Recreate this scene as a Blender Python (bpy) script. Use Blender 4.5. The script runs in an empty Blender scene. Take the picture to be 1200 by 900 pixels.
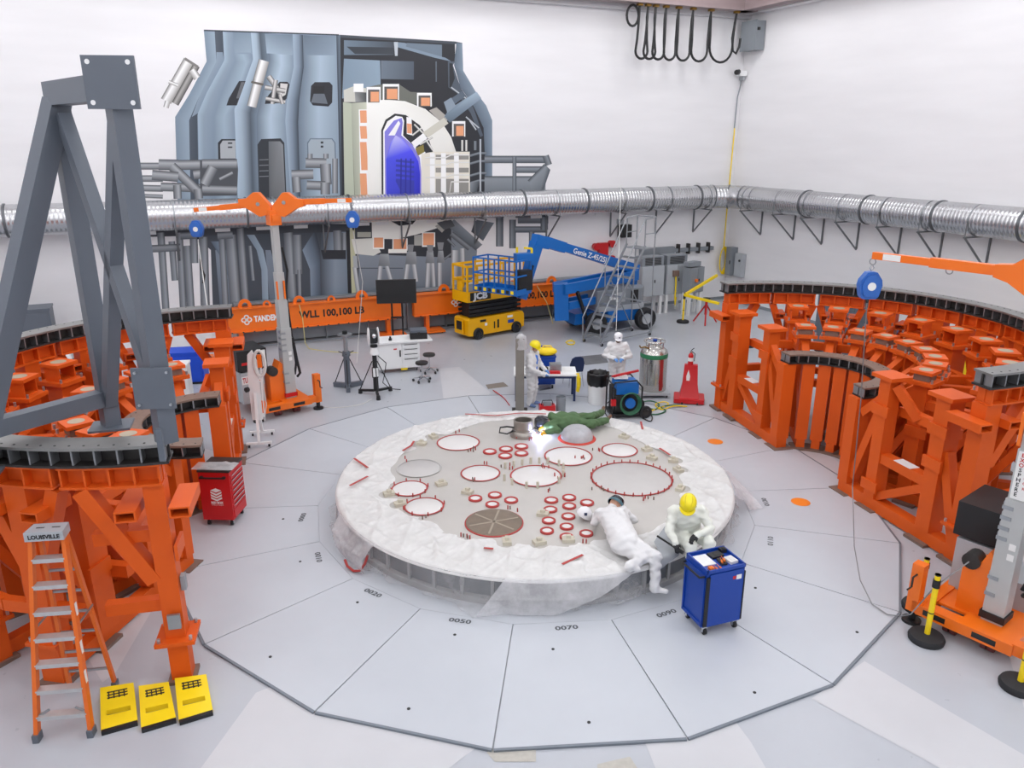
import bpy, bmesh, math, random
import numpy as np
from mathutils import Vector, Matrix
random.seed(7)
S = bpy.context.scene
COL = S.collection
PI = math.pi
R = math.radians
# ------------------------------------------------------------------ camera, world, exposure
F, HOR, CH = 905.0, 165.0, 6.7          # focal length in pixels, horizon row, camera height (m)
TH = math.atan((450 - HOR) / F)
cd = bpy.data.cameras.new('camera')
cd.sensor_width = 36; cd.lens = F / 1200 * 36; cd.clip_end = 300
cam = bpy.data.objects.new('camera', cd); COL.objects.link(cam)
cam.location = (0, 0, CH); cam.rotation_euler = (PI / 2 - TH, 0, 0)
S.camera = cam
w = bpy.data.worlds.new('world'); S.world = w; w.use_nodes = True
w.node_tree.nodes['Background'].inputs[0].default_value = (.9, .93, 1, 1)
w.node_tree.nodes['Background'].inputs[1].default_value = .3
S.view_settings.view_transform = 'Standard'; S.view_settings.look = 'None'
S.view_settings.exposure = -0.12; S.view_settings.gamma = 1; S.view_settings.use_curve_mapping = False
LAMP_POWER = 335
def ray(px, py):
    x = (px - 600) / F; y = -(py - 450) / F; c, s = math.cos(TH), math.sin(TH)
    return Vector((x, c + y * s, -s + y * c))
def at(px, py, z=0.0):                      # where the sight line of a photo point meets height z
    d = ray(px, py); return Vector((0, 0, CH)) + d * ((z - CH) / d.z)
# wall frame: corner C, U along the back wall, V along the right wall (away from us)
CX = Vector((9.42, 33.92, 0)); U = Vector((.9155, .4022, 0)); V = Vector((-.4022, .9155, 0)); Z = Vector((0, 0, 1))
WA = math.atan2(U.y, U.x)
def W(u, v, z=0.0): return CX + U * u + V * v + Z * z
def bw(px, py, v=0.0):                      # photo point on a plane parallel to the back wall -> (u, z)
    d = ray(px, py); t = (CX.dot(V) + v) / d.dot(V); p = Vector((0, 0, CH)) + d * t
    return (p - CX).dot(U), p.z
def rw(px, py, u=0.0):
    d = ray(px, py); t = (CX.dot(U) + u) / d.dot(U); p = Vector((0, 0, CH)) + d * t
    return (p - CX).dot(V), p.z
def ydep(px, py, y):                        # photo point on the plane y = const
    d = ray(px, py); return Vector((0, 0, CH)) + d * (y / d.y)
def gz(p):                                  # height of the ground under a spot: the raised floor plates or the slab
    return .03 if math.hypot(p[0]-.42,p[1]-13.74) < 6.47 else 0.0
def on_ground(p): return Vector((p[0],p[1],gz(p)))
def lin(c):
    if isinstance(c, str): c = tuple(int(c[i:i + 2], 16) for i in (0, 2, 4))
    return tuple(((x / 255) / 12.92 if x / 255 < .04045 else ((x / 255 + .055) / 1.055) ** 2.4) for x in c)
# ------------------------------------------------------------------ materials
MATS = {}
def mat(name, col, rough=.5, metal=0, var=.06, scale=3.0, bump=0, bscale=40, alpha=1, spec=.5, emit=0, trans=0, coat=0):
    if name in MATS: return MATS[name]
    m = bpy.data.materials.new(name); m.use_nodes = True; nt = m.node_tree; b = nt.nodes['Principled BSDF']
    c = lin(col); tc = nt.nodes.new('ShaderNodeTexCoord')
    if var:
        nz = nt.nodes.new('ShaderNodeTexNoise'); nz.inputs['Scale'].default_value = scale; nz.inputs['Detail'].default_value = 5
        nt.links.new(tc.outputs['Object'], nz.inputs['Vector'])
        mx = nt.nodes.new('ShaderNodeMix'); mx.data_type = 'RGBA'
        mx.inputs[6].default_value = tuple(max(0, x * (1 - var)) for x in c) + (1,)
        mx.inputs[7].default_value = tuple(min(1, x * (1 + var)) for x in c) + (1,)
        nt.links.new(nz.outputs[0], mx.inputs[0]); nt.links.new(mx.outputs[2], b.inputs['Base Color'])
    else: b.inputs['Base Color'].default_value = c + (1,)
    b.inputs['Roughness'].default_value = rough; b.inputs['Metallic'].default_value = metal
    b.inputs['Specular IOR Level'].default_value = spec; b.inputs['Alpha'].default_value = alpha
    b.inputs['Coat Weight'].default_value = coat; b.inputs['Coat Roughness'].default_value = .15
    if trans: b.inputs['Transmission Weight'].default_value = trans
    if emit: b.inputs['Emission Color'].default_value = c + (1,); b.inputs['Emission Strength'].default_value = emit
    if bump:
        n2 = nt.nodes.new('ShaderNodeTexNoise'); n2.inputs['Scale'].default_value = bscale; n2.inputs['Detail'].default_value = 4
        nt.links.new(tc.outputs['Object'], n2.inputs['Vector'])
        bp = nt.nodes.new('ShaderNodeBump'); bp.inputs['Strength'].default_value = bump; bp.inputs['Distance'].default_value = .02
        nt.links.new(n2.outputs[0], bp.inputs['Height']); nt.links.new(bp.outputs[0], b.inputs['Normal'])
    MATS[name] = m; return m
M_ORANGE = mat('orange_paint', 'db5b18', .48, var=.07, scale=2.0, spec=.28)
M_ORANGE2 = mat('bright_orange_paint', 'f07210', .4, var=.05, coat=.2)
M_STEEL = mat('raw_steel', '8d8f92', .42, .6, var=.15, scale=6)
M_DSTEEL = mat('dark_steel', '3d3b3a', .5, .5, var=.25, scale=8)
M_GREY = mat('grey_paint', '5f6670', .45, var=.08, scale=2)
M_LGREY = mat('light_grey_paint', 'aeb3b8', .45, var=.05)
M_MGREY = mat('mid_grey_paint', '868c92', .5, var=.06)
M_WHITE = mat('white_paint', 'eceded', .5, var=.02)
M_BLACK = mat('black_plastic', '1a1b1d', .5, var=.15)
M_RUBBER = mat('rubber', '26272a', .75, var=.15)
M_CHROME = mat('chrome', 'd5d6d8', .18, 1, var=.03)
M_GALV = mat('galvanised_steel', 'a3a7ab', .38, .75, var=.1, scale=10)
M_YELLOW = mat('yellow_paint', 'f7d614', .45, var=.05)
M_JCB = mat('machine_yellow', 'f5b400', .4, var=.04)
M_BLUE = mat('machine_blue', '0a66b8', .4, var=.05)
M_CART = mat('cart_blue', '0c3f9e', .38, var=.04)
M_NAVY = mat('navy', '1b2c55', .5, var=.06)
M_RED = mat('red_paint', 'c4161c', .38, var=.05)
M_REDTAPE = mat('red_tape', 'b03a36', .5, var=.12, scale=9)
M_SUIT = mat('white_coverall', 'dededf', .8, var=.03, scale=12, bump=.35, bscale=16)
M_SKIN = mat('skin', 'c99a80', .6, var=.05)
M_TERRA = mat('brown_steel', '7d665a', .6, .0, var=.2, scale=9)
# ------------------------------------------------------------------ mesh builder
class MB:
    def __init__(s): s.v = []; s.f = []
    def add(s, vs, fs):
        o = len(s.v); s.v += [Vector(x) for x in vs]; s.f += [tuple(i + o for i in f) for f in fs]; return s
    def box(s, c, size, rz=0, M=None):
        x, y, z = (q / 2 for q in size); m = M or Matrix.Rotation(rz, 3, 'Z'); c = Vector(c)
        vs = [c + m @ Vector(p) for p in ((-x,-y,-z),(x,-y,-z),(x,y,-z),(-x,y,-z),(-x,-y,z),(x,-y,z),(x,y,z),(-x,y,z))]
        return s.add(vs, [(0,3,2,1),(4,5,6,7),(0,1,5,4),(1,2,6,5),(2,3,7,6),(3,0,4,7)])
    def bb(s, x0, x1, y0, y1, z0, z1): return s.box(((x0+x1)/2,(y0+y1)/2,(z0+z1)/2),(x1-x0,y1-y0,z1-z0))
    def frame(s, p0, p1, up=(0,0,1)):
        p0 = Vector(p0); p1 = Vector(p1); d = (p1 - p0).normalized(); u = Vector(up)
        if abs(d.dot(u.normalized())) > .98: u = Vector((0, 1, 0)) if abs(d.y) < .9 else Vector((1, 0, 0))
        sd = d.cross(u).normalized(); return p0, p1, sd, sd.cross(d).normalized()
    def beam(s, p0, p1, w, h=None, up=(0,0,1), w1=None, h1=None):
        h = h or w; w1 = w if w1 is None else w1; h1 = h if h1 is None else h1
        p0, p1, a, b = s.frame(p0, p1, up)
        vs = [p0 + a*sx*w/2 + b*sy*h/2 for sx, sy in ((-1,-1),(1,-1),(1,1),(-1,1))] + [p1 + a*sx*w1/2 + b*sy*h1/2 for sx, sy in ((-1,-1),(1,-1),(1,1),(-1,1))]
        return s.add(vs, [(0,3,2,1),(4,5,6,7),(0,1,5,4),(1,2,6,5),(2,3,7,6),(3,0,4,7)])
    def rtube(s, p0, p1, w, h, t=.02, up=(0,0,1)):      # hollow rectangular tube
        p0, p1, a, b = s.frame(p0, p1, up); vs = []
        for p in (p0, p1):
            for k in (0, t):
                vs += [p + a*sx*(w/2-k) + b*sy*(h/2-k) for sx, sy in ((-1,-1),(1,-1),(1,1),(-1,1))]
        fs = []
        for i in range(4):
            j = (i+1) % 4
            fs += [(i,j,8+j,8+i),(4+j,4+i,12+i,12+j),(j,i,4+i,4+j),(8+i,8+j,12+j,12+i)]
        return s.add(vs, fs)
    def cyl(s, p0, p1, r0, r1=None, n=14, caps=True):
        r1 = r0 if r1 is None else r1; p0, p1, a, b = s.frame(p0, p1)
        vs = [p + (a*math.cos(2*PI*i/n) + b*math.sin(2*PI*i/n))*r for p, r in ((p0,r0),(p1,r1)) for i in range(n)]
        fs = [(i,(i+1)%n,n+(i+1)%n,n+i) for i in range(n)]
        if caps: fs += [tuple(range(n))[::-1], tuple(range(n,2*n))]
        return s.add(vs, fs)
    def lathe(s, prof, n=24, M=None, a0=0, a1=2*PI, ax=(0,0,0)):
        M = M or Matrix.Identity(4); full = abs(a1-a0) > 2*PI-1e-4; k = n if full else n+1; ax = Vector(ax)
        vs = [M @ (ax + Vector((r*math.cos(a0+(a1-a0)*i/n), r*math.sin(a0+(a1-a0)*i/n), z))) for r, z in prof for i in range(k)]
        fs = []
        for j in range(len(prof)-1):
            for i in range(n):
                i2 = (i+1) % k; fs.append((j*k+i, j*k+i2, (j+1)*k+i2, (j+1)*k+i))
        return s.add(vs, fs)
    def path(s, pts, r, n=8, closed=False, rs=None):
        pts = [Vector(p) for p in pts]; N = len(pts); vs = []; prev = None
        for i in range(N):
            if closed: t = pts[(i+1)%N] - pts[i-1]
            else: t = pts[min(i+1,N-1)] - pts[max(i-1,0)]
            t.normalize()
            if prev is None:
                a = t.cross(Z) if abs(t.z) < .95 else t.cross(Vector((1,0,0)))
            else: a = prev - t*prev.dot(t)
            a.normalize(); prev = a; b = t.cross(a); q = rs[i] if rs else r
            vs += [pts[i] + (a*math.cos(2*PI*k/n)+b*math.sin(2*PI*k/n))*q for k in range(n)]
        fs = []
        for i in range(N if closed else N-1):
            i2 = (i+1) % N
            fs += [(i*n+k, i*n+(k+1)%n, i2*n+(k+1)%n, i2*n+k) for k in range(n)]
        if not closed: fs += [tuple(range(n))[::-1], tuple((N-1)*n+k for k in range(n))]
        return s.add(vs, fs)
    def prism(s, poly, z0, z1, M=None):                 # outline in x,y pulled from z0 to z1
        M = M or Matrix.Identity(4); n = len(poly)
        vs = [M @ Vector((p[0],p[1],z0)) for p in poly] + [M @ Vector((p[0],p[1],z1)) for p in poly]
        return s.add(vs, [tuple(range(n))[::-1], tuple(range(n,2*n))] + [(i,(i+1)%n,n+(i+1)%n,n+i) for i in range(n)])
    def arc(s, c, r0, r1, z0, z1, a0, a1, n=8):         # curved bar of rectangular section
        c = Vector(c); vs = []
        for i in range(n+1):
            a = a0+(a1-a0)*i/n; d = Vector((math.cos(a),math.sin(a),0))
            vs += [c+d*r0+Z*z0, c+d*r1+Z*z0, c+d*r1+Z*z1, c+d*r0+Z*z1]
        fs = [(0,1,2,3), tuple(4*n+k for k in (3,2,1,0))]
        for i in range(n):
            fs += [(4*i+k, 4*(i+1)+k, 4*(i+1)+(k+1)%4, 4*i+(k+1)%4) for k in range(4)]
        return s.add(vs, fs)
    def ball(s, c, r, n=12, sq=(1,1,1), z0=-1, z1=1):
        pr = []; 
        for i in range(n//2+1):
            a = math.asin(z0)+(math.asin(z1)-math.asin(z0))*i/(n//2); pr.append((max(r*math.cos(a),1e-4), r*math.sin(a)))
        return s.lathe(pr, n, Matrix.Translation(Vector(c)) @ Matrix.Diagonal((*sq,1)))
    def build(s, name, m, parent=None, world=False, smooth=True, link=True, ang=38):
        me = bpy.data.meshes.new(name); vs = s.v
        if world and parent is not None:
            inv = (Matrix.Translation(parent.location) @ parent.rotation_euler.to_matrix().to_4x4()).inverted()
            vs = [inv @ x for x in vs]
        me.from_pydata([tuple(x) for x in vs], [], s.f)
        bm = bmesh.new(); bm.from_mesh(me); bmesh.ops.recalc_face_normals(bm, faces=bm.faces); bm.to_mesh(me); bm.free()
        if smooth:
            me.polygons.foreach_set('use_smooth', [True]*len(me.polygons)); me.set_sharp_from_angle(angle=R(ang))
        for q in (m if isinstance(m, (list, tuple)) else [m]): me.materials.append(q)
        return obj(name, me, parent)
def obj(name, me, parent=None):
    o = bpy.data.objects.new(name, me); COL.objects.link(o); o.parent = parent; return o
def tag(o, label=None, cat=None, group=None, kind=None):
    if label: o['label'] = label
    if cat: o['category'] = cat
    if group: o['group'] = group
    if kind: o['kind'] = kind
    return o
def thing(name, label, cat, loc=(0,0,0), rz=0, group=None):
    o = bpy.data.objects.new(name, None); COL.objects.link(o); o.empty_display_size = .2
    o.location = loc; o.rotation_euler = (0,0,rz); return tag(o, label, cat, group)
def copy_tree(o, parent=None):
    c = o.copy(); COL.objects.link(c); c.parent = parent
    for ch in list(o.children): copy_tree(ch, c)
    return c
def copies(o, spots):                        # the same part again at other places under its own thing
    out = [o]
    for i, (loc, rz) in enumerate(spots):
        q = o
        if i: q = o.copy(); COL.objects.link(q); out.append(q)
        q.location = loc; q.rotation_euler = (0,0,rz)
    return out
def text(s, size, m, name, parent, M, depth=.0, align='CENTER', sx=1.0, label=None, bold=.0, fit=None):
    c = bpy.data.curves.new(name, 'FONT'); c.body = s; c.size = size; c.align_x = align; c.align_y = 'CENTER'; c.resolution_u = 2
    c.extrude = depth; c.offset = bold
    o = bpy.data.objects.new(name, c); COL.objects.link(o)
    bpy.context.view_layer.update()
    me = bpy.data.meshes.new_from_object(o.evaluated_get(bpy.context.evaluated_depsgraph_get()))
    bpy.data.objects.remove(o); bpy.data.curves.remove(c)
    if fit: xs_ = [v.co.x for v in me.vertices]; sx = fit/(max(xs_)-min(xs_))
    me.transform(M @ Matrix.Diagonal((sx,1,1,1))); me.materials.clear(); me.materials.append(m); me.name = name
    t = obj(name, me, parent)
    if label: t['label'] = label
    return t
def plane_M(o, x, up):                        # matrix with local x, local y = up, origin o
    x = Vector(x).normalized(); up = Vector(up).normalized(); n = x.cross(up)
    return Matrix(((x.x,up.x,n.x,o[0]),(x.y,up.y,n.y,o[1]),(x.z,up.z,n.z,o[2]),(0,0,0,1)))
# ------------------------------------------------------------------ the hall
def wall_mat():
    m = mat('wall_white', 'e9e8ea', .85, var=.0); nt = m.node_tree; b = nt.nodes['Principled BSDF']
    tc = nt.nodes['Texture Coordinate']; mp = nt.nodes.new('ShaderNodeMapping'); mp.inputs['Scale'].default_value = (.25,.25,1.6)
    nz = nt.nodes.new('ShaderNodeTexNoise'); nz.inputs['Scale'].default_value = 1.2; nz.inputs['Detail'].default_value = 6
    rp = nt.nodes.new('ShaderNodeValToRGB'); rp.color_ramp.elements[0].color = (*lin('e6e5e7'),1); rp.color_ramp.elements[1].color = (*lin('ecebed'),1)
    rp.color_ramp.elements[0].position = .3; rp.color_ramp.elements[1].position = .7
    nt.links.new(tc.outputs['Object'], mp.inputs[0]); nt.links.new(mp.outputs[0], nz.inputs['Vector']); nt.links.new(nz.outputs[0], rp.inputs[0]); nt.links.new(rp.outputs[0], b.inputs['Base Color'])
    return m
M_WALL = wall_mat()
def floor_mat(name, a, b_, rough):
    m = mat(name, a, rough, var=0, spec=.45); nt = m.node_tree; b = nt.nodes['Principled BSDF']; tc = nt.nodes['Texture Coordinate']
    nz = nt.nodes.new('ShaderNodeTexNoise'); nz.inputs['Scale'].default_value = .35; nz.inputs['Detail'].default_value = 4; nz.inputs['Roughness'].default_value = .65
    rp = nt.nodes.new('ShaderNodeValToRGB'); rp.color_ramp.elements[0].color = (*lin(a),1); rp.color_ramp.elements[1].color = (*lin(b_),1)
    rp.color_ramp.elements[0].position = .32; rp.color_ramp.elements[1].position = .7
    nt.links.new(tc.outputs['Object'], nz.inputs['Vector']); nt.links.new(nz.outputs[0], rp.inputs[0]); nt.links.new(rp.outputs[0], b.inputs['Base Color'])
    n2 = nt.nodes.new('ShaderNodeTexNoise'); n2.inputs['Scale'].default_value = 5; n2.inputs['Detail'].default_value = 6
    mr = nt.nodes.new('ShaderNodeMapRange'); mr.inputs['To Min'].default_value = rough*.75; mr.inputs['To Max'].default_value = rough*1.3
    nt.links.new(tc.outputs['Object'], n2.inputs['Vector']); nt.links.new(n2.outputs[0], mr.inputs['Value']); nt.links.new(mr.outputs[0], b.inputs['Roughness'])
    return m
M_FLOOR = floor_mat('epoxy_floor', 'b2b6bd', 'b9bdc4', .3)
M_PAD = floor_mat('plate_floor', 'bcc1c8', 'c3c8cf', .36)
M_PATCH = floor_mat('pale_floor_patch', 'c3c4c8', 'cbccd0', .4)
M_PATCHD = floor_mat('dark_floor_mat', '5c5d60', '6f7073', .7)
u0, u1, v0, v1, HT = -33.0, 0.0, -38.0, 0.0, 14.5
def slab(name, pts, m, t=.3):
    b = MB(); c = sum((Vector(p) for p in pts), Vector())/4; n = (Vector(pts[1])-Vector(pts[0])).cross(Vector(pts[2])-Vector(pts[0])).normalized()
    q = [Vector(p) for p in pts] + [Vector(p)+n*t for p in pts]
    b.add(q, [(0,1,2,3),(7,6,5,4),(0,4,5,1),(1,5,6,2),(2,6,7,3),(3,7,4,0)])
    return tag(b.build(name, m, smooth=False), kind='structure')
FL = slab('floor', [W(u0,v0),W(u0,v1),W(u1,v1),W(u1,v0)], M_FLOOR)
slab('wall_back', [W(u0,v1,0),W(u0,v1,HT),W(u1,v1,HT),W(u1,v1,0)], M_WALL)
slab('wall_right', [W(u1,v1,0),W(u1,v1,HT),W(u1,v0,HT),W(u1,v0,0)], M_WALL)
slab('wall_left', [W(u0,v0,0),W(u0,v0,HT),W(u0,v1,HT),W(u0,v1,0)], M_WALL)
slab('wall_front', [W(u1,v0,0),W(u1,v0,HT),W(u0,v0,HT),W(u0,v0,0)], M_WALL)
slab('ceiling', [W(u0,v0,HT),W(u1,v0,HT),W(u1,v1,HT),W(u0,v1,HT)], M_WALL)
# base of the walls: grey cove
tag(MB().beam(W(u0,-.02,.06),W(u1,-.02,.06),.04,.12).build('baseboard_back', M_MGREY), kind='structure')
tag(MB().beam(W(-.02,v0,.06),W(-.02,v1,.06),.04,.12).build('baseboard_right', M_MGREY), kind='structure')
# crane runway beams under the ceiling along both walls
M_PINK = mat('primer_beam', '8f7f80', .6, var=.06)
def runway(n, a, b, nn):                      # pale bottom flange, web, top flange
    g = MB(); g.beam(a+Z*11.5, b+Z*11.5, .5, .08); g.beam(a+Z*12.6, b+Z*12.6, .5, .08); g.beam(a+Z*12.05+nn*.0, b+Z*12.05, .05, 1.02)
    return tag(g.build(n, M_PINK), kind='structure')
runway('trim_1', W(u0,-.85), W(u1-.3,-.85), V); runway('trim_2', W(-.85,v0), W(-.85,-.6), U)
tag(MB().beam(W(u0,-.16,11.6),W(u1,-.16,11.6),.3,.55).build('trim_3', mat('ledge_grey','d2d1d4',.7)), kind='structure')
tag(MB().beam(W(-.2,v0,11.75),W(-.2,v1,11.75),.4,.6).build('trim_4', mat('ledge_white','e2e0e2',.7)), kind='structure')
# high-bay lamps
M_LAMPG = mat('lamp_glow', 'ffffff', .5, var=0, emit=6)
lm = MB().box((0,0,.09),(1.3,.7,.12)).build('housing', M_LGREY, None); lg = MB().box((0,0,.015),(1.2,.6,.03)).build('diffuser', M_LAMPG, None)
first = True
for iu in range(4):
    for iv in range(5):
        p = W(-4.2-iu*8.2, -3.8-iv*7.6, 13.9)
        t = thing('high_bay_lamp','white rectangular high bay lamp hanging under the ceiling','lamp',p,WA,'high bay ceiling lamps')
        if first: lm.parent = t; lg.parent = t; first = False
        else:
            for q in (lm, lg): c = q.copy(); COL.objects.link(c); c.parent = t
        [MB().cyl((sx,0,.1),(sx,0,.62),.015,n=6).build('hanger_rod', M_GALV, t) for sx in (-.5,.5)]
        ld = bpy.data.lights.new('high_bay_light','POINT'); ld.shadow_soft_size = .8; ld.energy = LAMP_POWER; ld.color = (.985,.99,1)
        lo = bpy.data.objects.new('high_bay_light', ld); COL.objects.link(lo); lo.location = p - Z*.9
# ------------------------------------------------------------------ raised pad of floor plates round the machine base
PC = Vector((.42, 13.74, 0)); PR = 6.55; PRI = 4.15
m_seam = mat('seam_steel','7b838c',.5,.3)
def pad_pt(k, r, z): a = R(-95.6+20*k); return PC + Vector((math.cos(a)*r, math.sin(a)*r, z))
for k in range(18):
    g = 0.0016
    a0, a1 = R(-95.6+20*k)+g, R(-95.6+20*(k+1))-g
    P = lambda r, a, z: PC + Vector((math.cos(a)*r, math.sin(a)*r, z))
    b = MB(); q = [P(PRI,a0,0),P(PR,a0,0),P(PR,a1,0),P(PRI,a1,0)]
    b.add([x+Z*.002 for x in q]+[x+Z*.03 for x in q], [(3,2,1,0),(4,5,6,7),(0,1,5,4),(1,2,6,5),(2,3,7,6),(3,0,4,7)])
    b.build('floor_plate', M_PAD, FL)
    b = MB(); b.beam(P(PR+.02,a0,.016),P(PR+.02,a1,.016),.035,.03); b.build('plate_edge', m_seam, FL)
b = MB(); b.add([P(PRI-.004,R(-95.6+20*k),.029) for k in range(18)]+[P(PRI-.004,R(-95.6+20*k),.002) for k in range(18)], [tuple(range(18))]+[(k,(k+1)%18,18+(k+1)%18,18+k) for k in range(18)]); b.build('centre_plate', M_PAD, FL)
# paler and darker painted patches of the floor
M_ODOT = mat('orange_floor_paint','f5861f',.4,var=.03)
def patch(pts, m, z=.004, name='floor_patch'):
    q = [at(*p) for p in pts]; q = [Vector((v.x,v.y,z)) for v in q]
    b = MB(); n = len(q); b.add(q, [tuple(range(n))]); return b.build(name, m, FL, smooth=False)
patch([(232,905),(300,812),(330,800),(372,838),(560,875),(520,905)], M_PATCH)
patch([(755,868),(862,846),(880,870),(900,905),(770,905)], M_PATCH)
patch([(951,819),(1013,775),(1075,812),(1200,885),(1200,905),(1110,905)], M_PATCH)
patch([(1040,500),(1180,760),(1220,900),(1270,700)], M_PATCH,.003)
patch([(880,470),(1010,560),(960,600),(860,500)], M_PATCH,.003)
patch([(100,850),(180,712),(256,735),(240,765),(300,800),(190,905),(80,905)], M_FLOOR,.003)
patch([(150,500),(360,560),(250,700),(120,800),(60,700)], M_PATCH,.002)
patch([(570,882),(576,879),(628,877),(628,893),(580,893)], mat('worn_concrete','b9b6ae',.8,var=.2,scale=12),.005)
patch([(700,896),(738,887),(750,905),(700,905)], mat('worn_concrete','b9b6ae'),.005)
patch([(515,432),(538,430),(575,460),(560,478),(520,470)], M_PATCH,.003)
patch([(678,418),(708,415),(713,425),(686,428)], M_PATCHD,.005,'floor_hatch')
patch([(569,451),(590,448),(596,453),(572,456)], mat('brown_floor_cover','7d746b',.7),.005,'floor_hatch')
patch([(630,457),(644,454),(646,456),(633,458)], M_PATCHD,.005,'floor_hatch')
for c in ((838,519),(938,590)):
    q = at(*c); b = MB(); b.lathe([(.001,.034),(.175 if c[0]<900 else .18,.034)],28,Matrix.Translation(q)); b.build('orange_floor_disc', M_ODOT, FL)
M_INK = mat('floor_ink','55595e',.6,var=0)
for s_, p, an in (('0020',(437,697),-34),('0050',(539,730),-12),('0070',(664,738),7),('0090',(781,721),26),('0010',(373,655),-70),('0000',(354,608),-88),('0110',(903,636),72),('0130',(897,590),86)):
    q = at(*p); dx = math.cos(R(an)); dy = math.sin(R(an))
    text(s_, .13, M_INK, 'floor_number', FL, plane_M((q.x,q.y,.0335),(dx,dy,0),(-dy,dx,0)), sx=1.3, bold=.004)
for p in ((533,746),(419,708),(648,763),(884,814),(479,833),(317,772),(690,849),(1004,743),(332,610),(352,660),(885,691)):
    q = at(*p); MB().cyl((q.x,q.y,.03),(q.x,q.y,.036),.022,n=10).build('plate_plug', M_BLACK, FL)
# ------------------------------------------------------------------ spiral duct along both walls
def duct_mat():
    m = mat('spiral_duct_metal','c9cacc',.27,.93,var=.05,scale=5); nt = m.node_tree; b = nt.nodes['Principled BSDF']
    tc = nt.nodes['Texture Coordinate']; wv = nt.nodes.new('ShaderNodeTexWave'); wv.bands_direction = 'X'; wv.inputs['Scale'].default_value = 2.6; wv.inputs['Distortion'].default_value = 0
    bp = nt.nodes.new('ShaderNodeBump'); bp.inputs['Strength'].default_value = .35; bp.inputs['Distance'].default_value = .03
    nt.links.new(tc.outputs['Object'], wv.inputs['Vector']); nt.links.new(wv.outputs['Fac'], bp.inputs['Height']); nt.links.new(bp.outputs[0], b.inputs['Normal'])
    return m
M_DUCT = duct_mat(); M_BAND = mat('duct_band','6d7074',.45,.7)
DR, DZ, DO = .46, 4.5, .68
DT = thing('spiral_duct','large silver spiral ventilation duct running along both walls at mid height','duct',W(-DO,-DO,DZ),WA)
def dl(u, v, dz=0): return Vector((u, v, dz))       # in the duct's own frame (u, v from the corner axis)
ub = [u0+DO+.2, -26.5,-23.1,-19.9,-16.6,-13.3,-10.2,-7.6,-4.7,-2.4]
ub = [x+DO for x in ub]
for a, b_ in zip(ub[:-1], ub[1:]):
    s_ = MB(); s_.cyl((a-b_,0,0),(0,0,0),DR,n=40,caps=False); q = s_.build('duct_section', M_DUCT, DT); q.location = (b_,0,0)
for a in ub[1:]:
    r = MB(); r.lathe([(DR,-.03),(DR+.03,-.025),(DR+.03,.025),(DR,.03)],40, Matrix.Rotation(PI/2,4,'Y')); q = r.build('joint_band', M_BAND, DT); q.location = (a,0,0)
# elbow in three mitred pieces
ep = [ub[-1]]
cs = [dl(-1.72,0), dl(-.95,-.0), dl(-.28,-.28), dl(0,-.95), dl(0,-1.72)]
for a, b_ in zip(cs[:-1], cs[1:]):
    s_ = MB(); s_.cyl(a,b_,DR,n=40,caps=False); s_.build('elbow_segment', M_DUCT, DT)
for i, a in enumerate(cs[1:]):
    d = (cs[min(i+2,4)]-cs[i]).normalized(); r = MB(); r.cyl(a-d*.02,a+d*.02,DR+.025,n=40,caps=False); r.build('joint_band', M_BAND, DT)
vb = [-1.72,-4.4,-7.2,-9.9,-12.6,-15.4,-18.4,-22]
for a, b_ in zip(vb[:-1], vb[1:]):
    s_ = MB(); s_.cyl((0,0,0),(a-b_,0,0),DR,n=40,caps=False); q = s_.build('duct_section', M_DUCT, DT); q.location = (0,a,0); q.rotation_euler = (0,0,-PI/2)
    r = MB(); r.lathe([(DR,-.03),(DR+.03,-.025),(DR+.03,.025),(DR,.03)],40, Matrix.Rotation(PI/2,4,'Y')); q = r.build('joint_band', M_BAND, DT); q.location = (0,b_,0); q.rotation_euler = (0,0,PI/2)
M_BRK = mat('bracket_steel','777a7d',.5,.5)
def bracket(u, v, back):
    t = thing('duct_bracket','thin grey triangular steel bracket carrying the duct on the '+('back' if back else 'right')+' wall','bracket',W(u,v,3.0),WA if back else WA-PI/2,'duct wall brackets on the '+('back' if back else 'right')+' wall')
    n = Vector((0,-1,0)); q = MB(); q.beam((0,-.03,.05),(0,-.03,1.08),.05,.05); q.build('wall_strut', M_BRK, t)
    MB().beam((0,-.03,.02),(0,-1.14,1.0),.045,.045).build('diagonal_strut', M_BRK, t)
    MB().beam((0,0,1.02),(0,-1.2,1.02),.05,.04).build('shelf_arm', M_BRK, t)
    MB().cyl((0,-1.16,1.0),(0,-1.16,1.5),.015,n=8).build('hanger_rod', M_BRK, t)
    MB().lathe([(DR+.012,-.02),(DR+.012,.02)],40,Matrix.Translation((0,-DO,1.5)) @ Matrix.Rotation(PI/2,4,'Y')).build('strap', M_GALV, t)
for px in (205,318,378,470,556,640,715,768,812): bracket(bw(px,262)[0], 0, True)
for px in (893,932,966,1008,1058,1108,1165): bracket(0, rw(px,262)[0], False)
for px in (34,100,172,260,308,352,425,448,507,551,597,628,703):
    u_, z_ = bw(px,262); b = MB(); b.box((0,-.02,0),(.46,.04,.13)); o = b.build('wall_plate', M_WHITE); o.location = W(u_,0,3.93); o.rotation_euler = (0,0,WA)
    tag(o,'small white plate fixed to the back wall under the duct','wall plate','white wall plates under the duct')
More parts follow.
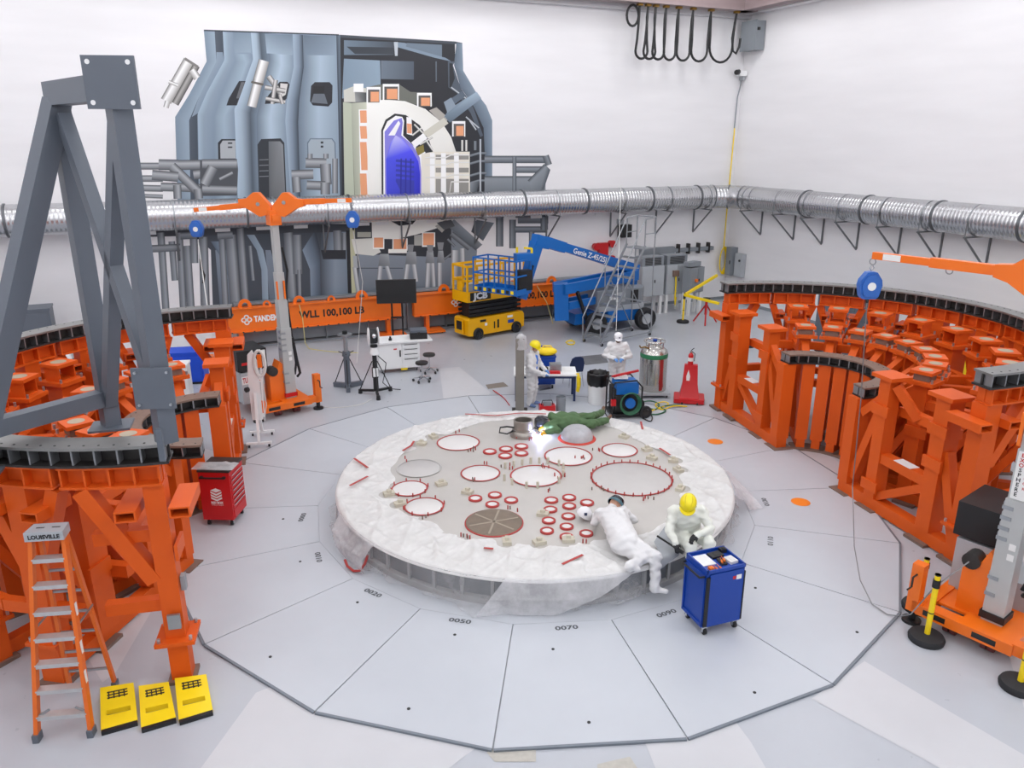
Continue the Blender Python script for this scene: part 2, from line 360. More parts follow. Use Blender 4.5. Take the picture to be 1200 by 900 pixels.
# ------------------------------------------------------------------ round machine base in the middle
DC = Vector((.42, 13.70, 0)); DRD = 3.70; DH = .5
M_PLATE = mat('brushed_plate','c6c3be',.42,.3,var=.10,scale=1.6,bump=.03,bscale=3)
M_SIDE = mat('side_panel_grey','6c7075',.5,.3,var=.10)
M_RIB = mat('side_frame','a7a8a8',.45,.4,var=.08)
M_COVER = mat('cover_film','dcdad8',.45,var=.03,scale=8)
M_COVERG = mat('cover_film_grey','c3c1bf',.4,.1,var=.04,scale=6)
M_BROWN = mat('brown_disc','85786a',.45,.6,var=.18,scale=7)
M_PEG = mat('pale_peg','c9c3b2',.6)
DK = thing('cryostat_base','huge round steel machine base with taped ports lying on the floor plates','machine base',DC+Z*.03)
b = MB(); b.lathe([(.01,DH-.06),(DRD-.02,DH-.06),(DRD,DH-.05),(DRD,DH-.01),(DRD-.01,DH),(.01,DH)],120); b.build('top_plate', M_PLATE, DK)
b = MB(); b.lathe([(DRD-.12,0),(DRD-.02,0),(DRD-.02,.09),(DRD-.08,.13),(DRD-.12,.13)],120); b.build('bottom_flange', M_RIB, DK)
b = MB(); b.lathe([(DRD-.16,.01),(DRD-.16,DH-.05)],120); b.build('core_wall', M_BLACK, DK)
NP = 48; pn = MB(); pn.arc((0,0,0),DRD-.11,DRD-.075,.12,DH-.06,-PI/NP*.9,PI/NP*.9,3); p0 = pn.build('side_panel', M_SIDE, DK)
rb = MB(); rb.beam((DRD-.075,0,.1),(DRD-.075,0,DH-.06),.05,.09,up=(1,0,0)); r0_ = rb.build('side_rib', M_RIB, DK)
copies(p0, [((0,0,0), 2*PI*i/NP) for i in range(NP)]); copies(r0_, [((0,0,0), 2*PI*(i+.5)/NP) for i in range(NP)])
def dp(px, py, z=DH): q = at(px, py, z+.03) - DC; return Vector((q.x, q.y, z))
def pxr(px, py, hw):  return (at(px+hw,py,DH) - at(px-hw,py,DH)).length/2
big = [(537,519,24,0,1),(491,549,25,1,0),(563,555,22,0,1),(480,573,20,0,2),(497,594,22,0,2),(628,558,29,0,1),(666,535,27,0,1),(726,528,20,0,1),(740,561,46,1,3)]
small = [(574,530),(593,527),(592,535),(611,524),(611,532),(557,585),(580,581),(577,592),(599,587),(646,587),(667,584),(688,590),(645,598),(667,594),(643,611),(666,606),(641,623),(664,618),(687,626),(664,630)]
studs = []
for x, y, hw, g, k in big:
    c = dp(x,y); r = pxr(x,y,hw); b = MB(); b.lathe([(.001,.012),(r*.96,.012),(r,.002)],48,Matrix.Translation(c)); cv = b.build('port_cover', M_COVERG if g else M_COVER, DK)
    b = MB(); b.lathe([(r-.012,.002),(r+.012,.006),(r+.022,.016),(r+.012,.022),(r-.008,.018)],48,Matrix.Translation(c)); b.build('rim', M_REDTAPE if k else M_COVERG, cv)
    if k == 3: studs += [(c + Vector((math.cos(2*PI*i/30),math.sin(2*PI*i/30),0))*(r+.02),1) for i in range(30)]
    if k == 2: studs += [(c + Vector((math.cos(2*PI*i/8+.3),math.sin(2*PI*i/8+.3),0))*(r+.03),1) for i in range(8)]
for x, y in small:
    c = dp(x,y); r = pxr(x,y,8.2); b = MB(); b.lathe([(.001,.02),(r*.72,.02)],24,Matrix.Translation(c)); cv = b.build('port_cover', M_COVER, DK)
    b = MB(); b.lathe([(r*.7,.0),(r*.7,.032),(r*.86,.04),(r,.03),(r,0)],24,Matrix.Translation(c)); b.build('tape_ring', M_REDTAPE, cv)
c = dp(579,613); r = pxr(579,613,33); b = MB(); b.lathe([(.001,.03),(r-.01,.03),(r,.02),(r,0)],56,Matrix.Translation(c)); cv = b.build('blank_disc', M_BROWN, DK); cv['label'] = 'brown bare metal blanking disc'
b = MB(); b.lathe([(r-.006,0),(r+.02,.0),(r+.02,.014),(r,.018)],56,Matrix.Translation(c)); b.build('rim', M_REDTAPE, cv)
for k in range(3):
    a = .35+k*PI/3*1.0; b = MB(); d = Vector((math.cos(a),math.sin(a),0)); b.beam(c+Z*.0305-d*r*.9,c+Z*.0305+d*r*.9,.035,.003); b.build('weld_line', mat('scribe','a89c8c',.5,.4), cv)
# studs and pegs
for x, y, n_ in ((541,508,3),(556,528,5),(618,517,4),(680,538,6),(700,528,4),(595,548,5),(656,560,6),(640,549,5),(472,540,2),(497,609,2),(561,565,3),(760,585,4),(700,575,3),(683,599,3),(543,630,5),(680,634,3),(600,598,3),(640,575,3),(563,545,2)):
    for k in range(n_): studs.append((dp(x+random.uniform(-8,8), y+random.uniform(-2.5,2.5)), 0 if random.random()<.3 else 1))
for x, y in ((592,549),(602,547),(612,545),(622,543),(632,543),(642,543),(591,563),(600,568),(617,572),(630,572),(655,566),(660,558),(660,550),(655,546)): studs.append((dp(x,y),2))
s1 = MB().cyl((0,0,0),(0,0,.07),.012,n=7).build('stud', M_REDTAPE, DK); s2 = MB().cyl((0,0,0),(0,0,.13),.026,n=8).build('peg', M_PEG, DK); s3 = MB().cyl((0,0,0),(0,0,.06),.012,n=7).build('stud', M_TERRA, DK)
for src, kk in ((s1,1),(s2,2),(s3,0)): copies(src, [(p,0) for p, k in studs if k == kk])
bk = MB(); bk.box((0,0,.03),(.2,.14,.06)); bk.box((0,0,.08),(.08,.06,.06)); k0 = bk.build('clamp_block', M_PEG, DK)
copies(k0, [(dp(*p), random.uniform(0,3)) for p in ((494,521),(508,513),(517,568),(456,580),(469,592),(548,578),(731,513),(758,528),(764,538),(789,541),(795,552),(797,574),(594,636),(632,637),(666,634),(636,604))])
# plastic sheets over the rim
def film(name, c, alpha, rough=.35, tr=.3):
    m = mat(name, c, rough, var=.04, scale=5, bump=.22, bscale=9); nt = m.node_tree; b = nt.nodes['Principled BSDF']; out = nt.nodes['Material Output']
    tl = nt.nodes.new('ShaderNodeBsdfTranslucent'); tl.inputs[0].default_value = (*lin(c),1); t2 = nt.nodes.new('ShaderNodeBsdfTransparent')
    a = nt.nodes.new('ShaderNodeMixShader'); a.inputs[0].default_value = tr; e = nt.nodes.new('ShaderNodeMixShader')
    nz = nt.nodes.new('ShaderNodeTexNoise'); nz.inputs['Scale'].default_value = 2.2; nz.inputs['Detail'].default_value = 6; nz.inputs['Roughness'].default_value = .7
    mr = nt.nodes.new('ShaderNodeMapRange'); mr.inputs['From Min'].default_value = .35; mr.inputs['From Max'].default_value = .65; mr.inputs['To Min'].default_value = max(0,alpha-.12); mr.inputs['To Max'].default_value = min(1,alpha+.12)
    nt.links.new(nt.nodes['Texture Coordinate'].outputs['Object'], nz.inputs['Vector']); nt.links.new(nz.outputs[0], mr.inputs[0]); nt.links.new(mr.outputs[0], e.inputs[0])
    nt.links.new(b.outputs[0], a.inputs[1]); nt.links.new(tl.outputs[0], a.inputs[2]); nt.links.new(t2.outputs[0], e.inputs[1]); nt.links.new(a.outputs[0], e.inputs[2]); nt.links.new(e.outputs[0], out.inputs[0]); return m
M_FILM = film('white_film','f7f7f6',.96); M_CLEAR = film('clear_film','e4e4e6',.26,.2,.2)
rs = random.Random(3)
def wrink(x, y, f=1.0):
    return sum(math.sin(x*a*f+y*b_*f+c_)*d for a,b_,c_,d in ((3.1,1.7,.3,1),(-2.3,4.1,1.9,.8),(7.3,-3.9,.7,.5),(5.1,8.7,2.2,.4),(-11.3,6.1,.1,.3),(13.7,9.1,1.1,.2)))
def crease(x, y):                              # sharp folds running in a few directions
    h = 0
    for a, f, p, w_ in ((.3,5.3,.2,1),(1.25,4.1,1.3,.9),(2.2,7.7,2.6,.6),(2.75,11.3,.9,.45),(.8,16.1,3.3,.3)):
        t = math.sin((x*math.cos(a)+y*math.sin(a))*f+p+1.3*math.sin((y*math.cos(a)-x*math.sin(a))*1.7+p)); h += w_*(1-abs(t))**5
    return h
OBST = [(q.x,q.y,.16) for q in (dp(*p) for p in ((494,521),(508,513),(517,568),(456,580),(469,592),(731,513),(758,528),(764,538),(789,541),(795,552),(797,574),(594,636),(632,637),(666,634)))]
OBST += [(dp(x,y).x,dp(x,y).y,pxr(x,y,hw)+.05) for x,y,hw in ((480,573,20),(497,594,22),(537,519,24),(491,549,25),(579,613,33))] + [(p.x,p.y,.05) for p, k in studs]
def edge(a, ri):                               # the sheet's inner edge runs round blocks, studs and port rims
    for x, y, r in OBST:
        ro_, ao = math.hypot(x,y), math.atan2(y,x); da = (a-ao+PI)%(2*PI)-PI; t = abs(da)*ro_
        if ro_+r > ri-.02 and t < r+.1: k = max(0,1-max(0,t-r)/.1); ri = max(ri, ri+(ro_+math.sqrt(max(0,r*r-min(t,r)**2))+.03-ri)*k)
    return ri
def sheet(label, a0, a1, inner, rout=DRD+.02, z=.012, n=110, ph=0.0):
    nr = 34; vs = []; fs = []
    for i in range(n+1):
        a = a0+(a1-a0)*i/n; ri = edge(a, inner(a)+.05*math.sin(a*9+ph)+.03*math.sin(a*23+ph))
        for j in range(nr+1):
            r = ri+(rout+.03-ri)*j/nr; x, y = r*math.cos(a), r*math.sin(a)
            e = min(1,i/6,(n-i)/6,(j+1)/5,(nr-j)/4); h = z + .034*crease(x+ph,y-ph)*(.25+.75*max(0,e))
            vs.append(DC+Z*.03+Vector((x,y,DH+max(.006,h) if j<nr else DH-.04)))
    for i in range(n):
        for j in range(nr): q = i*(nr+1)+j; fs.append((q,q+1,q+nr+2,q+nr+1))
    b = MB(); b.add(vs,fs); o = b.build('plastic_sheet', M_FILM, ang=80); return tag(o,label,'plastic sheet','plastic sheets over the machine base')
I = lambda *kv: (lambda a: np.interp(math.degrees(a) % 360, [k for k,_ in kv], [v for _,v in kv]))
sheet('wide white plastic sheet over the base rim facing the red tool chest', R(150), R(236), I((150,2.85),(180,2.75),(210,2.55),(236,2.75)), ph=.4)
sheet('white plastic sheet over the base rim between brown disc and floor', R(233), R(283), I((233,2.75),(255,2.66),(283,2.75)), z=.018, ph=2.1)
sheet('white plastic sheet under the crawling worker on the base rim', R(280), R(318), I((280,2.74),(296,2.75),(318,2.95)), z=.014, ph=3.7)
sheet('white plastic sheet behind the seated worker with yellow helmet', R(-40), R(30), I((0,2.88),(30,2.9),(310,2.95),(340,2.75),(360,2.88)), z=.02, ph=5.2)
sheet('white plastic sheet by the boots of the green-clad welder', R(27), R(62), I((27,2.85),(45,2.95),(62,3.3)), z=.012, ph=6.6)
sheet('white plastic sheet along the base rim by the grey post', R(72), R(122), I((72,3.35),(100,3.2),(122,2.95)), z=.012, ph=8.3)
sheet('crumpled white plastic sheet on the base rim near the laser tracker', R(118), R(153), I((118,2.95),(135,2.85),(153,2.85)), z=.02, ph=9.9)
def skirt(label, a0, a1, reach, n=40, ph=0.0):
    vs = []; fs = []; nr = 9
    for i in range(n+1):
        a = a0+(a1-a0)*i/n; q = max(.01,reach(a)*.6+.03*math.sin(a*31+ph)); 
        for j in range(nr+1):
            t = j/nr; fold = .018*math.sin(a*70+ph)+.02*math.sin(a*37+2*ph)+.012*math.sin(a*113)
            if t < .6: k = t/.6; r = DRD+.035+fold*k+.10*k*k*min(1,q*2); z = DH-.0-(DH-.03)*k
            else: k = (t-.6)/.4; r = DRD+.035+fold+.10*min(1,q*2)+q*k; z = .02+.02*abs(math.sin(a*53+7*k+ph))*(1-k*.5)
            vs.append(DC+Vector((r*math.cos(a), r*math.sin(a), .012+max(.03,z+.03))))
    for i in range(n):
        for j in range(nr): w_ = i*(nr+1)+j; fs.append((w_,w_+1,w_+nr+2,w_+nr+1))
    b = MB(); b.add(vs,fs); return tag(b.build('plastic_skirt', M_CLEAR, ang=80),label,'plastic sheet','clear plastic skirts round the machine base')
skirt('clear plastic skirt hanging beside the red-taped film bundle', R(165), R(222), I((165,.12),(190,.2),(222,.15)), ph=.3)
skirt('clear plastic skirt with a corner spread on the floor', R(222), R(262), I((222,.2),(235,.06),(245,.05),(252,.25),(256,.5),(262,.05)), ph=1.1)
skirt('clear plastic skirt below the crawling worker', R(262), R(296), I((262,.08),(280,.05),(296,.07)), ph=2.2)
skirt('clear plastic skirt hanging behind the blue tool cart', R(-52), R(-8), I((308,.12),(335,.08),(352,.2)), ph=3.1)
skirt('clear plastic skirt on the far right of the base', R(-8), R(60), I((0,.22),(15,.1),(60,.1),(352,.22)), ph=4.0)
skirt('clear plastic skirt trailing towards the grey post', R(95), R(165), I((95,.25),(120,.15),(140,.3),(165,.12)), ph=5.0)
# a loose corner pulled down to the floor and a bundle of film
def patchgrid(name, label, c4, m, n=22, bulge=.05, amp=.02, cat='plastic sheet'):
    vs = []
    for i in range(n+1):
        for j in range(n+1):
            u_, v_ = i/n, j/n; p = (c4[0]*(1-u_)+c4[1]*u_)*(1-v_)+(c4[3]*(1-u_)+c4[2]*u_)*v_
            d = Vector((p.x-DC.x,p.y-DC.y,0)).normalized(); k = math.sin(PI*v_)*bulge+amp*crease(p.x*2.2,p.z*3+p.y*2)*math.sin(PI*min(1,v_+.1)); q = p+d*k+Z*(amp*.5*crease(p.x*3,p.y*3) if v_>.05 else 0); e_ = Vector((q.x-DC.x,q.y-DC.y,0)); rm = DRD+.05+.15*min(1,max(0,(DH+.05-q.z)/DH)*2)
            if e_.length < rm: q = Vector((DC.x,DC.y,q.z))+e_.normalized()*rm
            vs.append(q)
    b = MB(); b.add(vs,[(i*(n+1)+j,i*(n+1)+j+1,(i+1)*(n+1)+j+1,(i+1)*(n+1)+j) for i in range(n) for j in range(n)]); return tag(b.build(name, m, ang=80),label,cat)
M_CLEAR2 = film('hazy_film','ededf0',.5,.2,.2)
rim = lambda a, z=DH+.05, r=DRD+.05: DC+Vector((r*math.cos(R(a)),r*math.sin(R(a)),z))
patchgrid('plastic_flap','loose clear plastic corner pulled down onto the floor plates',[rim(262),rim(293),at(650,716)+Z*.045,at(556,727)+Z*.045],M_CLEAR2,26,.04,.02)
patchgrid('plastic_bundle','bunched clear plastic hanging over the rim by the red tape loop',[rim(205),rim(226),at(428,678)+Z*.05,at(402,655)+Z*.05],M_CLEAR2,24,.14,.035)
patchgrid('plastic_trail','clear plastic trailing on the floor beside the orange dots',[rim(-14),rim(8),at(893,598)+Z*.05,at(878,602)+Z*.05],M_CLEAR2,18,.05,.02)
# loose red tape
def tape(pts, z=.05, label='strip of red tape lying across the plastic sheet'):
    P_ = [at(x,y,DH+.03+z) for x,y in pts]; b = MB()
    for a, c_ in zip(P_[:-1],P_[1:]): b.beam(a,c_,.045,.006)
    return tag(b.build('red_tape_strip', M_REDTAPE), label,'tape','red tape strips on the plastic')
tape([(472,528),(482,522),(485,517)],.06); tape([(415,537),(431,548)],.07); tape([(410,569),(431,558)],.07,'strip of red tape on the sheet facing the red tool chest')
tape([(545,485),(580,487),(610,484),(640,485)],.07,'long red tape strip beside the red welding feeder'); tape([(659,661),(683,650)],.06,'red tape strip on the sheet near the crawling worker'); tape([(773,525),(785,533)],.06,'red tape strip on the sheet across from the orange dots'); tape([(751,494),(753,503)],.06,'short red tape strip near the green blanket'); tape([(567,642),(578,643)],.06,'short red tape strip near the brown disc')
q = at(416,670)+Z*.03; b = MB(); b.path([q+Vector(p) for p in ((-.18,.12,.12),(-.12,.02,.06),(.0,-.08,.03),(.1,-.1,.05),(.16,.0,.1),(.2,.12,.2))],.022,6)
tag(b.build('red_tape_bundle', M_REDTAPE),'curled loop of red tape on the floor by the base','tape')
# ------------------------------------------------------------------ two half rings of orange support stands
RB = 2.6                                   # radius at which a stand's origin sits
M_PADTOP = mat('pad_disc','b5a893',.5,.3,var=.08); M_BOLT = mat('bolt','b9bcc0',.3,.8)
M_RAILTOP = mat('rail_top','8f8f8d',.38,.65,var=.12,scale=5)
def X(r, y=0, z=0): return Vector((r-RB, y, z))
def arcl(b, r0, r1, z0, z1, a0, a1, n=5): return b.arc((-RB,0,0), r0, r1, z0, z1, a0, a1, n)
HA = PI/11/2
def P_(t, name, b, m=M_ORANGE): return b.build(name, m, t)
def post(t, name, r, y, z0, z1, w, d=None): return P_(t, name, MB().bb(r-RB-w/2, r-RB+w/2, y-(d or w)/2, y+(d or w)/2, z0, z1))
def plate(t, name, r, y, z, w, d, h, m=M_ORANGE):
    return P_(t, name, MB().bb(r-RB-w/2, r-RB+w/2, y-d/2, y+d/2, z, z+h), m)
def bolts(t, r, y, z, w, d):
    for sx in (-1,1):
        for sy in (-1,1): P_(t,'bolt',MB().cyl(X(r+sx*w/2,y+sy*d/2,z),X(r+sx*w/2,y+sy*d/2,z+.07),.022,n=6), M_BOLT)
def pad(t, r, z, w, hollow):
    plate(t,'ledge_plate', r,0,z, w*1.3,w*1.2,.07)
    b = MB()
    if hollow: b.rtube(X(r-.17,0,z+.2),X(r+.17,0,z+.2),w*.78,.26,.02); P_(t,'riser_box',b)
    else: P_(t,'jack_block', MB().bb(r-RB-w*.36,r-RB+w*.36,-w*.36,w*.36,z+.07,z+.2), M_TERRA)
    zt = z+(.33 if hollow else .2)
    plate(t,'pad_plate', r,0,zt, w*1.0,w*1.0,.06)
    P_(t,'pad_disc', MB().cyl(X(r,0,zt+.06),X(r,0,zt+.064),w*.3,n=20), M_PADTOP)
    bolts(t, r,0,z+.07, w*1.1,w*1.0)
def header(t, a0, a1):
    b = MB(); arcl(b,3.84,4.16,2.80,2.83,a0,a1); P_(t,'header_bottom_flange',b)
    b = MB(); arcl(b,3.84,4.16,3.05,3.08,a0,a1); P_(t,'header_top_flange',b)
    b = MB(); arcl(b,3.985,4.015,2.83,3.05,a0,a1); P_(t,'header_web',b)
    n = max(2, round((a1-a0)*4/.3))
    for i in range(n+1):
        a = a0+.006+(a1-a0-.012)*i/n; d = Vector((math.cos(a),math.sin(a),0)); o = Vector((-RB,0,0))
        P_(t,'header_stiffener', MB().beam(o+d*3.86+Z*2.94, o+d*4.14+Z*2.94, .025,.22))
def brace(t, p0, p1, w, h=None, up=(0,0,1)): return P_(t,'brace', MB().beam(p0,p1,w,h or w,up))
def stubs(t, z=2.5):
    for y in (-.3,.3): P_(t,'fork_tube', MB().rtube(X(3.75,y,z),X(4.3,y,z),.24,.14,.022))
def foot(t, r, y, w=.46): plate(t,'foot_plate',r,y,0,w,w,.05,M_TERRA)
def lug(t, r, y, z):
    P_(t,'splice_plate', MB().bb(r-RB-.2,r-RB+.2,y-.02,y+.02,z-.1,z+.1))
def inner_stand():
    t = thing('support_stand','','support stand')
    P_(t,'base_beam', MB().bb(1.1-RB,4.05-RB,-.09,.09,.03,.24))
    for r in (1.2,2.1,3.25,4.0): foot(t,r,0,.4)
    post(t,'inner_post',1.22,0,.24,2.02,.2,.26); post(t,'mid_post',2.05,0,.24,2.42,.26)
    post(t,'column',3.22,0,.24,2.5,.36); post(t,'outer_post',4.0,0,.03,2.8,.26,.3)
    brace(t,X(1.3,0,1.75),X(1.98,0,2.3),.16,.14); brace(t,X(1.3,0,.3),X(2.0,0,1.6),.14); brace(t,X(2.15,0,.3),X(3.1,0,1.9),.14); brace(t,X(3.35,0,.9),X(3.92,0,1.9),.14)
    P_(t,'tie_beam', MB().bb(2.1-RB,3.2-RB,-.08,.08,1.95,2.11))
    for z in (1.05,1.98):
        P_(t,'tie_beam', MB().bb(2.9-RB,3.04-RB,-2.97*math.tan(HA),2.97*math.tan(HA),z-.09,z+.09))
    P_(t,'tie_beam', MB().bb(3.95-RB,4.07-RB,-4*math.tan(HA),4*math.tan(HA),1.0,1.16))
    pad(t,2.05,2.42,.40,False); pad(t,3.22,2.5,.44,True)
    header(t,-HA+.012,HA-.012)
    for s in (-1,1): brace(t,X(4.0,s*.1,1.7),X(4.0,s*.49,2.78),.16,.2,up=(1,0,0)); lug(t,3.25,s*.2,1.2); lug(t,2.1,s*.15,1.5)
    stubs(t); plate(t,'collar_plate',4.0,0,.62,.44,.44,.05); bolts(t,4.0,0,.66,.34,.34)
    return t
def end_stand(s, lite=False):                # s=+1: flat side towards local +y; lite: only the outer post with header and braces
    t = thing('support_stand','','support stand'); y0 = s*.0
    if lite:
        foot(t,3.98,0,.34); post(t,'outer_post',3.98,0,.03,2.8,.24,.24); plate(t,'collar_plate',3.98,0,.62,.48,.48,.05); bolts(t,3.98,0,.66,.38,.38)
        brace(t,X(4.0,-s*.15,1.5),X(4.0,-s*.8,2.78),.18,.22,up=(1,0,0))
        for k in (0,1): P_(t,'fork_tube', MB().rtube(X(3.6,s*(.3-k*.6),2.5),X(4.3,s*(.3-k*.6),2.5),.24,.14,.022))
        for z in (1.12,2.1): P_(t,'tie_beam', MB().bb(3.88-RB,4.02-RB,min(0,-s*.78),max(0,-s*.78),z-.08,z+.08))
        P_(t,'tie_beam', MB().bb(3.2-RB,3.9-RB,-s*.35-.08,-s*.35+.08,2.0,2.16))
        lug(t,3.98,s*.17,1.9); P_(t,'latch', MB().bb(3.98-RB+.16,3.98-RB+.2,-.05,.1,.85,1.05), M_GALV); P_(t,'latch', MB().bb(3.98-RB-.05,3.98-RB+.05,s*.16-.03,s*.16+.03,1.3,1.5), M_GALV)
        return t
    P_(t,'base_beam', MB().bb(1.1-RB,4.1-RB,y0-.12,y0+.12,.03,.26))
    for r in (1.2,1.95,3.25,4.0): foot(t,r,y0,.46)
    post(t,'inner_post',1.22,y0,.26,2.02,.26,.3); post(t,'mid_post',1.95,y0,.26,2.6,.26); post(t,'column',3.3,y0,.26,2.66,.3)
    post(t,'outer_post',3.98,y0,.03,2.8,.28,.3)
    plate(t,'top_plate',1.95,y0,2.6,.5,.46,.07); plate(t,'top_plate',3.3,y0,2.66,.52,.48,.07)
    P_(t,'tie_beam', MB().bb(1.95-RB,3.3-RB,y0-.1,y0+.1,1.0,1.18)); P_(t,'tie_beam', MB().bb(2.0-RB,3.3-RB,-s*.3-.08,-s*.3+.08,1.88,2.05))
    brace(t,X(2.05,y0,.3),X(3.15,y0,.98),.15); brace(t,X(3.85,y0,.35),X(3.42,y0,1.75),.17); brace(t,X(1.35,y0,.4),X(1.85,y0,2.0),.16); brace(t,X(2.1,y0,2.5),X(2.45,y0-s*.25,1.95),.15)
    brace(t,X(1.95,y0,2.3),X(1.4,y0,1.75),.15)
    P_(t,'tie_beam', MB().bb(3.9-RB,4.06-RB,min(0,-s*1.0),max(0,-s*1.0),1.0,1.18))
    for z in (2.1,1.5): lug(t,3.3,y0+s*.17,z)
    for z in (2.0,.5): lug(t,1.95,y0+s*.15,z)
    plate(t,'shim_sheet',2.6,y0,1.18,.4,.2,.012,M_WHITE)
    brace(t,X(4.0,y0-s*.15,1.75),X(4.0,y0-s*.72,2.78),.16,.2,up=(1,0,0))
    for k in (0,1): P_(t,'fork_tube', MB().rtube(X(3.6,y0+s*(.28-k*.56),2.5),X(4.3,y0+s*(.28-k*.56),2.5),.24,.14,.022))
    plate(t,'collar_plate',3.98,y0,.62,.48,.48,.05); bolts(t,3.98,y0,.66,.38,.38)
    return t
def place(t, c, ang, label, group):
    d = Vector((math.cos(ang),math.sin(ang),0)); t.location = c + d*RB; t.rotation_euler = (0,0,ang); tag(t,label,None,group)
proto = inner_stand(); used = False
def half_ring(c, n, which, hidden=()):
    global used
    step = PI/11
    for i in range(1,10):
        a = n + (5-i)*step
        if i in hidden: continue
        t = proto
        if used: t = copy_tree(proto)
        used = True
        place(t, c, a, 'orange steel support stand with pad-topped columns in the half ring '+which, 'orange stands of the half ring '+which)
    for s in (1,-1):
        t = end_stand(s, which.startswith('behind') and s > 0); a = n + s*R(88.3); place(t, c, a, '', '')
        hd = n + s*R(88.3); q0, q1 = (-R(88.3)+R(73.9), R(1.7)) if s>0 else (-R(1.7), R(88.3)-R(73.9)); header(t,q0,q1)
        yield t
def rail(name, c, n, r0, r1, z0, z1, a0, a1, label, nst, m_top=M_RAILTOP):
    t = thing(name,label,'rail',c+Z*z0,n)
    h = z1-z0; N = max(12,int((a1-a0)*14))
    MB().arc((0,0,0),r0,r1,0,.03,a0,a1,N).build('bottom_flange', M_DSTEEL, t)
    MB().arc((0,0,0),r0,r1,h-.035,h,a0,a1,N).build('top_flange', m_top, t)
    rm = (r0+r1)/2; MB().arc((0,0,0),rm-.015,rm+.015,.03,h-.035,a0,a1,N).build('web', M_DSTEEL, t)
    st = MB().beam((r0+.015,0,h/2),(r1-.015,0,h/2),.02,h-.07).build('stiffener', M_STEEL, t)
    copies(st, [((0,0,0), a0+.01+(a1-a0-.02)*i/nst) for i in range(nst+1)])
    bo = MB().cyl((rm+.09,0,h),(rm+.09,0,h+.004),.014,n=8).build('bolt_hole', M_BLACK, t); copies(bo, [((0,0,0), a0+(a1-a0)*(i+.5)/(nst*1.5)) for i in range(int(nst*1.5))])
    return t
CR, NR = Vector((6.35,15.25,0)), R(14.06); CL, NL = Vector((-5.15,12.4,0)), R(194.06)
ends = list(half_ring(CR, NR, 'by the right wall'))
ends[0]['label'] = 'orange steel end stand with plain top plates beside the red extinguisher stand'; ends[1]['label'] = 'orange steel end stand with plain top plates beside the black box of the mast cart'
ends = list(half_ring(CL, NL, 'behind the stepladder'))
ends[0]['label'] = 'orange steel end stand carrying the grey tripod frame beside the yellow trays'; ends[1]['label'] = 'orange steel end stand beside the grey counterweight with red lettering'
for c, n, wh in ((CR,NR,'by the right wall'),(CL,NL,'behind the stepladder')):
    rail('curved_rail', c, n, 3.82,4.18,3.08,3.33,-R(91.5),R(91.5),'long dark steel curved rail on top of the orange half ring '+wh, 52)
    rail('inner_curved_rail', c, n, 1.06,1.40,2.02,2.24,-R(91),R(91),'tight steel curved rail on the inner posts '+wh, 16, M_TERRA)
# ------------------------------------------------------------------ grey tripod frame standing on the left half ring
def up_to(p, py):                             # height at which the vertical through p meets photo row py
    lo, hi = p.z, 12
    for _ in range(40):
        m = (lo+hi)/2; q = Vector((p.x,p.y,m-CH)); dep = q.y*math.cos(TH)-q.z*math.sin(TH); yy = 450-F*(q.y*math.sin(TH)+q.z*math.cos(TH))/dep
        if yy > py: lo = m
        else: hi = m
    return lo
kb = at(131,500,3.07); pb = at(196,520,3.33); lb = at(-30,560,3.07)
kt = Vector((kb.x,kb.y,up_to(kb,110))); ztop = kt.z; pt = Vector((pb.x,pb.y,ztop))
TF = thing('tripod_frame','tall grey painted steel tripod frame with square end plate on top','steel frame',pb)
def tb(name, p0, p1, w, h=None, up=(0,0,1)): return MB().beam(p0,p1,w,h or w,up).build(name, M_GREY, TF, world=True)
dTop = (pt-kt).normalized()
tb('upright', pb+Z*.03, pt, .2, up=(dTop.y,-dTop.x,0)); tb('upright', kb+Z*.03, kt-Z*.05, .2, up=(dTop.y,-dTop.x,0))
tb('top_beam', kt-dTop*.12, pt+dTop*.02, .22, .26)
tb('diagonal', kt-Z*.25+dTop*.1, pb+Z*.55-dTop*.05, .15,.17); tb('diagonal', pt-Z*.3-dTop*.06, kb+Z*.35+dTop*.06, .15,.17)
tb('raking_leg', kt-Z*.08-dTop*.02, lb+Z*.03, .2,.24)
sk = kb+Z*.42; sl = lb+(kt-lb)*.12; tb('strut', sk, sl, .2,.2)
for q in (kb,lb): MB().box(q+Z*.015,(.5,.42,.03),.3).build('base_plate', M_GREY, TF, world=True)
MB().box(pb+Z*.05+Vector((0,-.16,0)),(.07,.03,.4),.0).build('foot_gusset', M_GREY, TF, world=True)
pl = MB().box((0,0,0),(.52,.035,.52)); face = Matrix.Rotation(.12,3,'Z')
b = MB().box(pt+Vector((.03,-.15,.03)),(.5,.035,.5),.12); ep_ = b.build('end_plate', M_GREY, TF, world=True)
b = MB().box(pb+Z*.72+Vector((0,-.13,0)),(.44,.03,.48),.08); sp_ = b.build('splice_plate', M_GREY, TF, world=True)
for sx in (-.19,.19):
    for sz in (-.19,.19):
        q = pt+Vector((.03,-.15,.03))+Matrix.Rotation(.12,3,'Z')@Vector((sx,-.019,sz)); MB().cyl(q,q+Vector((0,-.004,0)),.025,n=10).build('bolt_hole', M_WHITE, ep_ if False else TF, world=True)
        q = pb+Z*.72+Vector((0,-.13,0))+Matrix.Rotation(.08,3,'Z')@Vector((sx*.9,-.016,sz)); MB().cyl(q,q+Vector((0,-.02,0)),.016,n=8).build('bolt', M_BOLT, TF, world=True)
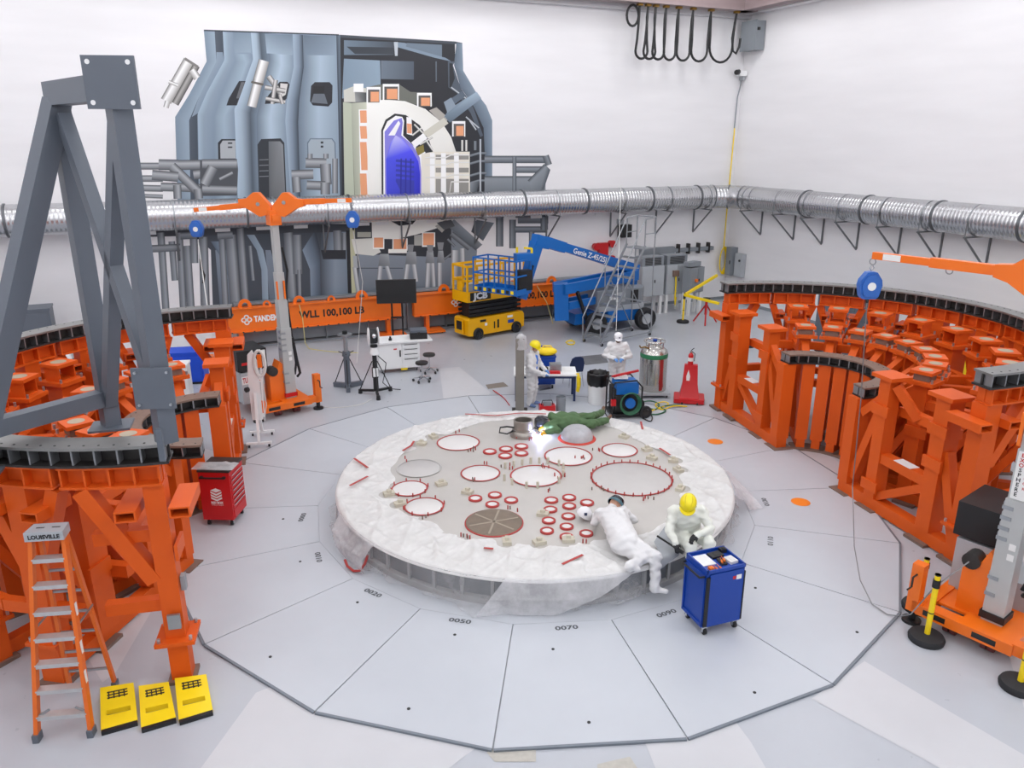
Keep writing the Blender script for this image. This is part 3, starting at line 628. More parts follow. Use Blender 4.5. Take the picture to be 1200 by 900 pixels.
# ------------------------------------------------------------------ printed mural of a machine cutaway on the back wall (flat print)
MV, MF, MC = [], [], []
LAY = [0]
def mvert(p, z): u_, h = bw(p[0], p[1]); return (u_, -.004-.0009*z, h)
def kmap(q, k):                                 # k: origin and scale of the traced piece; what runs on behind the duct is carried down
    return [(k[0]+x*k[2], k[1]+(1085 if k[1] == 20 and y >= 896 else y+(55 if k[1] > 100 and y*k[2] > (.2*680 if k[1] == 200 else 200) else 0))*k[2]) for x, y in q] if k else q
def poly(pts, c, k=None):
    LAY[0] += 1; o = len(MV); n = len(pts); pts = kmap(pts, k)
    cs = c if isinstance(c, list) else [c]*n
    MV.extend(mvert(p, LAY[0]*.02) for p in pts); MC.extend(cs); MF.append(tuple(range(o,o+n)))
def strips(lines, cols, k=None):                # side by side bands whose colours blend across
    LAY[0] += 1
    for i in range(len(lines)-1):
        a, b_ = lines[i], lines[i+1]
        for j in range(len(a)-1):
            o = len(MV); q = [a[j],b_[j],b_[j+1],a[j+1]]
            q = kmap(q, k)
            MV.extend(mvert(p, LAY[0]*.02) for p in q); MC.extend([cols[i],cols[i+1],cols[i+1],cols[i]]); MF.append((o,o+1,o+2,o+3))
def pipe(p0, p1, w_, k=None, c=((60,63,68),(150,153,157),(70,73,78))):
    dx, dy = p1[0]-p0[0], p1[1]-p0[1]; L = math.hypot(dx,dy); nx, ny = -dy/L*w_/2, dx/L*w_/2
    if ny > 0 or (abs(ny) < 1e-6 and nx > 0): nx, ny = -nx, -ny
    strips([[(p0[0]+nx,p0[1]+ny),(p1[0]+nx,p1[1]+ny)],[(p0[0]+nx*.3,p0[1]+ny*.3),(p1[0]+nx*.3,p1[1]+ny*.3)],[(p0[0]-nx,p0[1]-ny),(p1[0]-nx,p1[1]-ny)]], c, k)
K1 = (150,20,.21667); K2 = (390,20,.21667); K3 = (150,150,.2554); K4 = (390,200,.21667)
BL, BM, BD, DK_, CH_ = (148,163,176), (118,132,146), (86,97,110), (52,58,67), (38,40,46)
# --- left: closed vessel with bent ribs
poly([(410,70),(1140,95),(1165,900),(270,900),(255,560),(330,430),(425,240)], BM, K1)
LX = lambda *xs: None
def rib(pl_, cols): strips(pl_, cols, K1)
rib([[(410,70),(425,240),(330,420),(255,540),(270,900)],[(468,72),(478,240),(385,430),(330,560),(340,900)]], [(108,122,135),(128,142,155)])
rib([[(468,72),(478,240),(385,430),(330,560),(340,900)],[(512,74),(520,235),(425,410),(375,530),(385,900)]], [(70,78,88),(58,66,76)])
rib([[(478,190),(478,240),(385,430),(345,540)],[(512,190),(520,235),(425,410),(378,520)]], [(120,134,147),(112,126,140)])
rib([[(512,74),(520,235),(425,410),(378,520),(390,900)],[(540,76),(548,240),(455,420),(408,540),(415,900)],[(568,78),(580,240),(510,400),(465,540),(470,900)]], [(140,155,168),(120,134,147),(112,126,140)])
rib([[(568,200),(580,240),(510,400),(465,540),(470,900)],[(620,200),(640,250),(580,420),(520,540),(530,900)],[(672,200),(678,230),(620,390),(578,500),(595,900)]], [(112,126,139),(134,149,162),(110,123,137)])
poly([(566,80),(664,82),(664,192),(576,192)], [(104,118,131),(112,126,139),(128,142,155),(120,134,147)], K1)
rib([[(664,82),(676,230),(618,390),(575,500),(598,900)],[(690,84),(702,230),(646,390),(608,500),(632,900)],[(712,84),(725,240),(690,390),(660,520),(680,900)],[(755,86),(765,230),(730,400),(695,540),(705,900)]], [(150,165,178),(138,152,165),(70,79,89),(100,113,126)])
rib([[(750,86),(762,230),(728,400),(695,540),(705,900)],[(820,90),(830,260),(790,420),(770,540),(780,900)],[(890,92),(896,270),(862,450),(852,560),(885,900)]], [(92,104,116),(150,165,178),(112,126,139)])
poly([(740,90),(890,94),(890,206),(750,196)], [(112,126,139),(100,113,126),(128,142,155),(140,154,167)], K1)
rib([[(890,92),(896,270),(858,460),(850,560),(890,900)],[(922,94),(925,270),(890,450),(884,560),(905,900)],[(945,96),(950,270),(926,450),(920,570),(935,900)]], [(138,152,166),(110,123,137),(50,58,68)])
rib([[(945,96),(950,270),(926,450),(920,570),(935,900)],[(1040,100),(1040,280),(1030,450),(1030,570),(1040,900)],[(1126,102),(1130,280),(1136,450),(1140,570),(1160,900)]], [(95,107,119),(146,161,174),(122,136,149)])
poly([(950,98),(1124,100),(1122,207),(958,206)], [(90,101,113),(112,126,139),(122,136,150),(104,117,130)], K1)
poly([(1126,95),(1148,96),(1172,900),(1150,900)], [(60,68,78),(96,108,120),(80,92,104),(40,46,54)], K1)
for a in ([(410,68),(1140,93),(1140,100),(410,76)],): poly(a, (46,52,60), K1)
poly([(600,346),(636,346),(588,478),(532,478),(545,440)], CH_, K1); poly([(612,352),(632,352),(600,440),(585,440)], (88,90,94), K1)
poly([(820,350),(862,350),(874,365),(858,440),(835,465),(740,470),(745,440)], CH_, K1); poly([(824,358),(864,362),(852,420),(820,440)], (180,178,176), K1)
poly([(1010,352),(1090,352),(1106,370),(1104,462),(1084,484),(1000,478),(984,455),(990,372)], CH_, K1); poly([(1002,374),(1062,374),(1060,412),(1002,412)], (30,32,36), K1); poly([(1004,415),(1062,415),(1080,470),(990,462)], (92,98,106), K1)
poly([(505,660),(580,660),(582,775),(488,775),(486,680)], CH_, K1); poly([(512,668),(580,668),(582,765),(500,765),(498,690)], (148,152,156), K1)
poly([(720,660),(825,656),(845,680),(862,900),(712,900),(700,690)], (44,48,54), K1); poly([(760,672),(822,672),(838,690),(856,900),(765,900)], [(88,91,95),(112,115,118),(120,123,126),(98,101,104),(84,87,90)], K1)
for y in (770,800,830,860): poly([(710,y),(760,y-2),(760,y+3),(710,y+5)], (100,104,108), K1)
poly([(985,656),(1105,656),(1122,680),(1126,800),(972,800),(968,680)], (92,104,116), K1); poly([(988,661),(1102,661),(1116,682),(1120,800),(978,800),(974,684)], (140,150,158), K1)
for y in (678,700): poly([(1042,y-5),(1056,y-5),(1056,y+6),(1042,y+6)], (40,42,46), K1); poly([(540,y),(564,y),(564,y+8),(540,y+8)], (50,52,56), K1)
# chromed ports
CHR = ((92,90,88),(236,234,230),(128,125,122))
pipe((330,235),(205,455),62,K1,CHR); pipe((370,262),(255,470),40,K1,((50,50,50),(150,148,146),(60,60,60))); pipe((345,285),(375,330),40,K1,CHR); poly([(310,218),(382,264),(375,275),(305,232)], (110,108,106), K1)
pipe((220,350),(270,370),18,K1,CHR); pipe((215,455),(205,490),30,K1,CHR)
pipe((735,235),(700,360),58,K1,CHR); pipe((705,340),(668,485),52,K1,CHR); poly([(668,345),(735,360),(730,372),(664,356)], (90,86,82), K1)
for q in (((760,320),(830,420),30),((740,380),(850,400),26),((800,340),(780,470),24),((745,440),(850,460),22),((820,420),(835,470),20)): pipe(q[0],q[1],q[2],K1,((60,60,60),(190,188,186),(70,70,70)))
# pipework at half height
def pw(l, k):
    for a, b_, w_ in l: pipe(a, b_, w_, k)
pw([((30,175),(240,175),32),((30,232),(160,232),30),((40,275),(160,278),30),((55,310),(160,315),18),((230,170),(500,165),46),((300,215),(420,200),44),((200,270),(500,285),40),((330,235),(430,235),60),((340,290),(500,275),30)], K3)
poly([(330,150),(500,145),(505,190),(500,310),(330,312)], (70,73,78), K3); pw([((340,165),(500,165),44),((340,280),(500,285),40),((390,180),(350,260),50),((420,235),(480,205),16)], K3)
pw([((140,168),(230,170),50),((200,175),(320,290),44),((320,280),(325,325),40),((110,215),(230,225),46),((150,270),(220,272),40),((225,262),(228,325),38)], K3)
pw([((750,215),(850,212),44),((770,225),(775,295),40),((815,160),(910,162),46),((905,165),(910,260),50),((820,262),(905,265),42),((905,250),(905,305),44),((950,140),(950,300),26),((835,118),(835,140),24),((908,118),(908,140),24)], K3)
# --- lower left, below the duct
poly([(265,455),(1040,455),(1040,800),(390,800),(380,560)], (66,72,80), K3)
for x0,x1,y0,y1 in ((400,470,560,800),(630,690,560,800),(880,1015,560,800)): poly([(x0,y0),(x1,y0),(x1,y1),(x0+25,y1)], [(112,122,134),(120,130,142),(92,102,113),(86,96,107)], K3)
strips([[(380,520),(430,600),(465,700),(475,800)],[(420,520),(460,600),(495,700),(505,800)]], [BD,BM], K3)
strips([[(545,490),(590,560),(612,650),(618,800)],[(580,490),(620,560),(640,650),(646,800)]], [(120,134,147),(136,150,162)], K3)
strips([[(800,560),(835,650),(840,800)],[(838,500),(868,620),(870,800)],[(860,470),(895,620),(900,800)]], [BM,BD,DK_], K3)
strips([[(880,470),(880,570),(885,800)],[(960,460),(950,570),(950,800)],[(1030,460),(1025,560),(1030,800)]], [(62,68,76),(120,132,144),(100,112,124)], K3)
for y0,c_ in ((440,(60,64,70)),): poly([(85,y0),(1040,y0),(1040,y0+35),(85,y0+60)], c_, K3)
LP = ((62,66,71),(138,143,148),(84,89,95))
for a, b_, w_ in (((150,480),(175,800),34),((200,520),(215,700),30),((235,480),(255,800),32),((270,540),(290,800),36),((300,480),(305,620),36),((345,500),(355,790),42),((430,500),(450,800),30),((470,490),(500,830),52),((515,460),(545,820),34),((560,540),(575,700),16),((735,480),(760,800),44),((775,490),(780,670),44),((785,650),(790,790),18),((960,470),(965,600),40),((995,480),(995,560),26),((240,495),(345,490),34),((95,555),(240,548),34),((410,495),(480,490),34)): pipe(a, b_, w_, K3, LP)
poly([(655,560),(700,545),(700,620),(670,620)], CH_, K3); poly([(885,560),(1000,560),(1000,602),(895,602)], CH_, K3)
poly([(1000,470),(1016,470),(1030,800),(1012,800)], (30,33,38), K3); poly([(1020,470),(1040,470),(1052,800),(1034,800)], (150,148,120), K3); poly([(1040,560),(1057,560),(1057,800),(1052,800)], (118,128,138), K3)
# --- right: cut-away
poly([(40,110),(660,140),(662,240),(640,250),(700,400),(790,520),(862,620),(862,900),(50,900)], CH_, K2)
poly([(40,96),(660,132),(700,140),(700,148),(40,110)], (60,66,74), K2)
strips([[(60,125),(60,205)],[(330,135),(330,205)]], [(98,112,125),(60,66,74)], K2); poly([(75,160),(330,165),(330,200),(120,200)], (50,55,62), K2)
poly([(340,135),(390,140),(585,205),(640,240),(550,220),(340,160)], (112,126,140), K2); poly([(400,140),(590,150),(590,215),(395,160)], (96,108,120), K2); poly([(330,135),(352,135),(350,210),(336,210)], (160,166,172), K2)
poly([(590,150),(660,155),(660,235),(590,215)], (34,36,42), K2)
strips([[(60,225),(50,440)],[(255,235),(260,440)]], [(112,128,142),(124,140,154)], K2); strips([[(260,235),(260,335)],[(438,240),(438,338)]], [(96,106,117),(72,80,90)], K2); poly([(555,240),(562,240),(562,350),(556,350)], (84,92,100), K2)
strips([[(668,140),(655,260),(690,380),(765,490),(815,600),(822,740),(822,900)],[(700,142),(705,290),(770,400),(830,480),(862,560),(862,740),(862,900)]], [(84,95,107),(112,125,138)], K2)
poly([(622,240),(660,240),(650,262),(690,380),(760,490),(812,640),(798,650),(745,520),(670,410),(625,380)], (72,80,90), K2); poly([(630,250),(645,250),(660,330),(640,380),(630,380)], (36,40,46), K2)
for a in (((640,380),(720,440)),((720,540),(790,600)),((740,560),(775,610))): pipe(a[0],a[1],8,K2,((120,126,132),(176,180,184),(120,126,132)))
poly([(180,380),(250,365),(360,365),(420,405),(530,410),(540,480),(400,470),(180,465)], (96,98,92), K2)
GR, WH, OR = (204,203,198), (228,227,224), (201,143,108)
poly([(55,460),(100,465),(120,900),(65,900)], (160,166,150), K2); poly([(100,465),(182,460),(200,900),(122,900)], [(150,154,140),(176,178,164),(176,178,164),(140,144,130)], K2)
poly([(140,500),(184,500),(198,900),(152,900)], WH, K2)
for y0,y1 in ((505,572),(590,658),(676,828),(846,900)): poly([(146,y0),(182,y0),(183+((y1-500)//40),y1),(148+((y1-500)//50),y1)], OR, K2)
poly([(58,395),(110,375),(180,385),(180,460),(60,460)], (176,176,168), K2); poly([(112,360),(165,360),(165,405),(112,405)], WH, K2); poly([(118,405),(182,408),(182,460),(122,460)], [(120,122,122),(60,62,64),(70,72,74),(140,142,142)], K2)
# D-shaped magnet
D = [(182,460),(280,446),(390,455),(500,497),(590,570),(640,650),(668,735),(668,900),(192,900)]
poly(D, [(212,211,206)]*3+[(200,199,194)]*3+[(190,189,184)]*2+[(206,205,200)], K2)
poly([(264,900),(262,610),(285,555),(335,522),(395,530),(470,585),(520,665),(545,740),(540,900)], (40,42,46), K2)
poly([(274,900),(272,615),(294,565),(340,534),(375,540),(385,560),(380,640),(440,700),(500,730),(500,900)], (214,213,214), K2)
poly([(284,900),(280,620),(330,560),(372,545),(378,570),(370,640),(430,690),(470,760),(480,850),(478,900)], (120,116,190), K2)
poly([(300,640),(355,560),(365,575),(335,640)], (226,226,240), K2)
PL = [(292,900),(288,770),(312,680),(340,640),(380,662),(430,722),(462,780),(472,850),(470,900)]
poly(PL, [(52,58,170),(70,76,196),(96,96,210),(170,168,235),(110,108,222),(72,72,206),(52,54,190),(44,46,170),(40,42,150)], K2)
for y in range(770,900,26): poly([(342,y),(440,y+10),(438,y+22),(340,y+13)], (50,56,146), K2)
for x in (366,392,418): poly([(x,765),(x+7,766),(x+3,900),(x-4,900)], (38,42,128), K2)
poly([(398,540),(425,545),(430,640),(400,632)], (220,218,214), K2); poly([(400,575),(426,578),(427,630),(402,628)], OR, K2)
for a, b_ in (((430,640),(480,600)),((440,580),(500,640)),((470,690),(540,650)),((500,660),(540,720))): pipe(a,b_,10,K2,((130,130,128),(205,204,200),(130,130,128)))
for bx in ((182,378,258,462),(270,362,358,448),(455,410,534,484),(645,563,716,646)):
    x0,y0,x1,y1 = bx; poly([(x0,y0),(x1,y0),(x1,y1),(x0,y1)], (224,224,222), K2); poly([(x0+8,y0+14),(x1-6,y0+14),(x1-6,y1),(x0+8,y1)], (84,82,80), K2); poly([(x0+22,y0+26),(x1-9,y0+26),(x1-9,y1-4),(x0+22,y1-4)], OR, K2)
poly([(520,505),(560,488),(625,545),(610,580),(560,545)], (150,146,140), K2)
strips([[(625,500),(600,545)],[(775,405),(770,440)],[(800,438),(800,445)]], [(96,110,122),(138,154,168),(110,124,138)], K2)
poly([(606,540),(778,404),(803,440),(632,572)], [(96,110,122),(140,156,170),(120,134,148),(80,92,104)], K2); poly([(640,440),(700,400),(720,425),(660,470)], (82,92,104), K2); poly([(600,460),(640,435),(665,480),(620,520)], (120,132,144), K2)
poly([(485,625),(600,545),(625,575),(515,652)], (178,176,166), K2); poly([(424,678),(488,628),(512,655),(444,706)], (236,235,233), K2); poly([(445,710),(490,690),(495,730),(460,750)], (120,110,60), K2)
# beige port box and its feed lines
poly([(478,740),(545,728),(740,728),(742,900),(478,900)], (198,194,184), K2)
for x in (525,585,655): poly([(x,735),(x+26,735),(x+28,900),(x,900)], (228,225,218), K2)
for y0 in (745,815,875): poly([(556,y0),(735,y0),(735,y0+26),(556,y0+26)], (128,126,122), K2)
for x in (585,655): poly([(x,735),(x+26,735),(x+28,900),(x,900)], (230,227,220), K2)
for y0 in (750,790,858,895): pipe((500,y0+10),(610,y0+10),7,K2,((170,168,160),(242,240,236),(170,168,160))); pipe((610,y0+10),(640,y0-4),7,K2,((170,168,160),(242,240,236),(170,168,160))); pipe((640,y0-4),(740,y0-4),7,K2,((170,168,160),(242,240,236),(170,168,160)))
for x in (700,722): pipe((x,665),(x,725),12,K2,((120,118,112),(220,216,206),(120,118,112)))
DP = ((58,62,68),(122,128,134),(66,71,78))
for y0 in (742,785,850,890): pipe((742,y0+8),(790,y0-6),14,K2,DP); pipe((790,y0-6),(830,y0-6),14,K2,DP)
pipe((770,670),(770,720),16,K2,DP); pipe((798,660),(798,900),10,K2,((120,126,132),(180,184,188),(120,126,132)))
for a,b_,w_ in (((820,770),(1150,770),40),((985,825),(1160,825),36),((820,880),(1150,880),40),((860,920),(1150,920),20),((1160,810),(1070,900),46),((1150,750),(1168,800),36),((982,755),(982,900),22)): pipe(a,b_,w_,K2,DP)
# --- lower right, below the duct
poly([(100,280),(640,280),(640,690),(110,690)], (48,51,57), K4); poly([(140,450),(640,470),(640,690),(140,690)], [(120,128,137),(112,120,130),(92,100,109),(98,106,115)], K4); poly([(140,525),(380,525),(380,530),(140,530)], (70,76,84), K4)
poly([(90,275),(118,275),(128,690),(104,690)], (168,168,140), K4)
poly([(640,300),(700,340),(780,430),(770,560),(640,690)], [(112,120,128)]*5, K4)
poly([(210,265),(620,258),(560,312),(450,346),(340,370),(212,368)], (206,205,200), K4); poly([(310,272),(450,268),(430,290),(360,298)], (40,42,46), K4)
poly([(100,370),(215,365),(260,440),(220,460),(120,450)], (190,190,184), K4); poly([(132,332),(206,332),(206,360),(132,360)], (150,150,140), K4)
for x0,y0,x1,y1 in ((222,362,272,416),(328,370,398,424),(488,338,547,404)): poly([(x0-6,y0-4),(x1+6,y0-4),(x1+6,y1+8),(x0-6,y1+8)], (214,213,208), K4); poly([(x0,y0),(x1,y0),(x1,y1),(x0,y1)], OR, K4)
poly([(300,424),(400,424),(400,446),(300,446)], (210,209,204), K4); poly([(440,350),(480,345),(480,405),(440,405)], (150,150,146), K4)
LG = ((96,100,105),(184,187,190),(120,125,130))
for a,b_,w_ in (((118,520),(150,690),24),((258,515),(236,690),26),((292,515),(318,605),24),((405,505),(392,600),26),((438,505),(452,600),26),((518,495),(506,665),28),((540,500),(552,665),22),((578,490),(578,665),26),((660,430),(650,690),40),((700,420),(705,600),28)): pipe(a,b_,w_,K4,LG)
for x0,y0,x1,y1 in ((246,450,310,516),(392,438,456,506),(500,432,550,500),(562,432,604,498)): poly([(x0+8,y0),(x1-8,y0),(x1,y1),(x0,y1)], [(130,134,138),(150,154,158),(118,122,126),(96,100,104)], K4)
for x0,y0 in ((402,400),(508,402),(564,388)): poly([(x0,y0),(x0+36,y0),(x0+30,y0+40),(x0+6,y0+40)], (120,123,126), K4)
poly([(108,460),(130,460),(136,525),(112,525)], (150,154,158), K4)
poly([(552,300),(612,262),(632,290),(590,335)], (150,148,142), K4)
poly([(620,300),(655,262),(808,400),(772,432)], [(96,103,110),(132,140,147),(112,119,126),(70,76,83)], K4); poly([(770,265),(872,282),(812,380),(748,330)], [(84,90,97),(104,111,118),(84,90,97),(66,72,79)], K4); poly([(560,280),(640,265),(660,300),(600,320)], (80,84,88), K4)
for a,b_,w_ in (((640,340),(740,420),30),((620,370),(660,410),14),((640,450),(600,480),12)): pipe(a,b_,w_,K4,DP)
for a,b_,w_ in (((902,240),(902,410),40),((1000,265),(1165,265),40),((972,265),(972,420),36),((985,318),(1160,318),34),((1075,330),(1075,450),30),((1143,250),(1143,320),40)): pipe(a,b_,w_,K4,DP)
me = bpy.data.meshes.new('wall_mural'); me.from_pydata(MV, [], MF)
ca = me.color_attributes.new('print','FLOAT_COLOR','POINT'); ca.data.foreach_set('color', [x for c in MC for x in (*lin([min(244,max(18,100+(q-100)*1.22+10)) for q in c]),1)])
m = bpy.data.materials.new('mural_print'); m.use_nodes = True; nt = m.node_tree; vc = nt.nodes.new('ShaderNodeVertexColor'); vc.layer_name = 'print'
nt.links.new(vc.outputs[0], nt.nodes['Principled BSDF'].inputs['Base Color']); nt.nodes['Principled BSDF'].inputs['Roughness'].default_value = .55; MATS['mural_print'] = m
me.materials.append(m); o = obj('wall_mural', me); o.location = CX; o.rotation_euler = (0,0,WA)
tag(o,'huge flat printed mural of a grey machine cut open on the back wall','mural')
# ------------------------------------------------------------------ machines along the back wall
def Bx(t, name, m, *a, **k): return MB().bb(*a).build(name, m, t, **k)
def rails_(t, name, m, segs, r):
    for a, c in segs: MB().cyl(a,c,r,n=8).build(name, m, t)
def wheel(t, c, r, w, ax=(0,1,0), name='wheel', hub=M_LGREY, n=22):
    ax = Vector(ax); c = Vector(c); M = plane_M(c, ax.cross(Z) if abs(ax.z)<.9 else (1,0,0), Z) ; M = Matrix.Translation(c) @ ax.to_track_quat('Z','Y').to_matrix().to_4x4()
    h = w/2; o = MB().lathe([(r*.55,-h*.8),(r*.86,-h),(r*.97,-h*.8),(r,-h*.4),(r,h*.4),(r*.97,h*.8),(r*.86,h),(r*.55,h*.8)],n,M).build(name, M_RUBBER, t)
    MB().lathe([(.001,-h*.55),(r*.3,-h*.6),(r*.5,-h*.82),(r*.5,h*.82),(r*.3,h*.6),(.001,h*.55)],n,M).build('hub', hub, o); return o
def caster(t, p, r=.055, mw=M_RUBBER):
    p = Vector(p); c = MB(); c.box(p+Z*(2*r+.03),(.07,.06,.03)); c.bb(p.x-.035,p.x-.022,p.y-.02,p.y+.02,p.z+r*.8,p.z+2*r+.03); c.bb(p.x+.022,p.x+.035,p.y-.02,p.y+.02,p.z+r*.8,p.z+2*r+.03); f = c.build('caster', M_CHROME, t)
    MB().cyl(p+Vector((-.02,0,r)),p+Vector((.02,0,r)),r,n=14).build('caster_wheel', mw, f)
# --- long orange spreader beams
def spreader(ua, ub_, v, z0, label, logo_u, txt_u, lugs, tandem):
    L = ub_-ua; t = thing('spreader_beam', label,'lifting beam',W(ua,v,0),WA)
    h = .82; Bx(t,'top_flange',M_ORANGE2,0,L,-.18,.18,z0+h-.04,z0+h); Bx(t,'bottom_flange',M_ORANGE2,0,L,-.18,.18,z0,z0+.04); Bx(t,'web',M_ORANGE2,0,L,-.03,.03,z0+.04,z0+h-.04)
    Bx(t,'side_plate',M_ORANGE2,0.02,L-.02,-.1,-.07,z0+.04,z0+h-.04)
    for x in [.01]+[L*i/4 for i in (1,2,3)]+[L-.03]: Bx(t,'stiffener',M_ORANGE2,x,x+.02,.03,.17,z0+.04,z0+h-.04)
    for x, s in lugs:
        M = Matrix.Translation((x,0,z0+h)) @ Matrix.Rotation(PI/2,4,'X'); n = 14; r = .2*s
        out = [(r*math.cos(PI*i/n), r*math.sin(PI*i/n)*1.25) for i in range(n+1)]; inn = [(r*.42*math.cos(PI*i/n), .05+r*.5*math.sin(PI*i/n)) for i in range(n,-1,-1)]
        MB().prism(out+[(-r,0)]+[(-r*.42,0)]+inn[0:]+[(r*.42,0)],-.03,.03,M).build('lifting_lug', M_ORANGE2, t)
    for x in (.5,L-.5):
        Bx(t,'foot_leg',M_ORANGE2,x-.07,x+.07,-.12,.12,.12,z0); Bx(t,'foot_plate',M_ORANGE2,x-.55,x+.55,-.5,.19,.05,.12)
        for sx in (-.45,.45): caster(t,(x+sx,-.4,0),.03)
    for i in range(int(L/.35)): Bx(t,'flange_bolt',M_DSTEEL,.2+i*.35,.25+i*.35,-.185,-.18,z0+.0,z0+.035)
    fm = lambda u_, z: plane_M((u_-ua,-.104,z),(1,0,0),(0,0,1))
    text('WLL 100,100 LB',.34,M_BLACK,'load_rating',t,fm(txt_u,z0+h/2),fit=2.25,bold=.012)
    lx = logo_u-ua
    for dx, dz in ((-.09,0),(.09,0),(0,.09),(0,-.09)):
        MB().lathe([(.045,-.002),(.085,-.002)],12,Matrix.Translation((lx+dx,-.103,z0+h/2+dz)) @ Matrix.Rotation(PI/2,4,'X')).build('logo_ring', M_WHITE, t)
    if tandem: text('TANDEMLOC',.27,M_WHITE,'maker_name',t,fm(logo_u+.24,z0+h/2),align='LEFT',fit=1.15,bold=.012)
    return t
SV = -.66
s0 = bw(262,378,SV)[0]; s1 = bw(470,368,SV)[0]; s2 = bw(484,362,SV)[0]; s3 = bw(712,340,SV)[0]
spreader(s0,s1,SV,.62,'long orange lifting beam with white maker name behind the mast cart',bw(289,378,SV)[0],bw(389,369,SV)[0],[(bw(x,350,SV)[0]-s0,k) for x,k in ((286,1.1),(312,.7),(350,1),(388,.7),(424,1.1))],True)
spreader(s2,s3,SV,.62,'long orange lifting beam behind the yellow scissor lift',bw(533,358,SV)[0],bw(622,349,SV)[0],[(bw(x,342,SV)[0]-s2,k) for x,k in ((520,1.1),(600,.9),(646,1.1))],False)
t = thing('grey_steel_beam','grey steel beam lying behind the orange lifting beams along the mural','beam',W(s0+.4,-.25,0),WA); L = s3-s0-1
Bx(t,'top_flange',M_MGREY,0,L,-.2,.2,1.46,1.52); Bx(t,'web',M_MGREY,0,L,-.03,.03,.1,1.46); Bx(t,'bottom_flange',M_MGREY,0,L,-.2,.2,0,.06)
for i in range(10): Bx(t,'stiffener',M_MGREY,L*i/9*.98,L*i/9*.98+.03,-.19,.19,.06,1.46)
# --- scissor lift
t = thing('scissor_lift','yellow and black scissor lift with folded platform in front of the lifting beam','scissor lift',(-1.54,26.25,0),R(38)); L, Wd = 2.55, .92
b = MB(); b.prism([(0.05,.16),(.05,.7),(.12,.76),(L-.1,.76),(L-.02,.66),(L-.02,.2),(L-.2,.14),(.2,.14)],0.02,Wd-.02,Matrix.Rotation(PI/2,4,'X') @ Matrix.Translation((0,0,-Wd))); b.build('chassis', M_JCB, t)
for x in (.45,L-.4):
    for y in (.02,Wd-.02): wheel(t,(x,y,.21),.21,.16,hub=M_BLACK)
for z in (.8,.95,1.1,1.25): Bx(t,'scissor_arm',M_BLACK,.15,L-.1,.12,.2,z,z+.1); Bx(t,'scissor_arm',M_BLACK,.15,L-.1,Wd-.2,Wd-.12,z,z+.1)
Bx(t,'scissor_core',M_BLACK,.25,L-.2,.2,Wd-.2,.78,1.33)
Bx(t,'platform',M_JCB,0,L,0,Wd,1.36,1.72); Bx(t,'platform_deck',M_MGREY,.03,L-.03,.03,Wd-.03,1.72,1.74)
for x in (0.03,.45,.95,1.6,2.1,L-.03):
    for y in (.03,Wd-.03): Bx(t,'rail_post',M_JCB,x-.03,x+.03,y-.03,y+.03,1.7,2.62)
for y in (.03,Wd-.03):
    for z in (2.1,2.6): Bx(t,'guard_rail',M_JCB,.03,L-.03,y-.03,y+.03,z-.035,z+.035)
for x in (.03,L-.03):
    for z in (2.1,2.6): Bx(t,'guard_rail',M_JCB,x-.03,x+.03,.03,Wd-.03,z-.035,z+.035)
Bx(t,'end_ladder',M_JCB,-.05,.0,.25,Wd-.25,.2,.7); Bx(t,'end_recess',M_BLACK,-.056,-.05,.3,Wd-.3,.35,.66); Bx(t,'gate_panel',M_JCB,-.0,.03,.3,Wd-.3,1.74,2.2)
pl_ = Bx(t,'name_plate',M_BLACK,.12,1.0,-.012,0,1.4,1.69); text('JCB',.3,M_WHITE,'name_letters',t,plane_M((.56,-.015,1.545),(1,0,0),(0,0,1)),sx=1.25,bold=.016)
for x0_,x1_,z0_,z1_,m in ((1.15,1.2,.3,.55,M_BLACK),(1.3,1.38,.3,.6,M_BLACK),(1.78,2.05,.4,.52,M_CART),(1.75,2.0,.6,.68,M_WHITE),(.75,.85,.45,.55,M_WHITE),(.55,.8,.6,.68,M_BLACK)): Bx(t,'decal',m,x0_,x1_,-.008+.02,.021,z0_,z1_)
# --- boom lift
BP = Vector((3.66,28.4,0)); BA = R(24); BD_ = Vector((math.cos(BA),math.sin(BA),0)); BN = Vector((-BD_.y,BD_.x,0))
BA2 = R(37); BD2 = Vector((math.cos(BA2),math.sin(BA2),0)); BN = Vector((-BD2.y,BD2.x,0))      # the turntable is swung round a little
def vp(px, py, off=0): d = ray(px,py); return Vector((0,0,CH)) + d*((BP.dot(BN)+off)/d.dot(BN))
t = thing('boom_lift','blue articulated boom lift with folded arms behind the rolling stairs','boom lift',BP,BA)
Bx(t,'chassis',M_BLUE,-.95,.95,-.62,.62,.35,.78); Bx(t,'side_box',M_BLUE,-.55,.5,-.8,-.55,.42,.8)
for x in (-1.05,1.05):
    Bx(t,'axle_beam',M_BLUE,x-.12,x+.12,-.75,.75,.36,.58)
    for y in (-.8,.8): wheel(t,(x,y,.41),.41,.3)
Bx(t,'end_bumper',M_BLUE,-1.75,-.95,-.5,.5,.35,.75)
b = MB(); b.prism([(-.95,-.7),(.9,-.7),(1.2,-.4),(1.25,0),(1.2,.4),(.9,.7),(-.95,.7)],.85,1.55); b.build('turntable_cover', M_MGREY, t)
b = MB(); b.prism([(-.9,-.72),(.92,-.72),(1.24,-.4),(1.28,0),(1.24,.4),(.92,.72),(-.9,.72)],.78,.98); b.build('turntable_skirt', M_LGREY, t)
Bx(t,'cover_panel',M_LGREY,-.2,.2,-.725,-.7,1.1,1.45); Bx(t,'control_panel',M_BLACK,.45,.75,-.725,-.7,1.05,1.5)
for x in (-.45,-.3): Bx(t,'decal',M_WHITE,x,x+.1,-.726,-.7,1.2,1.4)
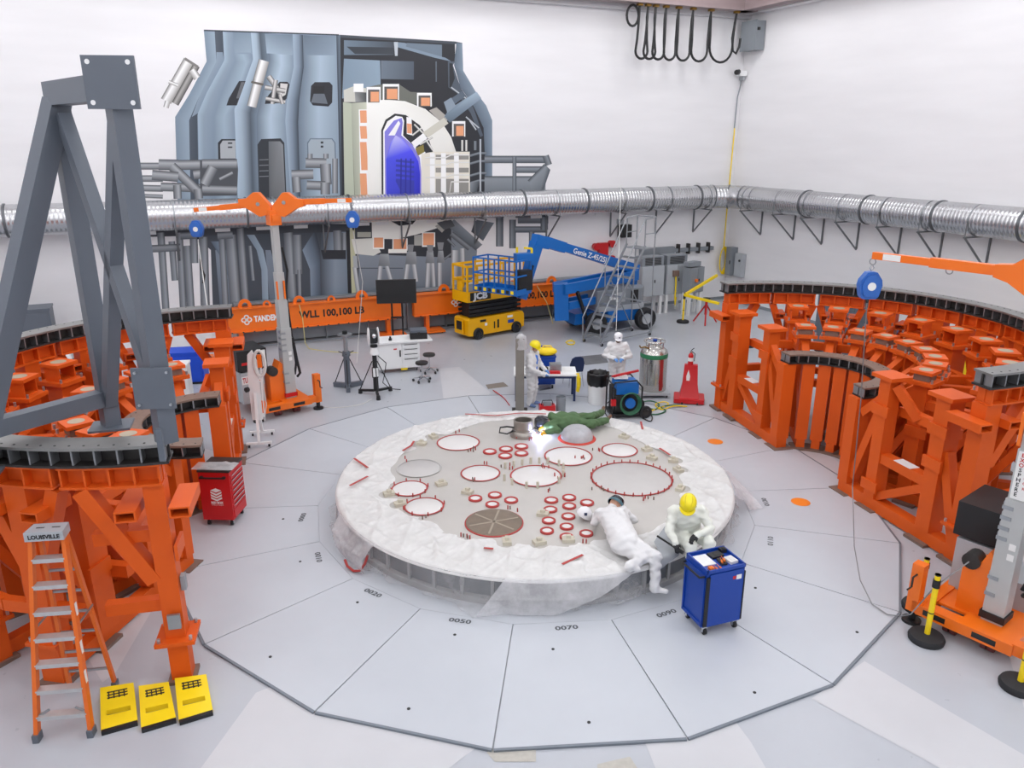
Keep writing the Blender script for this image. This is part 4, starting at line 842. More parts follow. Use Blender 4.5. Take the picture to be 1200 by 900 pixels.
def arm(name, a, c, w_, h_, off=0, m=M_BLUE, w1=None, h1=None): return MB().beam(a+BN*off, c+BN*off, w_, h_, w1=w1, h1=h1).build(name, m, t, world=True)
arm('riser_link', vp(657,332), vp(658,374), .5, .42)
for off in (-.28,.28): arm('lower_arm', vp(655,338), vp(741,321), .14, .36, off); arm('lower_arm', vp(660,357), vp(735,341), .12, .26, off)
arm('arm_link', vp(742,309), vp(736,345), .46, .42)
arm('lift_cylinder', vp(668,340), vp(680,375), .1, .1, -.38, M_BLACK)
mb_ = arm('main_boom', vp(744,315), vp(652,287), .3, .36, 0, w1=.26, h1=.28)
arm('boom_knuckle', vp(660,290), vp(638,283), .32, .36)
arm('elbow', vp(641,285), vp(626,281), .34, .4)
arm('jib', vp(629,284), vp(611,350), .3, .4, 0, w1=.22, h1=.3); arm('jib_cylinder', vp(620,310), vp(611,342), .07,.07,-.2, M_BLACK)
a_, c_ = vp(742,314), vp(655,288); dr_ = (a_-c_).normalized(); upv = dr_.cross(-BN).cross(dr_); upv = Vector((0,0,1)) - dr_*dr_.z
lc = vp(688,299)
iv = (Matrix.Translation(BP) @ Matrix.Rotation(BA,4,'Z')).inverted()
text('Genie Z-45/25J',.26,M_WHITE,'model_letters',t,iv @ plane_M(lc-BN*.17,dr_,upv),sx=1.05,bold=.006)
# basket
bc = Vector((.14,24.75,1.9)); bx_ = Matrix.Translation(bc) @ Matrix.Rotation(R(143),4,'Z')
def BK(name, m, p0, p1, w_, h_=None): return MB().beam(iv @ bx_ @ Vector(p0), iv @ bx_ @ Vector(p1), w_, h_ or w_).build(name, m, t)
BLn, BWd = 1.8, -.8
BK('basket_floor',M_BLUE,(0,BWd/2,0),(BLn,BWd/2,0),.8,.05)
for k, (q0,q1) in enumerate((((0,0,0),(BLn,0,0)),((0,BWd,0),(BLn,BWd,0)),((0,0,0),(0,BWd,0)),((BLn,0,0),(BLn,BWd,0)))):
    BK('toe_board',M_BLUE,(q0[0],q0[1],.08),(q1[0],q1[1],.08),.03,.16)
    for z in (.6,1.1): BK('basket_rail',M_BLUE,(q0[0],q0[1],z),(q1[0],q1[1],z),.045)
for x in (0,.45,.9,1.35,BLn):
    for y in (0,BWd): BK('basket_post',M_BLUE,(x,y,0),(x,y,1.12),.045)
for i in range(9): BK('hazard_stripe',M_BLACK if i%2 else M_YELLOW,(.1+i*.19,.022,.08),(.22+i*.19,.022,.08),.012,.11)
for i in range(9): BK('hazard_stripe',M_BLACK if i%2 else M_YELLOW,(.1+i*.19,BWd-.022,.08),(.22+i*.19,BWd-.022,.08),.012,.11)
BK('control_box',M_BLACK,(.15,BWd+.2,.1),(.15,BWd+.2,.75),.5,.35); BK('control_box',M_BLUE,(.15,BWd+.2,1.05),(.15,BWd+.2,1.3),.6,.3); BK('pad_roll',M_YELLOW,(.55,BWd+.03,1.15),(.55,BWd+.03,1.45),.06); BK('pad_roll',M_YELLOW,(-.05,BWd+.03,1.15),(-.05,BWd+.03,1.45),.06); BK('pad_roll',M_YELLOW,(-.05,BWd+.03,1.45),(.25,BWd+.03,1.45),.06)
# --- rolling stairs
t = thing('rolling_stairs','tall grey rolling stair ladder standing before the blue boom lift','stair ladder',(2.75,25.8,0),R(40)); N = 10; SW = .42; TP = 3.15; RL = 2.05
for y in (-SW,SW):
    MB().beam((0,y,.12),(RL,y,TP+.1),.05,.07).build('stringer', M_GALV, t)
    MB().cyl((-.05,y,.9),(RL-.05,y,TP+1.0),.022,n=8).build('handrail', M_GALV, t); MB().cyl((RL-.05,y,TP+1.0),(RL+.5,y,TP+1.05),.022,n=8).build('handrail', M_GALV, t)
    MB().cyl((RL+.5,y,TP),(RL+.5,y,TP+1.05),.022,n=8).build('rail_post', M_GALV, t); MB().cyl((RL-.03,y,TP),(RL-.03,y,TP+1.0),.022,n=8).build('rail_post', M_GALV, t); MB().cyl((RL,y,TP+.5),(RL+.5,y,TP+.5),.018,n=8).build('mid_rail', M_GALV, t)
    MB().cyl((-.02,y,.2),(-.05,y,.9),.02,n=8).build('rail_post', M_GALV, t); MB().cyl((RL*.5,y,TP*.5),(RL*.5-.05,y,TP*.5+.93),.02,n=8).build('rail_post', M_GALV, t)
    MB().cyl((RL+.48,y*1.15,.1),(RL+.48,y,TP),.024,n=8).build('back_leg', M_GALV, t); MB().cyl((RL+.48,y*1.15,.14),(.05,y,.14),.02,n=8).build('base_tube', M_GALV, t); MB().cyl((RL+.48,y*1.1,1.2),(RL*.45,y,TP*.5),.018,n=8).build('brace', M_GALV, t); MB().cyl((RL+.48,y*1.1,.2),(RL*.62,y,TP*.66),.018,n=8).build('brace', M_GALV, t)
    for x in (0.05,RL+.48): caster(t,(x,y,0),.06)
for i in range(N):
    x = RL*(i+.6)/N; z = TP*(i+1)/N; Bx(t,'tread',M_GALV,x-.03,x+(.22 if i<N-1 else .55),-SW,SW,z-.03,z)
MB().cyl((RL+.5,-SW,TP+1.05),(RL+.5,SW,TP+1.05),.022,n=8).build('handrail', M_GALV, t); MB().cyl((RL+.48,-SW,1.2),(RL+.48,SW,1.2),.018,n=8).build('brace', M_GALV, t)
# --- power cabinets on white legs
def cab(label, px0, px1, v, z0, z1, dep, m, rz=0, mesh=True):
    ua = bw(px0,330,v)[0]; ub_ = bw(px1,330,v)[0]; L = ub_-ua; t = thing('power_cabinet',label,'cabinet',W(ua,v,z0),WA+rz); h = z1-z0
    Bx(t,'body',m,0,L,0,dep,0,h); Bx(t,'door',m,.03,L/2-.01,-.02,0,.03,h-.03); Bx(t,'door',m,L/2+.01,L-.03,-.02,0,.03,h-.03); Bx(t,'handle',M_BLACK,L*.5+.06,L*.5+.09,-.05,-.02,h*.45,h*.55)
    for x in (.05,L-.12): Bx(t,'leg',M_WHITE,x-.02,x+.09,0.02,.13,-z0,0); Bx(t,'leg',M_WHITE,x-.02,x+.09,dep-.13,dep-.02,-z0,0)
    if mesh:
        Bx(t,'vent_box',M_MGREY,.02,L-.02,.05,dep-.05,h,h+.38)
        for i in range(6): Bx(t,'louvre',M_DSTEEL,.15,L-.15,.035,.05,h+.05+i*.05,h+.075+i*.05)
    return t
cab('pale grey power cabinet with vented top beside the rolling stairs',752,778,-1.5,.75,1.95,.6,M_LGREY)
t = cab('pale grey power cabinet with dark socket and yellow cord',781,805,-1.5,.75,1.95,.6,M_LGREY)
Bx(t,'socket_box',M_TERRA,.25,.5,-.14,-.02,.75,.98); MB().path([(.37,-.1,.75),(.38,-.12,.4),(.36,-.14,-.1),(.4,-.12,-.4),(.44,-.1,-.1)],.03,6).build('cord', M_YELLOW, t)
t = cab('mid grey tilted power box with orange lamp near the corner',809,829,-2.3,.9,1.9,.4,M_MGREY,.25,False); MB().cyl((.3,-.03,.5),(.3,-.1,.5),.07,n=10).build('switch', M_ORANGE2, t); Bx(t,'top_cap',M_MGREY,.0,.65,.05,.4,1.05,1.22)
t = thing('wall_trunking','grey cable trunking along the back wall above the power cabinets','trunking',W(bw(748,305)[0],-.1,2.28),WA); L = -bw(748,305)[0]-.9
Bx(t,'duct_body',M_MGREY,0,L*.45,-.1,.08,-.12,.2); Bx(t,'duct_run',M_MGREY,L*.45,L,-.08,.08,-.05,.1)
for i in range(4): Bx(t,'clip',M_DSTEEL,L*(.5+i*.14),L*(.5+i*.14)+.08,-.1,.09,-.15,.28)
t = thing('switch_box','tall grey switch box on the right wall between yellow coil and breaker panel','switch box',W(-.02,rw(856,320)[0],1.15),WA-PI/2); Bx(t,'body',M_MGREY,0,.38,-.3,0,0,1.2); Bx(t,'door',M_MGREY,.03,.35,-.32,-.3,.05,1.15); Bx(t,'handle',M_BLACK,.3,.33,-.35,-.32,.5,.65)
t = thing('breaker_panel','light grey breaker panel on the right wall near the corner','switch box',W(-.02,rw(864,320)[0]-.02,1.15),WA-PI/2); Bx(t,'body',M_LGREY,0,.48,-.2,0,0,.98); Bx(t,'door',M_LGREY,.04,.44,-.22,-.2,.06,.92); MB().cyl((.35,-.22,.7),(.35,-.26,.7),.05,n=8).build('lock', M_BLACK, t)
b = MB(); cy = W(-.36,-.16,1.75)
for k in range(4): b.path([cy+U*((.14+.03*k)*math.cos(a))+Z*((.5+.03*k)*math.sin(a))-V*(.03*k) for a in [2*PI*i/20 for i in range(20)]],.022,6,closed=True)
b.path([cy+Z*.5,W(-.3,-.1,4.0),W(-.25,-.1,7.2)],.025,6); tag(b.build('yellow_cable_coil', M_YELLOW),'coil of yellow cable hung on the back wall near the corner','cable')
b = MB(); b.path([W(-.25,-.08,7.2),W(-.22,-.08,8.4),W(-.12,-.1,8.9),W(-.12,-.08,9.05)],.025,6); tag(b.build('corner_conduit', M_MGREY),'thin grey conduit running up the wall corner','conduit')
t = thing('wall_camera','white and black security camera in the upper wall corner','camera',W(-.25,-.15,9.3),WA); Bx(t,'body',M_WHITE,-.15,.2,-.2,.05,-.1,.1); MB().cyl((-.15,-.1,.05),(-.38,-.25,.02),.1,n=10).build('lens', M_BLACK, t); Bx(t,'arm',M_LGREY,.1,.2,-.1,.15,-.25,-.1)
t = thing('corner_junction_box','large grey junction box hung near the ceiling corner','junction box',W(-.03,-.75,10.1),WA-PI/2); Bx(t,'body',M_MGREY,-.4,.45,-.45,-.02,0,1.05); Bx(t,'lid',M_MGREY,-.42,.47,-.48,-.45,-.02,1.07); Bx(t,'latch',M_DSTEEL,.45,.5,-.4,-.3,.7,.8)
# --- black festoon cable under the crane runway
t = thing('festoon_cable','black festoon power cable hanging in loops under the crane runway','cable',W(-5,-.85,11.4),WA)
Lp = [(752,57),(764,57),(774,57),(787,57),(800,57),(818,57),(846,57)]; tops = [759,768,780,795,812,833,863]
xs = [bw(x,20,-.85)[0]+5 for x in tops]; zb = bw(780,70,-.85)[1]-11.4; pts = []
prev = bw(745,20,-.85)[0]+5+.15; loops = [prev]+xs
for a, c in zip(loops[:-1], loops[1:]):
    mid = (a+c)/2; rad = max((c-a)*.45,.26); zc = zb+rad
    pts += [(a+(mid-rad-a)*k_**1.6, 0, zc*k_) for k_ in (0,.25,.5,.75)] + [(mid-rad*math.cos(PI*i/10), .03, zc-rad*math.sin(PI*i/10)) for i in range(11)] + [(c+(mid+rad-c)*k_**1.6, .06, zc*k_) for k_ in (.75,.5,.25)]
MB().path(pts,.045,8).build('cable_loops', M_BLACK, t); k = MB(); 
for x in loops: Bx(t,'trolley',mat('brass','8a6a2c',.4,.6),x-.1,x+.1,-.08,.08,-.02,.14)
MB().path([(loops[-1],0,0),(loops[-1]-.12,0,-.9),(loops[-1]-.05,0,-1.35),(loops[-1]+.1,-.02,-1.45),(loops[-1]+.22,-.03,-1.2),(loops[-1]+.25,-.03,-.9)],.045,8).build('tail_cable', M_BLACK, t)
MB().path([(loops[0]-.25+.25*math.cos(a),0.05,-.35+.35*math.sin(a)) for a in [2*PI*i/16 for i in range(16)]],.045,8,closed=True).build('tail_loop', M_BLACK, t)
# --- alarm horn, loudspeaker
t = thing('alarm_unit','red alarm sounder unit on the back wall behind the rolling stairs','alarm',W(bw(704,290)[0],-.02,2.35),WA); Bx(t,'body',M_RED,-.18,.22,-.22,0,-.05,.45)
for x,z in ((-.32,.32),(.38,.4),(.38,-.2)): MB().cyl((x,-.05,z),(x*1.05,-.28,z),.13,.15,n=14).build('horn', M_RED, t)
t = thing('wall_speaker','black loudspeaker on the back wall above the rolling stairs','speaker',W(bw(727,269)[0],-.02,3.2),WA); Bx(t,'cabinet',M_BLACK,-.2,.25,-.45,-.1,-.2,.3); Bx(t,'mount',M_LGREY,-.2,0,-.2,0,.3,.5); MB().cyl((.02,-.451,.03),(.02,-.46,.03),.14,n=14).build('cone', M_DSTEEL, t)
# --- workbench group
t = thing('tool_bench','white tool bench with door and drawers before the orange beams','workbench',(-3.98,22.25,0),R(18)); L, D_ = 1.25, .75
Bx(t,'carcass',M_WHITE,0,L,0.02,D_,.12,.92); Bx(t,'worktop',M_WHITE,-.05,L+.38,-.06,D_+.03,.92,.97); d_ = Bx(t,'door',M_WHITE,.02,L*.55,-.005,.02,.14,.9); Bx(t,'handle',M_DSTEEL,L*.5,L*.53,-.03,-.005,.5,.7)
z = .14
for h in (.3,.15,.15,.15): d_ = Bx(t,'drawer',M_WHITE,L*.57,L-.02,-.005,.02,z,z+h-.015); Bx(t,'handle',M_DSTEEL,L*.62,L-.08,-.02,-.005,z+h-.045,z+h-.03); z += h
for x in (.1,L-.1):
    for y in (.1,D_-.1): caster(t,(x,y,0),.04)
Bx(t,'logo_mark',M_RED,.45,.55,-.009,-.005,.72,.76); Bx(t,'label_plate',M_YELLOW,.65,.85,-.01,.0,.07,.13)
bt = thing('equipment_case','black equipment case with grey lid on the white tool bench','case',Vector((-3.98,22.25,.97))+Matrix.Rotation(R(18),3,'Z')@Vector((1.02,.35,0)),R(10)); Bx(bt,'case_body',M_BLACK,0,.52,-.25,.2,0,.2); Bx(bt,'lid',M_GREY,.01,.51,-.24,.19,.2,.27); Bx(bt,'latch',M_DSTEEL,.22,.3,-.265,-.25,.14,.22)
tag(MB().box((0,0,.03),(.09,.09,.06)).box((.0,0,.09),(.05,.05,.06)).build('small_sensor', M_BLACK),'tiny black sensor standing on the white tool bench','sensor').location = Vector((-3.98,22.25,.97))+Matrix.Rotation(R(18),3,'Z')@Vector((.4,.2,0))
def stool(p, label, h=.6):
    t = thing('stool',label,'stool',p,random.random()); MB().lathe([(.001,h-.08),(.17,h-.08),(.19,h-.05),(.18,h-.01),(.1,h),(.001,h)],20).build('seat', M_DSTEEL, t); MB().cyl((0,0,.12),(0,0,h-.08),.025).build('column', M_CHROME, t)
    for i in range(5):
        a = 2*PI*i/5; MB().beam((0,0,.14),(.26*math.cos(a),.26*math.sin(a),.09),.04,.03).build('foot_spoke', M_CHROME, t); MB().cyl((.26*math.cos(a)-.02,.26*math.sin(a),.04),(.26*math.cos(a)+.02,.26*math.sin(a),.04),.04,n=10).build('caster', M_BLACK, t)
stool((-2.62,21.55,0),'round dark stool standing clear in front of the white bench'); stool((-2.5,22.45,0),'round dark stool tucked at the drawer end of the white bench')
t = thing('monitor_stand','large black screen on a rolling stand before the orange beams','screen',(-3.95,25.9,0),R(6))
Bx(t,'screen',M_BLACK,-.62,.68,-.06,0,1.45,2.22); Bx(t,'bezel',M_DSTEEL,-.64,.7,-.05,.02,1.43,2.24)
for x in (-.15,.2): MB().cyl((x,.05,.1),(x,.05,1.9),.03,n=10).build('upright', M_BLACK, t)
Bx(t,'shelf',M_BLACK,-.2,.25,-.05,.2,.9,.93); Bx(t,'base_bar',M_BLACK,-.35,-.28,-.4,.4,.06,.12); Bx(t,'base_bar',M_BLACK,.33,.4,-.4,.4,.06,.12); Bx(t,'base_cross',M_BLACK,-.3,.36,0,.08,.07,.12)
for x in (-.31,.37):
    for y in (-.36,.36): caster(t,(x,y,0),.03)
# --- laser tracker on its tripod
t = thing('laser_tracker','white and black laser tracker on a heavy black tripod','laser tracker',(-3.75,20.3,0),.3)
MB().cyl((0,0,.12),(0,0,1.15),.075,.06).build('column', M_BLACK, t); MB().cyl((0,0,.5),(0,0,.78),.09).build('sleeve', M_DSTEEL, t); Bx(t,'control_pack',M_WHITE,-.07,.07,-.12,-.06,.55,.78)
for i in range(3):
    a = 2*PI*i/3+.5; d = Vector((math.cos(a),math.sin(a),0)); MB().beam(d*.05+Z*.12,d*.5+Z*.09,.07,.06).build('leg', M_BLACK, t); MB().cyl(d*.48+Z*.12,d*.08+Z*.95,.014,n=6).build('stay', M_BLACK, t); MB().cyl(d*.48,d*.48+Z*.12,.06,.05,n=12).build('foot', M_RUBBER, t)
MB().lathe([(.001,1.15),(.11,1.15),(.12,1.2),(.1,1.33),(.09,1.36),(.001,1.36)],18).build('tracker_base', M_WHITE, t); MB().cyl((0,0,1.36),(0,0,1.42),.1).build('collar', M_BLACK, t)
for x in (-.16,.09): MB().ball((x+.035,0,1.66),.25,16,sq=(.16,.75,1)).build('side_shell', M_WHITE, t)
MB().cyl((-.08,0,1.66),(.08,0,1.66),.2,n=22).build('tracker_head', M_BLACK, t); MB().ball((0,-.16,1.7),.07,10).build('lens', M_CHROME, t)
MB().path([(.1,0,1.1),(.3,-.05,.9),(.28,.1,.6),(.2,.1,.3),(.4,.1,.1),(.7,.2,.02)],.013,6).build('cable', M_BLACK, t)
t = thing('screw_jack','grey screw jack stand with three feet and small top plate','jack stand',(-4.65,20.9,0),.2)
MB().cyl((0,0,.1),(0,0,1.0),.085).build('outer_tube', M_GREY, t); MB().cyl((0,0,1.0),(0,0,1.55),.06).build('inner_tube', M_GALV, t); MB().cyl((0,0,.95),(0,0,1.08),.12,.1,n=12).build('collar', M_GREY, t); MB().cyl((0,0,1.55),(0,0,1.58),.2,n=18).build('top_plate', M_GALV, t); MB().cyl((0,0,1.58),(0,0,1.66),.07,n=10).build('socket', M_BLACK, t)
for i in range(3):
    a = 2*PI*i/3-PI/2; d = Vector((math.cos(a),math.sin(a),0)); MB().beam(d*.06+Z*.08,d*.45+Z*.07,.11,.13).build('leg', M_GREY, t); MB().cyl(d*.42+Z*.12,d*.09+Z*.85,.014,n=6).build('stay', M_BLACK, t); MB().cyl(d*.1+Z*1.02,d*.24+Z*1.05,.014,n=6).build('clamp_handle', M_BLACK, t)
# --- yellow barrier posts and red floor stand near the corner
def barrier(p, label, h=1.05, tilt=(0,0)):
    t = thing('barrier_post',label,'barrier post',p); MB().lathe([(.001,0),(.23,0),(.24,.05),(.22,.09),(.1,.11),(.001,.11)],24).build('base', M_RUBBER, t); top = Vector((tilt[0],tilt[1],h))
    MB().cyl((0,0,.1),top,.038,n=14).build('post', M_YELLOW, t); MB().cyl(top*.78+Z*.03,top*.92,.05,n=14).build('belt_head', M_BLACK, t); MB().cyl(top*.42,top*.435,.041,n=14).build('ring_mark', M_BLACK, t); MB().cyl(top*.985,top,.04,n=14).build('cap', M_BLACK, t); return t
barrier(at(800,378),'yellow barrier post with black base in front of the pale cabinets',1.15); barrier(at(876,406),'yellow barrier post seen between the orange stands near the corner',1.1)
tp = at(800,378)+Z*1.08
for q, lb_ in ((tp+Vector((1.5,1.2,.55)),'upper'),(tp+Vector((1.1,-.9,-.15)),'lower'),): 
    b = MB(); b.beam(tp,q,.09,.09); tag(b.build('barrier_bar', M_YELLOW),lb_+' yellow bar running off the barrier post near the corner','barrier bar')
t = thing('red_tripod_stand','red tripod floor stand between the pale cabinets and the orange ring','jack stand',at(826,379)); 
for i in range(3): a = 2*PI*i/3+.3; MB().cyl((0,0,.75),(.5*math.cos(a),.5*math.sin(a),.02),.03,n=8).build('leg', M_RED, t)
MB().cyl((0,0,.35),(0,0,.95),.05).build('column', M_RED, t); MB().cyl((0,0,.95),(0,0,1.0),.14).build('head', M_DSTEEL, t)
# ------------------------------------------------------------------ mast carts with fall-arrest arms
M_ORC = M_ORANGE2; M_ALU = mat('mast_grey','b9bbba',.42,.25,var=.06); M_TAG = mat('tag_white','e8e8e6',.5,var=0)
M_SRL = mat('lifeline_blue','2f66b8',.4,var=.05); M_ROPE = mat('steel_wire','8a8c8e',.4,.6,var=0); M_TIE = mat('white_rope','d9d9d6',.6,var=0)
def mast_cart(loc, rz, labels, arms, right, aang=0.0, alen=1.95, hz=0.0, droop=0.0):
    t = thing('mast_cart',labels,'mast cart',loc,rz)
    xl, xr = (-.72,1.1) if right else (-.8,.8)
    Bx(t,'front_beam',M_ORC,-.65,.6,-.5,-.3,.2,.36); Bx(t,'side_beam',M_ORC,-.65,-.5,-.3,1.3,.2,.36); Bx(t,'side_beam',M_ORC,.45,.6,-.3,1.3,.2,.36); Bx(t,'rear_beam',M_ORC,-.65,.6,1.3,1.46,.2,.36); Bx(t,'deck_plate',M_ORC,-.5,.45,-.15,1.3,.3,.335); Bx(t,'mast_step',M_ORC,-.1,.45,-.3,.25,.3,.36)
    for x0_ in (-.55,.1): Bx(t,'fork_slot',M_BLACK,x0_,x0_+.3,-.504,-.5,.24,.32)
    for x,y in ((xl,-.4),(xr,-.4),(xl,1.38),(xr,1.38)):
        Bx(t,'outrigger',M_ORC,min(x,math.copysign(.58,x)),max(x,math.copysign(.58,x)),y-.08,y+.08,.22,.38); Bx(t,'jack_post',M_ORC,x-.08,x+.08,y-.08,y+.08,.2,.95)
        MB().cyl((x,y,.05),(x,y,.22),.05,n=10).build('jack_leg', M_BLACK, t); MB().cyl((x,y,0),(x,y,.04),.13,n=14).build('jack_foot', M_BLACK, t); MB().path([(x,y-.08,.8),(x,y-.2,.8),(x-.0,y-.2,.65),(x,y-.32,.65)],.015,6).build('crank', M_DSTEEL, t)
    for x in (-.25,.25):
        MB().cyl((x-.07,-.25,.09),(x+.0,-.25,.09),.09,n=16).build('roller', mat('red_roller','6e3434',.5), t); MB().cyl((x+.02,-.25,.09),(x+.09,-.25,.09),.09,n=16).build('roller', mat('red_roller','6e3434'), t)
    # counterweight, power box, orange winch tower
    cx0, cy0 = (-.6,.4) if right else (-.95,.12); Bx(t,'counterweight',M_LGREY,cx0,cx0+.56,cy0,cy0+.9,.335,1.15); Bx(t,'counterweight',M_LGREY,.0,.42,.5,1.2,.335,.75)
    bx0, by0 = cx0-.06, cy0-.02
    pb_ = Bx(t,'power_box',M_BLACK,bx0,bx0+.75,by0,by0+.9,1.2,1.72); Bx(t,'box_foot',M_DSTEEL,bx0+.1,bx0+.65,by0+.1,by0+.8,1.15,1.2)
    if not right: Bx(t,'box_label',M_TAG,-.38,-.29,.094,.1,1.25,1.68); Bx(t,'box_label',M_RED,-.91,-.61,.094,.1,1.35,1.42)
    b = MB(); b.prism([(-.3,.335),(.12,.335),(.12,1.2),(.0,1.35),(-.08,1.15),(-.3,1.0)],-.1,.28,Matrix.Rotation(PI/2,4,'X') @ Matrix.Translation((0,0,-.2))); b.build('winch_tower', M_ORC, t)
    MB().cyl((-.2,-.12,1.12),(-.2,.1,1.12),.12,n=16).build('winch_drum', M_DSTEEL, t)
    if not right:
        text('TUFF BUILT',.19,M_RED,'cart_letters',t,plane_M((-.67,.112,.95),(1,0,0),(0,0,1)),fit=.5,bold=.006); Bx(t,'letter_panel',M_TAG,-.94,-.4,.115,.12,.85,1.06)
    # telescopic mast
    for i,(w_,z0_,z1_) in enumerate(((.27,.36,2.2),(.235,2.2,2.9),(.2,2.9,3.6),(.16,3.6,4.95+hz))): Bx(t,'mast_section',M_ALU,.2-w_/2,.2+w_/2,-.02-w_/2,-.02+w_/2,z0_-.05,z1_)
    for z in (.75,1.0,1.6,1.75,1.9,2.05):
        Bx(t,'mast_clip',M_GALV,.2-.15,.2-.02,-.17,-.15,z,z+.05); Bx(t,'mast_clip',M_GALV,.06,.045,-.12,.0,z+.03,z+.09)
    for z in (1.35,1.5): Bx(t,'mast_tag',M_TAG,.22,.3,-.162,-.155,z,z+.09)
    Bx(t,'mast_boot',M_BLACK if right else M_RED,.04,.36,-.18,.14,.4,.5)
    for x in (.08,.26): Bx(t,'mast_handle',M_ORC,x-.02,x+.02,-.17,-.14,2.95,3.4)
    if right:
        pn = Bx(t,'name_panel',M_TAG,.105,.295,-.146,-.138,2.22,2.88)
        for i,ch in enumerate('EXOSPHERE'): text(ch,.075,M_BLACK if i>2 else M_RED,'name_letter',t,plane_M((.16,-.148,2.83-i*.068),(1,0,0),(0,0,1)),bold=.002)
        for i,ch in enumerate('ANCHOR'): text(ch,.05,M_RED,'name_letter',t,plane_M((.235,-.148,2.76-i*.075),(1,0,0),(0,0,1)),bold=.001)
    else:
        for x in (.14,.26):
            Bx(t,'name_strip',M_TAG,x-.035,x+.035,-.126,-.12,2.3,2.86)
            for i,ch in enumerate('EXOSPHERE'): text(ch,.065,M_RED if x>.2 else M_BLACK,'name_letter',t,plane_M((x,-.128,2.81-i*.058),(1,0,0),(0,0,1)))
    # head with arms
    Bx(t,'mast_head',M_ORC,.06,.34,-.16,.12,4.75+hz,5.1+hz); Bx(t,'head_block',M_ORC,.1,.3,-.2,-.16,4.85+hz,5.0+hz)
    AR = Matrix.Translation((.2,-.02,5.1+hz)) @ Matrix.Rotation(aang,4,'Z'); k = alen/1.95
    for s in arms:
        dz = droop*(1 if s < 0 else -.3); q = lambda x, z, y=0: AR @ Vector((s*x, y, z+dz*x))
        MB().prism([(.0,-.08),(.3,-.15),(.62,.05),(.8,.1),(.8,.26),(.6,.28),(.42,.42),(.3,.42),(.02,.1)],-.09,.09,AR @ Matrix.Diagonal((s,1,1,1)) @ Matrix.Rotation(PI/2,4,'X')).build('arm_bracket', M_ORC, t)
        MB().cyl(q(.32,.18,-.11),q(.32,.18,-.092),.045,n=12).build('pivot_bolt', M_GALV, t)
        MB().beam(q(.7,.18),q(1.3*k,.185),.12,.13).build('arm', M_ORC, t); MB().beam(q(1.25*k,.185),q(1.95*k,.19),.09,.1).build('arm_tip', M_ORC, t); MB().beam(q(1.62*k,.188,-.048),q(1.82*k,.189,-.048),.008,.085).build('arm_tag', M_TAG, t)
        for x_ in (1.95*k,1.1*k): c_ = q(x_,.1); MB().path([c_+Vector((.045*math.cos(a),0,.045*math.sin(a))) for a in [2*PI*i/10 for i in range(10)]],.009,5,closed=True).build('arm_ring', M_GALV, t)
    # cables at the mast
    MB().path([(.37,.05,4.2),(.48,.1,3.6),(.4,.12,3.0),(.45,.12,2.0),(.5,.1,1.2),(.42,.05,.9)],.03,7).build('mast_cable', M_BLACK, t)
    MB().path([(.42,.0,1.9),(.47,-.05,1.3),(.52,-.06,.95),(.46,.0,.85)],.035,7).build('mast_cable', M_BLACK, t)
    return t
def lifeline(p, label, wire=None):
    t = thing('lifeline_reel',label,'fall arrester',p); k = 1.0
    out = [(.0,.0),(.07,-.01),(.15,-.12),(.165,-.2),(.13,-.36),(.09,-.4),(-.09,-.4),(-.13,-.36),(-.165,-.2),(-.15,-.12),(-.07,-.01)]
    MB().prism(out,-.06,.06,Matrix.Rotation(PI/2,4,'X')).build('housing', M_SRL, t); MB().prism([(x*.8,-.2+(y+.2)*.8) for x,y in out],-.085,.085,Matrix.Rotation(PI/2,4,'X')).build('housing_shell', M_SRL, t)
    MB().cyl((0,-.085,-.21),(0,-.092,-.21),.06,n=18).build('round_label', M_TAG, t); MB().path([(0,0,.0),(.03,0,.05),(.0,0,.1),(-.03,0,.05)],.009,5,closed=True).build('carabiner', M_GALV, t); MB().cyl((0,0,-.4),(0,0,-.46),.03,.02,n=8).build('cable_stop', M_BLACK, t)
    return t
lA = R(38); lo = Vector((-5.95,18.95,0)); mast_cart(lo,lA,'orange mast cart with twin arms and grey counterweight beside the orange stands',(-1,1),False,R(-42),1.95,0,-.1)
ro = at(1163,728,.36); ro.z = 0; rdir = at(1195,779,.2)-at(1098,735,.2); rA = math.atan2(rdir.y,rdir.x)
ro = ro - Matrix.Rotation(rA,3,'Z') @ Vector((.2,-.1,0))
mast_cart(ro,rA,'orange mast cart with lettered grey mast beside the yellow barrier posts',(-1,1),True,0,2.42,-.16)
def tip(o, a, s, aa, L_, z): return o + Matrix.Rotation(a,3,'Z') @ (Vector((.2,-.02,z)) + Matrix.Rotation(aa,3,'Z') @ Vector((s*L_,0,0)))
a1_, a2_, a3_ = tip(lo,lA,-1,R(-42),1.95,4.85), tip(lo,lA,1,R(-42),1.95,5.1), tip(ro,rA,-1,0,2.42,4.9)
lifeline(a1_,'blue lifeline reel hanging above the curved rail end by the mural'); lifeline(a2_,'blue lifeline reel hanging below the duct in front of the beige column'); lifeline(a3_,'blue lifeline reel hanging over the orange ring by the right wall')
def wire(label, pts, r=.008, m=M_ROPE, name='lifeline_cable'): b = MB(); b.path(pts,r,5); return tag(b.build(name, m),label,'cable')
wire('white line hanging from the reel above the curved rail end', [a1_-Z*.5, a1_-Z*1.2+Vector((.05,-.1,0)), at(262,490,.8)], .012, M_TIE); 
MBk = MB(); MBk.path([a1_-Z*.95,a1_-Z*1.2,a1_-Z*1.35+Vector((.05,0,0)),a1_-Z*1.55],.03,6); tag(MBk.build('hook_cluster', M_DSTEEL),'dark hook hanging on the white line by the mural','hook')
wire('white line hanging from the reel in front of the beige column', [a2_-Z*.5, at(425,330,2.6), at(420,400,.6), at(418,425,.1)], .012, M_TIE)
